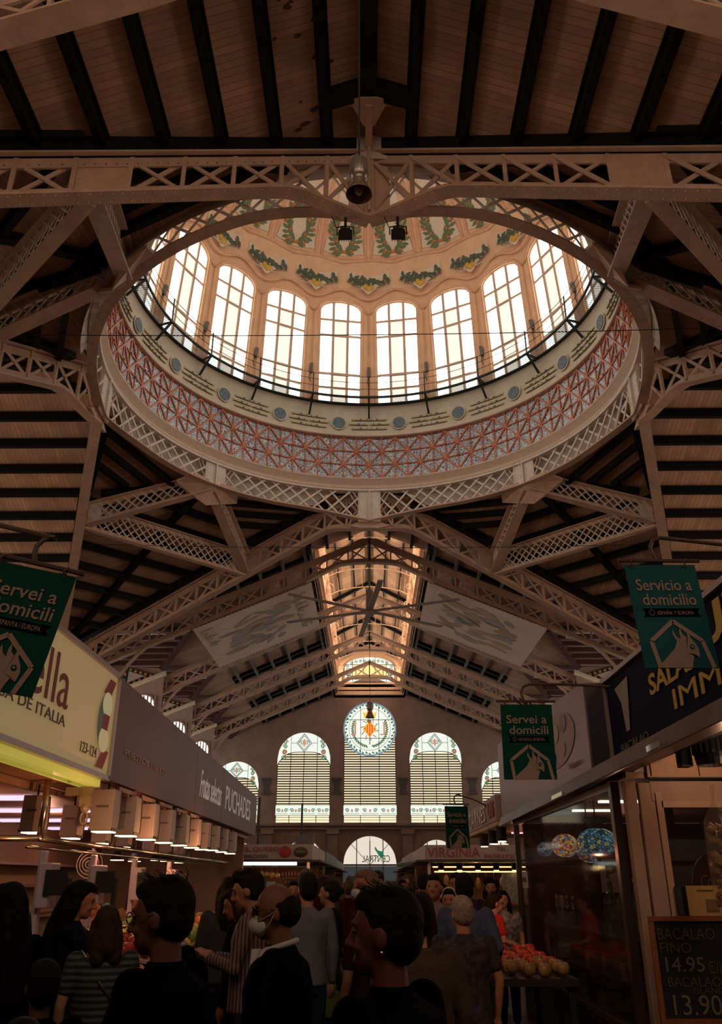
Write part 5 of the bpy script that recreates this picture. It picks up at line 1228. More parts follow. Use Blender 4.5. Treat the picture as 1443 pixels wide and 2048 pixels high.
FLU = glow('fluorescent_tube', (1, .82, .55), 3.2)
for i, (x, y) in enumerate(((2.72, 8.05), (2.62, 9.35), (2.62, 10.6))):
    g = G(); g.box((x + .1, y, .765), (.5, .09, .02)); o = fin('fluorescent_lamp', g, FLU, label='fluorescent ceiling light in the right shop, %s from the camera' % ordn[i].replace('nearest', 'first'), cat='light', group='fluorescent lights in the right shop')
warm_light(3.0, 8.8, .5, 7, (1, .62, .36)); warm_light(3.3, 11, .4, 7, (1, .5, .36)); warm_light(2.75, 6.25, .74, 16, (1, .50, .27)); warm_light(2.62, 6.6, 1.1, 5, (1, .50, .27))  # last two belong to no lamp, added to warm the door and panel
# shop front facing the camera: wall panel, door, chalk board
FRONT = mat('warm_shop_panel', (.50, .30, .19), .5, noise=.12, nscale=1.3); DOORF = mat('pinkish_door_frame', (.36, .24, .18), .5, noise=.12)
t = thing('shop_entrance', (2.9, 7.15, -1.65), 'pale framed glass door and wall panel of the right hand shop', 'shop front')
g = G(); g.box((3.17, 7.2, .955), (1.7, .08, .35)); fin('wall_panel', g, FRONT, t)
g = G()
for x in (2.35, 2.75, 3.15): g.box((x, 7.155, .97), (.006, .01, .36))
g.box((3.17, 7.15, .77), (1.7, .05, .012)); fin('panel_joint', g, BLACK, t)
g = G(); g.box((2.145, 7.15, -.45), (.09, .1, 2.4)); g.box((2.27, 7.12, -.45), (.13, .06, 2.36)); g.box((3.1, 7.12, .66), (1.6, .07, .16)); g.box((3.1, 7.12, -1.15), (1.6, .06, .2)); fin('door_frame', g, DOORF, t, bevel=.008)
g = G(); g.box((2.36, 7.10, -.45), (.05, .05, 2.2)); g.box((3.1, 7.10, .56), (1.45, .05, .05)); fin('door_leaf_frame', g, mat('door_frame_light', (.42, .27, .19), .45), t)
g = G(); g.box((3.1, 7.13, -.3), (1.5, .012, 1.75))
GLS = mat('shop_glass', (.02, .02, .025), .05, alpha=.25, spec=.8); fin('door_glass', g, GLS, t)
g = G(); g.box((2.40, 7.06, -.22), (.045, .03, .34)); g.tube([(2.30, 7.05, -.30), (2.30, 7.03, -.36), (2.31, 7.03, -.42)], .018, 6); fin('door_handle', g, BLACK, t)
t = thing('chalkboard', (2.3, 6.75, -.9), 'black chalk price board in an orange wooden frame, leaning on the glass door', 'chalkboard')
CB = lambda u, v, d=0.0: Vector((2.03 + .60 * u + .02 * v, 6.62 + .18 * (v) - d, -.285 - .60 * (1 - v) - .01))
CB = lambda u, v, d=0.0: Vector((2.045 + .62 * u - .0 * v, 6.66 - d, -.885 + .615 * v))
g = G(); g.poly([CB(0, 0), CB(1, 0), CB(1, 1), CB(0, 1)], (0, .02, 0)); fin('slate', g, mat('slate_black', (.006, .007, .010), .5), t)
g = G()
for a, b in (((-.02, 0), (-.02, 1)), ((1.02, 0), (1.02, 1)), ((-.045, 1.02), (1.045, 1.02)), ((-.045, -.02), (1.045, -.02))): g.beam(CB(*a, .005), CB(*b, .005), .035, .03, up=(0, 1, 0) if a[0] == b[0] else (0, 0, 1))
fin('wooden_frame', g, mat('orange_wood', (.24, .07, .025), .5, noise=.3), t)
CH = mat('chalk', (.13, .12, .075), .9); CH2 = mat('chalk_dim', (.07, .055, .045), .9)
for s_, u0, v0, w, h, m_ in (('BACALAO', .04, .80, .66, .12, CH2), ('FINO', .05, .66, .36, .11, CH2), ('14.95', .09, .47, .44, .15, CH), ('€/Kilo', .56, .45, .36, .13, CH2), ('BACALAO', .09, .32, .60, .10, CH2), ('ISLANDIA', .36, .25, .46, .06, CH2), ('13.90', .12, .04, .54, .20, CH), ('€/Kilo', .68, .04, .30, .12, CH2)):
    g = text_G(s_, CB(u0, v0, .004), (1, 0, 0), (0, 0, 1), w * .62, h * .615, .003); fin('chalk_writing', g, m_, t)
t = thing('paper_notice', (2.45, 7.0, -.2), 'yellow paper notices standing on top of the chalkboard', 'notice'); g = G(); g.box((2.46, 6.66, -.14), (.27, .012, .2)); fin('sheet', g, mat('yellow_paper', (.42, .27, .09), .7), t); g = G(); g.box((2.5, 6.652, -.17), (.09, .006, .08)); g.box((2.46, 6.652, -.07), (.12, .006, .008)); fin('print', g, mat('brown_print', (.2, .1, .05), .7), t)
t = thing('round_drink_sign', (3.0, 7.6, -.05), 'dark red round drink sign behind the glass door', 'sign'); g = G(); g.disc((2.95, 7.6, -.02), .24, (0, -1, 0), .03, 32); fin('disc', g, mat('dark_red_disc', (.09, .008, .012), .4), t); g = text_G('Coca-Cola', (2.77, 7.56, -.06), (1, 0, 0), (0, 0, 1), .36, .1, .004, shear=.3); fin('lettering', g, mat('dim_white', (.3, .2, .18), .5), t)
for i, z in enumerate((.22, .0)):
    g = G(); x, y = 2.93, 8.2; g.poly([(x - .3, y, z + .12), (x + .4, y, z + .12), (x + .4, y, z + .1), (x + .32, y, z - .06), (x - .2, y, z - .06), (x - .26, y, z + .08)], (0, .35, 0)); fin('plastic_tub', g, mat('grey_tub', (.16, .14, .13), .4), label='grey plastic tub on the shop shelf, %s one' % ('upper', 'lower')[i], cat='tub', group='grey tubs behind the door')
t = thing('snack_bag', (2.93, 6.6, -.1), 'tall clear bag of dried snacks hanging at the right edge', 'bag')
g = G(); rnd = random.Random(9)
for q in range(150):
    z = rnd.uniform(-.2, .36); x = 2.44 + rnd.uniform(-.07, .09); y = 6.2 + rnd.uniform(-.08, .02); g.ball((x, y, z), (rnd.uniform(.015, .035), .02, rnd.uniform(.01, .03)), 6, 4, Matrix.Rotation(rnd.uniform(0, 3), 3, 'Y'))
fin('snack', g, mat('dried_snack', (.40, .22, .09), .6, noise=.4, nscale=15), t, kind='stuff')
g = G(); g.lathe([(.03, .62), (.015, .52), (.04, .46), (.09, .38), (.105, .1), (.10, -.18), (.06, -.24)], (2.445, 6.18, 0), 16); fin('clear_film', g, mat('clear_film', (.5, .4, .3), .15, alpha=.15, spec=1), t, smooth=True)
t = thing('spotlight', (2.62, 6.7, 1.0), 'black ribbed spotlight at the upper right, above the shop door', 'spotlight'); g = G(); g.lathe([(.12, .0), (.13, .05), (.13, .2), (.10, .24)], (2.58, 6.4, .78), 20); g.box((2.40, 6.5, .93), (.08, .12, .3)); g.tube([(2.44, 6.5, .98), (2.54, 6.4, .98)], .02, 6)
for q in range(20): a = q * pi / 10; g.beam((2.58 + .132 * cos(a), 6.4 + .132 * sin(a), .86), (2.58 + .132 * cos(a), 6.4 + .132 * sin(a), .98), .012, .02)
fin('lamp_body', g, BLACK, t)
# glazed vitrine along the aisle
t = thing('glass_vitrine', (2.3, 9.8, -1.65), 'tall dark glass vitrine along the right side of the aisle', 'vitrine')
g = G(); VF = mat('vitrine_frame', (.10, .07, .065), .3, metal=.6); VX = 2.06
for y in (7.3, 12.35): g.box((VX, y, -.45), (.07, .09, 2.42))
g.box((VX, 9.8, -1.08), (.08, 5.1, .05)); g.box((VX, 9.8, -1.14), (.05, 5.1, .03)); g.box((VX, 9.8, .72), (.06, 5.1, .06)); fin('frame', g, VF, t)
g = G(); g.box((VX, 9.8, -.2), (.008, 5.0, 1.8)); fin('glass', g, GLS, t)
g = G(); g.box((2.4, 9.8, -1.4), (.66, 5.0, .5)); fin('base', g, mat('vitrine_base', (.008, .006, .008), .4), t)
g = G()
for z, x1 in ((-.45, 2.75), (-.78, 2.75), (-1.1, 2.75)): g.box((2.42, 9.7, z), (.62, 4.9, .02))
fin('shelf', g, mat('glass_shelf', (.05, .07, .08), .15, spec=.8), t)
g = G(); g.box((4.9, 10, -.4), (.06, 6, 2.4)); g.box((3.6, 12.9, -.45), (2.7, .06, 2.4)); fin('shop_wall', g, mat('dark_red_wall', (.09, .025, .03), .6), t)
g = G(); g.box((3.0, 9.0, -.15), (.08, .5, 1.7)); fin('red_curtain', g, mat('deep_red_cloth', (.04, .003, .01), .8), t)
rnd = random.Random(21)
BOT = mat('dark_glass_bottle', (.02, .03, .03), .08, spec=.9); CAPM = mat('pale_cap', (.35, .3, .28), .4)
for i, (x, y) in enumerate(((2.28, 7.75), (2.28, 8.15), (2.28, 8.6), (2.3, 10.3), (2.3, 10.6), (2.3, 10.9), (2.32, 11.3))):
    big = i < 3; h = .42 if big else .24; g = G(); z = -.44; r = .075 if big else .035
    g.lathe([(0, 0), (r, 0), (r, h * .55), (r * .8, h * .68), (r * .35, h * .8), (r * .3, h)], (x, y, z), 14)
    t = fin('glass_bottle' if not big else 'glass_jar', g, mat('clear_blueish_glass', (.06, .09, .10), .05, spec=1, alpha=.55) if big else BOT, smooth=True, label=('tall clear glass bottle on the vitrine top shelf, %s from the door' if big else 'small dark bottle on the vitrine top shelf, %s of the little group') % ordn[i if big else i - 3].replace('nearest', 'first'), cat='bottle', group='clear bottles in the vitrine' if big else 'small bottles in the vitrine')
    g = G(); g.tube([(x, y, z + h), (x, y, z + h + .03)], r * .36, 8); fin('cap', g, CAPM, t)
for i in range(14):
    y = 7.6 + .33 * i; z = (-.77, -1.09)[i % 2]; g = G(); w = rnd.uniform(.12, .2); g.box((2.35, y, z + .05), (.24, w, rnd.uniform(.07, .13))); c = rnd.choice([(.12, .03, .02), (.16, .08, .04), (.05, .05, .06), (.2, .13, .08)])
    fin('food_package', g, mat('package_%d' % i, c, .5, noise=.4, nscale=12), label='small food package on the %s vitrine shelf, number %d from the door' % (('middle', 'bottom')[i % 2], i // 2 + 1), cat='package', group='packages in the vitrine')
for (x, y, z, w, h, s_, ct, cb, nm) in ((2.09, 11.6, .10, .12, .13, 'VISA', (.01, .02, .12), (.35, .30, .30), 'white card payment sticker on the vitrine glass'), (2.09, 9.35, .12, .0, .0, None, None, None, None)):
    if s_:
        t = thing('sticker', (x, y, z), nm, 'sticker'); g = G(); g.box((2.045, 11.85, .0), (.01, .36, .2)); fin('sheet', g, mat('white_sheet', (.42, .36, .36), .6), t); g = text_G('VISA', (2.036, 11.99, -.03), (0, -1, 0), (0, 0, 1), .28, .06, .003); fin('lettering', g, mat('visa_navy', (.01, .015, .08), .5), t)
t = thing('parking_sign', (3.3, 12.4, 0), 'white notice with a big green letter P at the back of the right shop', 'sign'); g = G(); g.box((3.32, 12.35, .05), (.30, .02, .42)); fin('sheet', g, MATS['white_sheet'], t); g = text_G('P', (3.24, 12.335, -.02), (1, 0, 0), (0, 0, 1), .15, .22, .004, bold=.02); fin('lettering', g, mat('p_green', (.02, .12, .05), .5), t)
t = thing('price_label', (3.35, 12.2, -.3), 'small striped card below the letter P notice', 'card'); g = G(); g.box((3.42, 12.3, -.32), (.34, .02, .16)); fin('sheet', g, mat('dark_card', (.03, .02, .05), .6), t); g = G()
for q in range(5): g.box((3.42, 12.285, -.38 + .03 * q), (.32, .006, .012))
fin('red_stripe', g, mat('stripe_red', (.2, .03, .03), .6), t)
# mosaic lamps
def mosaic(x, y, z, r, h, cols, label, top):
    t = thing('mosaic_lamp', (x, y, z), label, 'hanging lamp', 'mosaic lamps in the right shop')
    prof = [(r * sin(pi * (.06 + .88 * q / 10)), h * cos(pi * (.06 + .88 * q / 10))) for q in range(11)]; g = G(); g.lathe(prof, (x, y, z), 28); m = mat('mosaic_glass_%d' % int(y * 10), (.1, .1, .1), .2)
    nt = m.node_tree; tc = N(m, 'ShaderNodeTexCoord'); vo = N(m, 'ShaderNodeTexVoronoi'); vo.inputs['Scale'].default_value = 7.5 / r * .8; nt.links.new(tc.outputs['Object'], vo.inputs['Vector'])
    rp_ = N(m, 'ShaderNodeValToRGB'); rp_.color_ramp.interpolation = 'CONSTANT'; e = rp_.color_ramp.elements; e[0].color = cols[0] + (1,); e[1].color = cols[1] + (1,); e[1].position = .35
    for k, c in enumerate(cols[2:]): q = e.new(.55 + .15 * k); q.color = c + (1,)
    sp = N(m, 'ShaderNodeSeparateColor'); nt.links.new(vo.outputs['Color'], sp.inputs[0]); nt.links.new(sp.outputs[0], rp_.inputs[0])
    v2 = N(m, 'ShaderNodeTexVoronoi', feature='DISTANCE_TO_EDGE'); v2.inputs['Scale'].default_value = 7.5 / r * .8; nt.links.new(tc.outputs['Object'], v2.inputs['Vector'])
    gt = N(m, 'ShaderNodeMath', operation='GREATER_THAN'); nt.links.new(v2.outputs['Distance'], gt.inputs[0]); gt.inputs[1].default_value = .07
    mu = N(m, 'ShaderNodeMath', operation='MULTIPLY'); nt.links.new(gt.outputs[0], mu.inputs[0]); mu.inputs[1].default_value = .5
    b = nt.nodes['Principled BSDF']; nt.links.new(rp_.outputs[0], b.inputs['Emission Color']); nt.links.new(rp_.outputs[0], b.inputs['Base Color']); nt.links.new(mu.outputs[0], b.inputs['Emission Strength'])
    fin('mosaic_shade', g, m, t, smooth=True)
    g = G(); g.lathe([(r * .3, h * .95), (r * .35, h * 1.25), (r * .62, h * 1.62), (r * .6, h * 1.7), (r * .3, h * 1.5)], (x, y, z), 20); g.lathe([(r * .3, -h * .95), (r * .12, -h * 1.15), (r * .1, -h * 1.3), (0, -h * 1.6)], (x, y, z), 12)
    for a in (0, 2.1, 4.2): g.tube([(x + r * .6 * cos(a), y + r * .6 * sin(a), z + h * 1.65), (x, y, top - .03)], .007, 5)
    g.tube([(x, y, top - .05), (x, y, .78)], .008, 5); fin('metal_fitting', g, BLACK, t)
    return t
mosaic(2.29, 8.9, .345, .20, .135, [(.05, .16, .24), (.14, .36, .46), (.03, .08, .12), (.4, .35, .15)], 'largest blue mosaic lamp hanging at the right of the shop window', .62)
mosaic(2.27, 10.3, .36, .155, .13, [(.62, .30, .12), (.75, .5, .2), (.1, .35, .5), (.35, .08, .03)], 'orange and blue mosaic lamp, second from the left in the shop window', .66)
mosaic(2.25, 9.1, .27, .13, .12, [(.12, .05, .04), (.5, .4, .35), (.45, .15, .08), (.1, .2, .28)], 'dark jewelled mosaic lamp between the blue and the orange one', .60)
mosaic(2.25, 11.4, .355, .10, .09, [(.04, .04, .05), (.10, .12, .14), (.2, .1, .08), (.1, .2, .28)], 'small dark mosaic lamp nearest the aisle post', .64)

# white sign with red letters farther down, black spots beneath
t = thing('stall_sign', (2.1, 15.4, .83), 'white sign with tall red letters behind the smallest banner', 'stall sign'); g = G(); g.box((2.1, 15.5, 1.02), (.3, 4.1, .38)); fin('sign_box', g, mat('white_sign_dim', (.30, .20, .19), .5), t)
side_text('US', 13.6, 14.3, .9, .24, mat('sign_red', (.26, .01, .01), .5), t, X=1.94, right=True, bold=.03); side_text('CARNES', 14.6, 17.0, .88, .26, mat('foil_letter', (.38, .12, .09), .3, metal=.4), t, X=1.94, right=True)
g = G(); g.box((2.7, 15.5, .79), (1.5, 4.2, .06)); fin('soffit', g, SOFFIT, t)
for i, y in enumerate((14.0, 15.0, 16.2)):
    t = thing('spotlight', (2.05, y, .55), 'black barrel spotlight under the red lettered sign, %s from the camera' % ordn[i].replace('nearest', 'first'), 'spotlight', 'barrel spotlights on the right'); g = G(); g.tube([(2.1, y, .80), (2.1, y, .56)], .075, 14); fin('barrel', g, BLACK, t); g = G(); g.disc((2.1, y, .555), .065, (0, 0, -1), .01, 16); fin('glowing_mouth', g, MOUTH, t)
g = G(); g.box((2.9, 15.5, .752), (.8, .06, .03)); fin('pink_tube', g, glow('pink_tube', (1, .35, .40), 2.5), label='pink neon tube under the ceiling of the meat stall', cat='light')
warm_light(2.6, 15.2, .45, 5, (1, .35, .25))

# ------------------------------------------------------------------ island stalls facing the camera
CREAMS = mat('cream_sign_panel', (.42, .31, .28), .5, noise=.1)
def island(x0, x1, y0, y1, z0, z1, label, signm):
    t = thing('market_stall', ((x0 + x1) / 2, (y0 + y1) / 2, -1.65), label, 'market stall')
    g = G(); g.box(((x0 + x1) / 2, (y0 + y1) / 2, (z0 + z1) / 2), (x1 - x0, y1 - y0, z1 - z0)); fin('sign_band', g, signm, t)
    g = G(); g.box(((x0 + x1) / 2, (y0 + y1) / 2, z0 - .04), (x1 - x0 + .5, y1 - y0 + .5, .05)); fin('canopy_edge', g, mat('dark_canopy', (.05, .035, .035), .5), t)
    g = G(); g.box(((x0 + x1) / 2, y1 - .3, -.45), (x1 - x0 - .2, .1, 1.7)); fin('back_wall', g, mat('amber_back', (.42, .20, .07), .6, noise=.5, nscale=4), t)
    g = G(); g.box(((x0 + x1) / 2, (y0 + y1) / 2, -1.2), (x1 - x0, y1 - y0, .85)); fin('counter', g, mat('stall_counter', (.06, .035, .03), .4), t)
    for x in (x0 + .1, x1 - .1):
        g = G(); g.box((x, y0 + .1, -.2), (.08, .08, 1.3)); fin('corner_post', g, CHROME, t)
    return t
t = island(-4.9, -1.55, 24, 31, .50, .88, 'cheese stall with a cream sign in red and navy letters, far left of the aisle', CREAMS)
g = text_G('BOUTIQUE DEL QUESO', (-4.75, 23.985, .68), (1, 0, 0), (0, 0, 1), 2.3, .13, .01, bold=.01); fin('red_lettering', g, mat('sign_red_2', (.32, .02, .03), .5), t)
g = text_G('EXTENSA VARIACION', (-4.4, 23.985, .53), (1, 0, 0), (0, 0, 1), 1.65, .095, .01, bold=.01); fin('navy_lettering', g, mat('sign_navy', (.01, .015, .07), .5), t)
g = G(); g.ball((-2.28, 23.97, .69), (.17, .02, .15), 18, 10); fin('tomato_print', g, mat('tomato_red', (.38, .02, .015), .5), t); g = G(); g.poly([(-2.28 + r * cos(a), 23.94, .80 + r * .6 * sin(a)) for a, r in [(q * pi / 5, .07 if q % 2 else .03) for q in range(10)]], (0, .01, 0)); fin('tomato_leaf', g, mat('leaf_print', (.03, .1, .04), .5), t)
g = G(); g.ball((-1.86, 23.97, .68), (.19, .02, .13), 18, 8); fin('round_logo', g, mat('logo_brown', (.05, .015, .02), .5), t); g = text_G('QUESO', (-2.0, 23.94, .655), (1, 0, 0), (0, 0, 1), .28, .06, .004); fin('logo_lettering', g, mat('logo_gold', (.4, .25, .05), .5), t)
g = G(); g.box((-3.0, 23.9, .40), (2.1, .1, .10)); g.box((-4.2, 23.9, .40), (.8, .1, .06)); fin('light_tube', g, glow('cool_tube', (.85, 1.0, .95), 1.3), t)
g = G(); g.box((-3.2, 28, -.1), (3.2, .05, .9)); fin('shop_partition', g, MATS['amber_back'], t)
rnd = random.Random(4)
for r_ in range(3):
    for q in range(9):
        z = .05 - .22 * r_; g = G(); x = -2.45 + .09 * q if True else 0; g.lathe([(0, 0), (.03, 0), (.035, .05), (.03, .13), (.012, .15), (.012, .17)], (x, 25.2, z), 8)
        fin('jar', g, mat('dark_jar', (.10, .03, .02), .3), smooth=True, label='dark jar on the lit rack of the cheese stall, %s row' % ('top', 'middle', 'bottom')[r_], cat='jar', group='jars in the %s row of the cheese stall' % ('top', 'middle', 'bottom')[r_])
g = G()
for r_ in range(3): g.box((-2.1, 25.2, .04 - .22 * r_), (.95, .2, .02))
fin('jar_rack', g, mat('rack_wood', (.12, .05, .03), .5), label='small wooden rack of jars in the cheese stall', cat='rack')
def hang(kind, xs, y, z, m, lab, cat, grp, r=(.05, .05, .11)):
    for i, x in enumerate(xs):
        g = G(); zz = z + rnd.uniform(-.05, .05); g.ball((x, y, zz), (r[0], r[1], r[2] * rnd.uniform(.8, 1.2)), 8, 6); g.tube([(x, y, zz + r[2]), (x, y, z + .32)], .006, 4)
        fin(kind, g, m, smooth=True, label=lab, cat=cat, group=grp)
hang('hanging_sausage', [-4.5 + .13 * q for q in range(10)], 24.6, .12, mat('red_sausage', (.40, .05, .02), .4), 'red sausage hanging at the left of the cheese stall', 'sausage', 'sausages in the cheese stall')
hang('hanging_cheese', [-3.1 + .14 * q for q in range(5)], 24.6, .10, mat('amber_cheese', (.65, .28, .06), .4), 'amber cheese hanging in the middle of the cheese stall', 'cheese', 'hanging cheeses in the cheese stall', (.08, .06, .08))
for i in range(6):
    g = G(); g.box((-4.3 + .33 * i, 24.2, -.12), (.24, .02, .14)); c = [(.5, .36, .05), (.5, .36, .05), (.3, .25, .2)][i % 3]; fin('price_card', g, mat('card_%d' % (i % 3), c, .6), label='%s price card along the cheese stall window, number %d from the left' % (('yellow', 'yellow', 'grey')[i % 3], i + 1), cat='price card', group='price cards of the cheese stall')
warm_light(-3.6, 25.6, .3, 14, (1, .5, .2)); warm_light(-2.2, 24.8, .3, 8, (1, .6, .3))
t = island(1.5, 6.3, 24, 31, .50, .86, 'butcher stall with a pale sign in thin red letters, far right of the aisle', CREAMS)
SR = mat('sign_red_3', (.30, .03, .04), .5)
for s_, x, w, z, h, b_ in (('VIRGINIA', 1.56, 1.42, .55, .25, 0), ('TEL:', 3.42, .32, .71, .09, 0), ('963829206', 3.08, 1.0, .53, .10, 0), ('VIR', 4.12, 1.1, .55, .24, .03)):
    g = text_G(s_, (x, 23.985, z), (1, 0, 0), (0, 0, 1), w, h, .01, bold=b_); fin('red_lettering', g, SR, t)
g = G(); g.poly([(1.5, 24, .5), (1.5, 24, .4), (.95, 31, .4), (.95, 31, .5)], (.1, 0, 0)); fin('side_awning', g, mat('awning_dark', (.03, .03, .03), .5), t)
for i in range(6):
    x = 1.95 + .5 * i; q_ = thing('spotlight', (x, 24.4, .2), 'black barrel spotlight in the butcher stall, %s from the left' % ordn[i].replace('nearest', 'first'), 'spotlight', 'spotlights in the butcher stall'); g = G(); g.tube([(x, 24.4, .42), (x, 24.4, .24)], .09, 10); fin('barrel', g, BLACK, q_); g = G(); g.disc((x, 24.4, .235), .07, (0, 0, -1), .01, 12); fin('glowing_mouth', g, MOUTH, q_)
g = G()
for z, y in ((.33, 25.5), (.20, 24.9)): g.box((3.6, y, z), (3.6, .05, .03))
fin('amber_tube', g, glow('amber_tube', (1, .55, .16), 3.0), t)
hang('hanging_ham', [1.9 + .22 * q for q in range(16)], 24.9, -.1, mat('cured_ham', (.45, .2, .07), .4, noise=.4), 'cured ham hanging in the lit butcher stall', 'ham', 'hams in the butcher stall', (.07, .06, .16))
g = G(); g.box((3.95, 24.5, -.2), (.7, .04, .75)); fin('wall_poster', g, mat('pale_poster', (.30, .26, .20), .6, noise=.6, nscale=9), label='pale poster hanging in the butcher stall', cat='poster')
warm_light(3.0, 25.2, .25, 15, (1, .5, .2)); warm_light(4.6, 25.2, .25, 10, (1, .5, .2))
# stalls farther back along the aisle, seen as small boxes
for i, (x0, x1, y0, y1, c, lab) in enumerate(((-5.5, -1.6, 33, 44, (.12, .16, .17), 'far stall with a teal sign behind the cheese stall'), (-5.5, -1.7, 46, 60, (.30, .24, .22), 'farthest pale stall on the left of the aisle'), (1.6, 6.0, 33, 44, (.34, .26, .24), 'far stall with a white sign behind the butcher stall'), (1.8, 6, 46, 60, (.25, .2, .19), 'farthest pale stall on the right of the aisle'))):
    t = island(x0, x1, y0, y1, .5, .95, lab, mat('far_sign_%d' % i, c, .5, noise=.3, nscale=3)); warm_light((x0 + x1) / 2, y0 + .6, .2, 10, (1, .5, .3))
    g = G(); g.box(((x0 + x1) / 2, y0 + .1, .38), ((x1 - x0) * .7, .08, .04)); fin('light_tube', g, glow('far_tube', (1, .75, .6), 2.0), t)
for x, y, h in ((-3.1, 24.5, 1.25), (-1.9, 24.6, 1.1)):
    g = G(); g.tube([(x, y, .88), (x, y, .88 + h)], .03, 6); fin('vent_pipe', g, BLACK, label='thin dark pipe on the cheese stall roof, the %s one' % ('left' if x < -3 else 'right'), cat='pipe', group='roof pipes')
for x, lab in ((-1.8, 'grey air conditioner box on the cheese stall roof, nearest the aisle'), (-3.9, 'grey air conditioner box on the left of the cheese stall roof')):
    g = G(); g.box((x, 24.5, 1.0), (.5, .4, .24)); fin('air_conditioner', g, mat('grey_unit', (.10, .09, .09), .5), label=lab, cat='air conditioner')
# fruit and nut table in front of the right stalls
t = thing('produce_table', (1.7, 11.2, -1.65), 'dark table piled with red produce beside the boy in red', 'table')
g = G(); g.box((1.50, 9.6, -.86), (.82, 2.0, .06)); fin('table_top', g, mat('table_dark', (.03, .02, .02), .4), t)
for (x, y) in ((1.15, 8.7), (1.85, 8.7), (1.15, 10.5), (1.85, 10.5)):
    g = G(); g.box((x, y, -1.27), (.06, .06, .76)); fin('leg', g, BLACK, t)
rnd = random.Random(8); REDP = [('red_pepper', (.62, .06, .02)), ('potato', (.42, .22, .09)), ('onion', (.55, .13, .08))]
for nm, c in REDP: PRC.append((nm, c))
k_ = 0
for a in range(5):
    for b in range(10):
        kind = 'potato' if b < 3 else ('onion' if b < 5 and a < 3 else 'red_pepper'); k_ += 1
        fruit_at(kind, 1.18 + .155 * a + rnd.uniform(-.02, .02), 8.75 + .19 * b + rnd.uniform(-.02, .02), -.83 + rnd.uniform(0, .04) + (.05 if b > 8 else 0), '%s piled on the dark produce table on the right' % kind.replace('_', ' '), '%ss on the produce table' % kind.replace('_', ' '), 1.6, k_)
for i, (x, y) in enumerate(((1.25, 10.35), (1.42, 10.3))):
    t = thing('juice_cup', (x, y, -.76), 'cup of juice with a straw on the produce table, the %s one' % ('left', 'right')[i], 'cup', 'juice cups'); g = G(); g.lathe([(0, 0), (.035, 0), (.045, .12)], (x, y, -.76), 12); fin('cup', g, mat('orange_juice', (.75, .35, .08), .3), t); g = G(); g.tube([(x, y, -.66), (x + .01, y, -.44)], .006, 5); fin('straw', g, mat('white_straw', (.6, .5, .45), .5), t)
warm_light(1.6, 9.8, .25, 12, (1, .30, .16))  # added light over the produce, without a lamp of its own
# ------------------------------------------------------------------ people
def remesh(g, vox, it=2):
    me = bpy.data.meshes.new('tmp'); me.from_pydata([tuple(p) for p in g.v], [], g.f); ob = bpy.data.objects.new('tmp', me); COL.objects.link(ob)
    m = ob.modifiers.new('r', 'REMESH'); m.mode = 'VOXEL'; m.voxel_size = vox; sm = ob.modifiers.new('s', 'SMOOTH'); sm.factor = .5; sm.iterations = it
    dg = bpy.context.evaluated_depsgraph_get(); dg.update(); r = bpy.data.meshes.new_from_object(ob.evaluated_get(dg)); out = G(); out.v = [tuple(v.co) for v in r.vertices]; out.f = [tuple(p.vertices) for p in r.polygons]
    bpy.data.objects.remove(ob); bpy.data.meshes.remove(me); bpy.data.meshes.remove(r); return out
def caps(g, pts, rs, n=10):
    for p, r in zip(pts, rs): g.ball(p, r * .995, n, 7)
    g.tube(pts, rs, n)
def stack(g, rows, n=16):
    """closed vertical body: rows of (x, y, z, rx, ry)"""
    vs = []; fs = []
    for (x, y, z, rx, ry) in rows:
        for k in range(n): vs.append((x + rx * cos(2 * pi * k / n), y + ry * sin(2 * pi * k / n), z))
    for i in range(len(rows) - 1):
        for k in range(n): fs.append((i * n + k, i * n + (k + 1) % n, (i + 1) * n + (k + 1) % n, (i + 1) * n + k))
    fs += [tuple(range(n))[::-1], tuple((len(rows) - 1) * n + k for k in range(n))]; g.add(vs, fs)
ARMS = {'down': ((.235, -.02, 1.12), (.245, .05, .87), (0, .15, -1)), 'fwd': ((.235, .03, 1.13), (.17, .27, 1.06), (-.2, 1, 0)), 'phone': ((.22, .06, 1.12), (.07, .27, 1.16), (-.3, .8, .6)),
        'reach': ((.24, .20, 1.22), (.19, .46, 1.12), (-.1, 1, -.15)), 'bag': ((.26, -.06, 1.13), (.22, .10, .98), (0, .8, -.3)), 'crossed': ((.24, .05, 1.12), (.02, .20, 1.16), (-1, .2, 0))}
def hand(g, w, d, side, r):
    """palm, four bent fingers of different lengths, thumb from the side of the palm"""
    w = Vector(w); d = Vector(d).normalized(); up = Vector((0, 0, 1)) if abs(d.z) < .7 else Vector((0, 1, 0)); ac = d.cross(up).normalized() * (1 if side > 0 else -1); nn = ac.cross(d).normalized()
    if nn.z > 0 and abs(d.z) < .7: nn = -nn
    g.ball(w + d * .045, (.036, .036, .022) if abs(d.z) < .7 else (.022, .036, .045), 10, 7)
    for k, L in enumerate((.062, .072, .068, .052)):
        b = w + d * .07 + ac * (-.027 + .018 * k); p1 = b + d * L * .5 + nn * .006; p2 = b + d * L * .8 + nn * .022; caps(g, [w + d * .03 + ac * (-.020 + .014 * k), b, p1, p2], [r * 1.1, r * 1.05, r, r * .85], 7)
    b = w + d * .025 - ac * .03; caps(g, [w + d * .01 - ac * .01, b, b + d * .03 - ac * .02, b + d * .055 - ac * .018 + nn * .01], [r * 1.2, r * 1.2, r * 1.05, r * .9], 7)
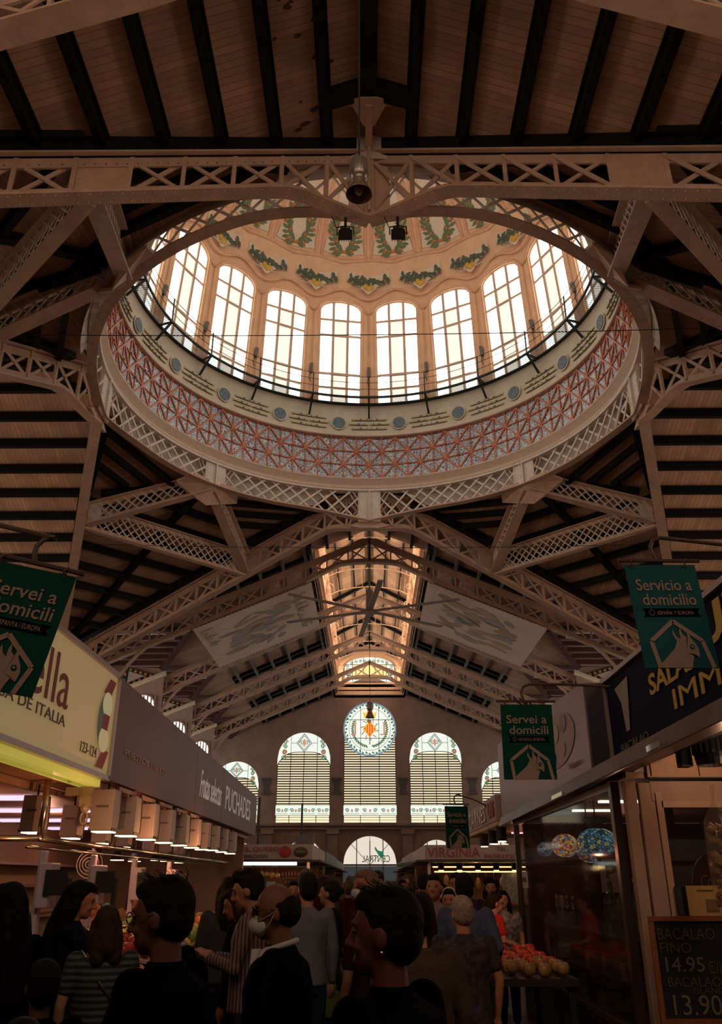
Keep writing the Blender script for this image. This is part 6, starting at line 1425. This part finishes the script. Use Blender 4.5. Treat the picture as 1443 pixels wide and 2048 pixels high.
def person(x, y, H, yaw, label, top, bottom=(.012, .012, .016), skin=(.38, .19, .12), hair=(.012, .009, .008), style='short', pose=('down', 'down'), sleeves='long', head=(0, 0), vox=.014, outfit='trousers', build=1.0, extras=(), group=None, topmat=None, grey=False, lean=0.0, hands=True):
    """yaw 0 looks away from the camera, 90 to the left, 180 to the camera"""
    sc = H / 1.70; t = thing('person', (x, y, -1.65), label, 'person', group); RZ = Matrix.Rotation(radians(yaw), 3, 'Z'); base = Vector((x, y, -1.65))
    HR = Matrix.Rotation(radians(head[0]), 3, 'X') ; HR = Matrix.Rotation(radians(head[1]), 3, 'Z') @ HR; NP = Vector((0, 0, 1.44))
    def up(g, ishead=False):
        o = []
        for p in g.v:
            p = Vector(p)
            if ishead: p = HR @ (p - NP) + NP
            if lean and p.z > .9: p = Matrix.Rotation(-radians(lean), 3, 'X') @ (p - Vector((0, 0, .9))) + Vector((0, 0, .9))
            o.append(p)
        g.v = o; return g
    body = G(); hd = G()
    hd.ball((0, .005, 1.59), (.076, .096, .105), 16, 11); hd.ball((0, .045, 1.525), (.058, .058, .062), 12, 9); hd.ball((0, .072, 1.485), (.030, .028, .022), 9, 6)
    caps(hd, [(0, .098, 1.600), (0, .112, 1.575), (0, .124, 1.553)], [.010, .012, .015], 8)
    for s in (-1, 1):
        hd.ball((s * .079, -.005, 1.565), (.011, .021, .033), 9, 7); hd.ball((s * .036, .078, 1.545), (.024, .02, .02), 8, 6); hd.ball((s * .03, .090, 1.612), (.025, .014, .009), 8, 6); hd.ball((s * .013, .115, 1.548), (.009, .010, .008), 6, 5)
    hd.ball((0, .100, 1.512), (.024, .013, .006), 8, 5); hd.ball((0, .098, 1.502), (.021, .013, .007), 8, 5)
    body.join(up(hd, True))
    bd = G(); caps(bd, [(0, -.01, 1.34), (0, -.008, 1.42), (0, .0, 1.50)], [.062, .055, .054]); b = build
    stack(bd, [(0, 0, .84, .13 * b, .09 * b), (0, 0, .95, .15 * b, .10 * b), (0, 0, 1.08, .13 * b, .09 * b), (0, 0, 1.25, .155 * b, .10 * b), (0, 0, 1.37, .14 * b, .08), (0, 0, 1.42, .07, .06)])
    arms = []
    for s, ps in ((-1, pose[0]), (1, pose[1])):
        e, w, d = ARMS[ps]; S0 = Vector((s * .175 * b, -.005, 1.375)); E0 = Vector((s * e[0] * (b if b > 1 else 1), e[1], e[2])); W0 = Vector((s * w[0], w[1], w[2])); arms.append((S0, E0, W0)); caps(bd, [S0, S0.lerp(E0, .5), E0, E0.lerp(W0, .4), W0], [.045, .042, .036, .034, .024])
        if hands: hand(bd, W0, (s * d[0], d[1], d[2]), s, max(.0085, vox * .72))
        caps(bd, [(s * .085, 0, .88), (s * .095, .01, .68), (s * .09, .012, .48), (s * .09, -.01, .30), (s * .09, -.015, .09)], [.075, .066, .048, .046, .032]); caps(bd, [(s * .09, -.03, .04), (s * .095, .06, .035), (s * .1, .15, .025)], [.034, .036, .024])
    body.join(up(bd))
    def put(name, g, m, v=vox, it=2, rm=True):
        g = remesh(g, v, it) if rm else g
        g.v = [RZ @ (Vector(p) * sc) + base for p in g.v]; return fin(name, g, m, t, smooth=True)
    sk = mat('skin_%.3f' % skin[0], skin, .6, spec=.25, noise=.12, nscale=9); put('body', body, sk)
    # clothes
    c = G(); o_ = .022
    stack(c, [(0, 0, .86, .16 * b + o_, .12 * b + o_), (0, 0, .98, .155 * b + o_, .115 * b + o_), (0, 0, 1.10, .148 * b + o_, .108 * b + o_), (0, 0, 1.26, .168 * b + o_, .115 * b + o_), (0, -.005, 1.36, .16 * b + o_, .092 * b + o_), (0, -.008, 1.415, .085, .072), (0, -.008, 1.44, .066, .064)], 20)
    for S0, E0, W0 in arms:
        if sleeves == 'long': caps(c, [S0, S0.lerp(E0, .5), E0, E0.lerp(W0, .9)], [.066, .060, .052, .040])
        elif sleeves == 'short': caps(c, [S0, S0.lerp(E0, .62)], [.064, .056])
        else: c.ball(S0 * .96 + Vector((0, 0, .055)), .05, 8, 6)
    if outfit in ('dress', 'skirt'): 
        sk_ = G(); stack(sk_, [(0, 0, .46, .22, .18), (0, 0, .62, .20, .165), (0, 0, .8, .185 * b, .145 * b), (0, 0, .92, .165 * b + .018, .125 * b + .018), (0, 0, 1.0, .15 * b + .02, .11 * b + .02)], 20)
    tm = topmat or mat('cloth_%s' % '_'.join('%03d' % int(q * 1000) for q in top), top, .9, noise=.25, nscale=6, bump=.3, bscale=18, spec=.02)
    put('shirt' if sleeves != 'long' else 'jacket', up(c), tm)
    bm = mat('cloth_%s' % '_'.join('%03d' % int(q * 1000) for q in bottom), bottom, .9, noise=.25, nscale=6, spec=.02)
    if outfit == 'trousers':
        l = G(); stack(l, [(0, 0, .80, .155 * b, .12 * b), (0, 0, .90, .165 * b, .125 * b), (0, 0, .99, .16 * b, .118 * b)], 18)
        for s in (-1, 1): caps(l, [(s * .085, 0, .84), (s * .095, .01, .66), (s * .092, .012, .46), (s * .09, -.01, .12)], [.098, .086, .070, .058])
        put('trousers', l, bm)
    else: put('dress' if outfit == 'dress' else 'skirt', sk_, tm if outfit == 'dress' else bm)
    f = G()
    for s in (-1, 1): caps(f, [(s * .09, -.04, .045), (s * .095, .06, .04), (s * .1, .155, .035)], [.044, .046, .036])
    put('shoe', f, mat('shoe_dark', (.01, .01, .012), .5))
    # hair
    hm = mat('hair_%s' % '_'.join('%03d' % int(q * 1000) for q in hair), hair, .75, noise=.45, nscale=30, bump=.35, bscale=60, spec=.12); h = G(); rnd = random.Random(int(x * 1000 + y * 77) & 0xffff)
    if style != 'bald':
        h.ball((0, -.022, 1.615), (.086, .100, .098), 16, 11); h.ball((0, -.04, 1.57), (.083, .075, .085), 14, 9); h.ball((0, .030, 1.668), (.068, .066, .042), 12, 8)
        if style in ('short', 'quiff'):
            for q in range(26):
                a = rnd.uniform(0, 2 * pi); r_ = rnd.uniform(.2, 1); p = Vector((.066 * r_ * cos(a), -.01 + .08 * r_ * sin(a), 1.70 - .05 * r_ * r_)); h.ball(p, (.018, .026, .016), 6, 5)
        if style == 'quiff': h.ball((0, .055, 1.69), (.055, .045, .035), 10, 7)
        if style == 'curly':
            for q in range(60):
                a = rnd.uniform(0, 2 * pi); z = rnd.uniform(1.42, 1.71); r_ = .10 if z < 1.64 else .08
                if sin(a) > .3 and z < 1.64: continue
                h.ball((r_ * cos(a), -.02 + r_ * sin(a), z), .035, 7, 5)
        if style in ('long', 'verylong', 'bob'):
            zb = {'long': 1.30, 'verylong': 1.12, 'bob': 1.44}[style]
            for s in (-1, 1): caps(h, [(s * .075, -.01, 1.60), (s * .086, -.015, 1.50), (s * .085, -.03, max(1.40, zb)), (s * .075, -.06, zb + .02)], [.030, .034, .034, .026])
            caps(h, [(0, -.07, 1.60), (0, -.085, 1.48), (0, -.10, max(1.38, zb)), (0, -.115, zb)], [.07, .075, .072, .05])
            caps(h, [(-.05, -.07, 1.52), (-.055, -.09, 1.38), (-.05, -.11, zb)], [.05, .052, .035]); caps(h, [(.05, -.07, 1.52), (.055, -.09, 1.38), (.05, -.11, zb)], [.05, .052, .035])
        if style == 'bun': h.ball((0, -.12, 1.60), .045, 9, 7)
        hh = up(h, True); put('hair', hh, hm, max(.009, vox * .8), 1)
        if style in ('short', 'wispy', 'quiff') and vox < .012:
            w_ = G()
            for q in range(40):
                a = rnd.uniform(-1.0, 4.1); p = Vector((.07 * cos(a), -.03 + .07 * sin(a), 1.685)); dd = Vector((rnd.uniform(-.3, .3), rnd.uniform(-.1, .9), rnd.uniform(.3, .9))).normalized(); w_.tube([p, p + dd * .03, p + dd * .05 + Vector((0, .015, 0))], [.0022, .0014, .0006], 4)
            put('hair_wisp', up(w_, True), hm, rm=False)
    else:
        h.ball((0, -.045, 1.575), (.082, .068, .075), 14, 9); [h.ball((s * .070, -.02, 1.575), (.016, .045, .04), 9, 6) for s in (-1, 1)]; put('hair', up(h, True), hm, max(.009, vox * .8), 1)
    e = G(); [e.ball((s * .031, .0865, 1.588), (.012, .010, .008), 8, 6) for s in (-1, 1)]; put('eye', up(e, True), mat('dark_eye', (.02, .015, .012), .2), rm=False)
    if 'glasses' in extras or 'sunglasses' in extras:
        e = G()
        for s in (-1, 1):
            e.tube([(s * .034 + .026 * cos(a), .108, 1.588 + .019 * sin(a)) for a in [q * pi / 7 for q in range(14)]], .0022, 5, closed=True); e.tube([(s * .06, .105, 1.592), (s * .083, .06, 1.59), (s * .085, -.01, 1.585)], .0022, 5)
            if 'sunglasses' in extras: e.disc((s * .034, .108, 1.588), .027, (0, 1, 0), .003, 14)
        put('glasses', up(e, True), mat('spectacle_frame', (.03, .028, .028), .25, metal=.5), rm=False)
    if 'mask' in extras or 'chinmask' in extras:
        m_ = G(); dz = 0 if 'mask' in extras else -.03
        m_.ball((0, .072, 1.525 + dz), (.060, .062, .052), 14, 9); m_.ball((0, .10, 1.53 + dz), (.035, .042, .042), 10, 7); put('face_mask', up(m_, True), mat('face_mask_cloth', (.33, .33, .30), .8), .008, 1)
        s_ = G()
        for s in (-1, 1): s_.tube([(s * .05, .09, 1.54 + dz), (s * .075, .03, 1.565), (s * .088, -.005, 1.585), (s * .078, .03, 1.53 + dz), (s * .05, .07, 1.50 + dz)], .002, 4)
        put('mask_loop', up(s_, True), MATS['face_mask_cloth'], rm=False)
    if 'cap' in extras:
        k = G(); k.ball((0, -.005, 1.645), (.092, .108, .075), 14, 8); k.ball((0, .11, 1.645), (.07, .07, .012), 12, 6); put('cap', up(k, True), BLACK, .01, 1)
    if 'headband' in extras:
        k = G(); k.tube([(.088 * cos(a), .01, 1.60 + .112 * sin(a)) for a in [q * pi / 12 for q in range(13)]], .012, 6); put('headband', up(k, True), mat('white_cloth', (.5, .45, .42), .8), rm=False)
    if 'collar' in extras:
        k = G(); k.tube([(.075 * cos(a), -.008 + .07 * sin(a), 1.435 - .02 * sin(a)) for a in [q * pi / 10 for q in range(20)]], .014, 6, closed=True); k.beam((.05, .06, 1.42), (.03, .12, 1.30), .03, .012); k.beam((-.05, .06, 1.42), (-.03, .12, 1.30), .03, .012); k.beam((-.02, .10, 1.42), (0, .125, 1.20), .05, .02); put('collar', up(k), mat('pale_shirt', (.30, .27, .26), .7), rm=False)
    if 'bag' in extras:
        k = G(); k.tube([(-.15, 0, 1.43), (0, .13, 1.25), (.18, .10, 1.02)], .016, 5); k.tube([(-.15, 0, 1.43), (0, -.13, 1.25), (.18, -.08, 1.02)], .016, 5); k.box((.24, 0, .92), (.10, .24, .22)); put('shoulder_bag', up(k), mat('black_leather', (.01, .01, .01), .35), rm=False)
    if 'earring' in extras:
        k = G(); k.ball((.09, -.01, 1.53), .006, 7, 5); k.ball((-.09, -.01, 1.53), .006, 7, 5); put('earring', up(k, True), mat('silver_stud', (.9, .9, .9), .1, metal=1), rm=False)
    return t
def band_mat(name, c1, c2, scale, diag=False, axis='Z'):
    m = mat(name, c1, .8); tc = N(m, 'ShaderNodeTexCoord'); w = N(m, 'ShaderNodeTexWave'); w.wave_type = 'BANDS'; w.bands_direction = axis; w.inputs['Scale'].default_value = scale; w.inputs['Distortion'].default_value = .6
    r = N(m, 'ShaderNodeValToRGB'); r.color_ramp.interpolation = 'CONSTANT'; r.color_ramp.elements[0].color = c1 + (1,); r.color_ramp.elements[1].position = .5; r.color_ramp.elements[1].color = c2 + (1,)
    m.node_tree.links.new(tc.outputs['Object'], w.inputs['Vector']); m.node_tree.links.new(w.outputs['Fac'], r.inputs[0]); m.node_tree.links.new(r.outputs[0], m.node_tree.nodes['Principled BSDF'].inputs['Base Color']); return m
STRIPED = band_mat('striped_jersey', (.004, .005, .007), (.05, .06, .065), 9)
CHECK = band_mat('checked_shirt', (.12, .09, .085), (.05, .008, .008), 13, axis='X')
FLORAL = mat('dark_floral_cloth', (.004, .005, .009), .8, col2=(.06, .035, .045), nscale=22); FLORAL2 = mat('pale_floral_cloth', (.40, .34, .33), .8, col2=(.03, .03, .05), nscale=18)
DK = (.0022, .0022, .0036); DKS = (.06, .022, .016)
# foreground figures: their shade is put into near-black skin, hair and cloth colours
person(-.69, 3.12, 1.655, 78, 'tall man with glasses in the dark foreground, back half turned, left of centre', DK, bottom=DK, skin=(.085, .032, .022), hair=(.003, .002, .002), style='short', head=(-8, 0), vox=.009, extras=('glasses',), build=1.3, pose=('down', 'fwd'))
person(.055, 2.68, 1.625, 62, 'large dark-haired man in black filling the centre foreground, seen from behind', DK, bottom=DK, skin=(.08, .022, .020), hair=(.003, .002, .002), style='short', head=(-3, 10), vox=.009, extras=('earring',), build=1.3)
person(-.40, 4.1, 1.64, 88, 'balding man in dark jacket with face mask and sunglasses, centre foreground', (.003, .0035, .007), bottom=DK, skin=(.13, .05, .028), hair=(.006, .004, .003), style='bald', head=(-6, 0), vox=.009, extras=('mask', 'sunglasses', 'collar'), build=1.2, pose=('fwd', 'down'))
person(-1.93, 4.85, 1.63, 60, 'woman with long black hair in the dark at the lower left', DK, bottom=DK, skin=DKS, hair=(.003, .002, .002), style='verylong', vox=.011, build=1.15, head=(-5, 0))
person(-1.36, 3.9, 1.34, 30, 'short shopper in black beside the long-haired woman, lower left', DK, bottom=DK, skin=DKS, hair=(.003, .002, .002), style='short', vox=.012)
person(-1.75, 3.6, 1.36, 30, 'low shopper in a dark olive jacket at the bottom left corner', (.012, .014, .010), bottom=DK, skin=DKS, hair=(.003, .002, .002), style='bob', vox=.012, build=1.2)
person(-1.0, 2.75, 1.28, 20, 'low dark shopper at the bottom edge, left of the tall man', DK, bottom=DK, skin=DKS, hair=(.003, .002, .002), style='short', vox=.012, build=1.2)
person(-2.5, 5.4, 1.60, 75, 'older woman with fluffy rose-blond hair at the left edge', (.03, .03, .025), skin=(.35, .18, .12), hair=(.22, .09, .08), style='curly', vox=.013)
person(-2.08, 6.4, 1.64, -75, 'stall woman with very long black hair in a dark T-shirt reaching over the counter', (.008, .009, .015), skin=(.50, .19, .10), hair=(.004, .003, .003), style='verylong', sleeves='short', pose=('reach', 'reach'), vox=.010, head=(-14, 0))
person(-1.58, 5.5, 1.50, 15, 'woman with brown bob in a striped jersey, left of the foreground man', (.1, .1, .1), topmat=STRIPED, hair=(.035, .018, .012), style='bob', vox=.011, extras=('bag',), head=(-10, 10), sleeves='short')
person(-1.22, 5.75, 1.50, 70, 'old man with grey hair looking down, behind the tall foreground man', DK, skin=(.14, .06, .04), hair=(.055, .045, .045), style='short', vox=.011, head=(-22, 0), extras=('collar',))
person(-.98, 7.0, 1.60, 80, 'woman with smooth brown hair bending her head, left of the young man', (.005, .004, .007), skin=(.28, .10, .05), hair=(.025, .009, .005), style='long', vox=.012, head=(-20, 0))
person(-.80, 6.25, 1.71, 85, 'young man in a checked shirt looking down in profile, centre left', (.3, .2, .2), topmat=CHECK, skin=(.30, .13, .08), style='quiff', vox=.010, head=(-16, 0), pose=('phone', 'phone'))
person(-.53, 7.7, 1.70, 20, 'man in a pale shirt with his back turned, behind the balding man', (.13, .13, .16), bottom=(.02, .025, .04), style='short', vox=.013)
person(-.41, 9.3, 1.64, 70, 'woman in a black top and olive green skirt standing mid aisle', (.012, .012, .014), bottom=(.08, .10, .025), skin=(.3, .13, .08), style='bun', outfit='skirt', sleeves='none', vox=.014, pose=('crossed', 'fwd'))
person(-.03, 7.6, 1.72, 120, 'blond woman in a face mask and rust dress in mid aisle', (.05, .015, .010), skin=(.28, .13, .09), hair=(.20, .11, .07), style='short', outfit='dress', sleeves='short', vox=.013, extras=('mask', 'bag'))
person(.01, 6.2, 1.60, 40, 'woman with dark long hair in a wine red top, between the two big foreground men', (.018, .004, .004), skin=(.14, .05, .035), style='long', vox=.013, sleeves='short')
person(.10, 11.8, 1.75, 170, 'man in a black cap walking up the middle of the aisle', (.05, .05, .06), skin=(.3, .15, .1), style='short', extras=('cap',), vox=.016)
person(.66, 9.2, 1.70, 165, 'woman in a cream sleeveless top facing the camera, right of the central man', (.20, .15, .12), skin=(.32, .14, .09), style='bun', sleeves='none', vox=.014)
person(.24, 4.7, 1.58, 20, 'person in a long beige coat right behind the central man', (.06, .042, .03), hair=(.004, .003, .003), style='short', vox=.014, build=1.1)
person(.42, 7.7, 1.55, 60, 'girl with long auburn hair and bare shoulders, right of centre', (.05, .03, .03), skin=(.35, .14, .09), hair=(.03, .008, .005), style='verylong', sleeves='none', vox=.014)
person(.66, 6.5, 1.54, 5, 'old lady with short silver hair in a dark floral dress, seen from behind', (.02, .02, .03), topmat=FLORAL, outfit='dress', skin=(.5, .28, .2), hair=(.36, .26, .21), style='short', vox=.012, sleeves='short', head=(-6, 10), build=1.1)
person(1.0, 10.4, 1.72, 165, 'man with dark glasses facing the camera behind the blue shirt', (.03, .03, .04), skin=(.3, .15, .1), style='short', extras=('glasses',), vox=.014)
person(.83, 7.9, 1.70, -10, 'man in a blue grey shirt with his back turned, beside the produce table', (.08, .09, .16), bottom=(.02, .025, .06), style='short', vox=.013, pose=('bag', 'bag'))
person(.84, 9.6, 1.56, 170, 'woman with a white hairband and grey V-neck top by the produce table', (.10, .08, .09), skin=(.42, .2, .14), style='long', sleeves='short', extras=('headband',), vox=.014)
person(1.50, 11.0, 1.50, -78, 'boy with glasses in a bright red T-shirt beside the produce', (.80, .06, .03), skin=(.7, .36, .24), hair=(.05, .025, .015), style='short', sleeves='short', extras=('glasses',), vox=.011, pose=('fwd', 'fwd'), head=(-8, 0))
person(1.70, 11.6, 1.52, 165, 'girl in a pale floral top next to the boy in red', (.4, .3, .3), topmat=FLORAL2, skin=(.55, .27, .18), style='long', sleeves='short', vox=.013)
person(1.72, 12.8, 1.66, 170, 'woman with dark curly hair behind the girl in the floral top', (.04, .02, .03), skin=(.35, .16, .1), style='curly', vox=.015)
person(-3.2, 10.6, 1.66, 150, 'person in a blue shirt inside the left stall between the scales', (.08, .20, .28), skin=(.45, .22, .15), style='short', vox=.016)
person(-2.95, 9.7, 1.50, 170, 'person in a pink shirt inside the left stall next to the blue one', (.40, .16, .18), skin=(.5, .26, .18), style='bun', vox=.016)
person(-3.1, 11.9, 1.55, 175, 'woman with loose dark hair in an ochre top inside the left stall', (.22, .12, .05), skin=(.5, .26, .18), style='long', vox=.016)
cols = [('black', (0.004, 0.004, 0.005)), ('grey', (0.040, 0.040, 0.044)), ('navy', (0.006, 0.008, 0.024)), ('maroon', (0.036, 0.006, 0.006)), ('white', (0.140, 0.124, 0.120)), ('olive', (0.020, 0.020, 0.008)), ('teal', (0.008, 0.032, 0.032)), ('brown', (0.032, 0.016, 0.008)), ('rose', (0.120, 0.048, 0.048)), ('violet', (0.028, 0.012, 0.040)), ('sand', (0.100, 0.072, 0.044)), ('rust', (0.088, 0.024, 0.008))]
rnd = random.Random(77)
spots = [(-1.05, 12.4), (-.62, 12.0), (-1.3, 14.2), (-.35, 14.6), (.35, 14.0), (.78, 13.0), (1.15, 14.5), (-.85, 16.4), (.1, 17.2), (.62, 17.0), (-.4, 19.5), (1.0, 19.0), (-1.2, 9.0), (-1.25, 8.0), (.32, 9.6), (-.75, 10.6), (.9, 11.9), (1.3, 16.5), (-1.25, 18.2), (.45, 22), (-.2, 23.5), (.9, 22.5)]
stl = ['short', 'long', 'bob', 'bun', 'curly', 'quiff']
for i, (x, y) in enumerate(spots):
    nm, c = cols[i % 12]; away = rnd.random() < .5; st = stl[i % 6]
    person(x, y, rnd.uniform(1.56, 1.78), rnd.choice((0, 20, -20)) if away else rnd.choice((170, 190, 150, 90)), '%s %s-haired person in %s, %s, %s of aisle' % ('distant' if y > 13 else 'nearer', {'short': 'short', 'long': 'long', 'bob': 'bob', 'bun': 'bun', 'curly': 'curly', 'quiff': 'quiff'}[st], nm, 'back turned' if away else 'facing stalls', 'left' if x < -.3 else ('right' if x > .5 else 'middle')),
           c, skin=rnd.choice(((.25, .11, .07), (.32, .14, .10), (.16, .07, .05))), hair=rnd.choice(((.006, .005, .004), (.02, .010, .006), (.08, .045, .025), (.10, .085, .08))), style=st, vox=.018 if y < 15 else .024, sleeves=rnd.choice(('long', 'short')), group='crowd in the aisle')
t = thing('pushchair', (-.1, 4.6, -1.65), 'folded dark pushchair glinting low between the foreground men', 'pushchair'); g = G(); g.tube([(-.3, 4.5, -.75), (-.28, 4.6, -.95), (-.05, 4.9, -1.5)], .015, 6); g.tube([(.1, 4.5, -.75), (.1, 4.6, -.95), (-.1, 4.9, -1.5)], .015, 6); g.tube([(-.3, 4.5, -.75), (.1, 4.5, -.75)], .02, 6); fin('frame', g, CHROME, t)
g = G(); g.poly([(-.28, 4.6, -.95), (.1, 4.6, -.95), (.08, 4.95, -1.3), (-.25, 4.95, -1.3)], (0, .05, -.05)); fin('seat', g, mat('wine_cloth', (.05, .008, .01), .7), t)
for x in (-.3, .12):
    for y in (4.5, 5.0):
        g = G(); g.tube([(x, y + .09 * cos(a), -1.56 + .09 * sin(a)) for a in [q * pi / 8 for q in range(16)]], .014, 5, closed=True); fin('wheel', g, BLACK, t)
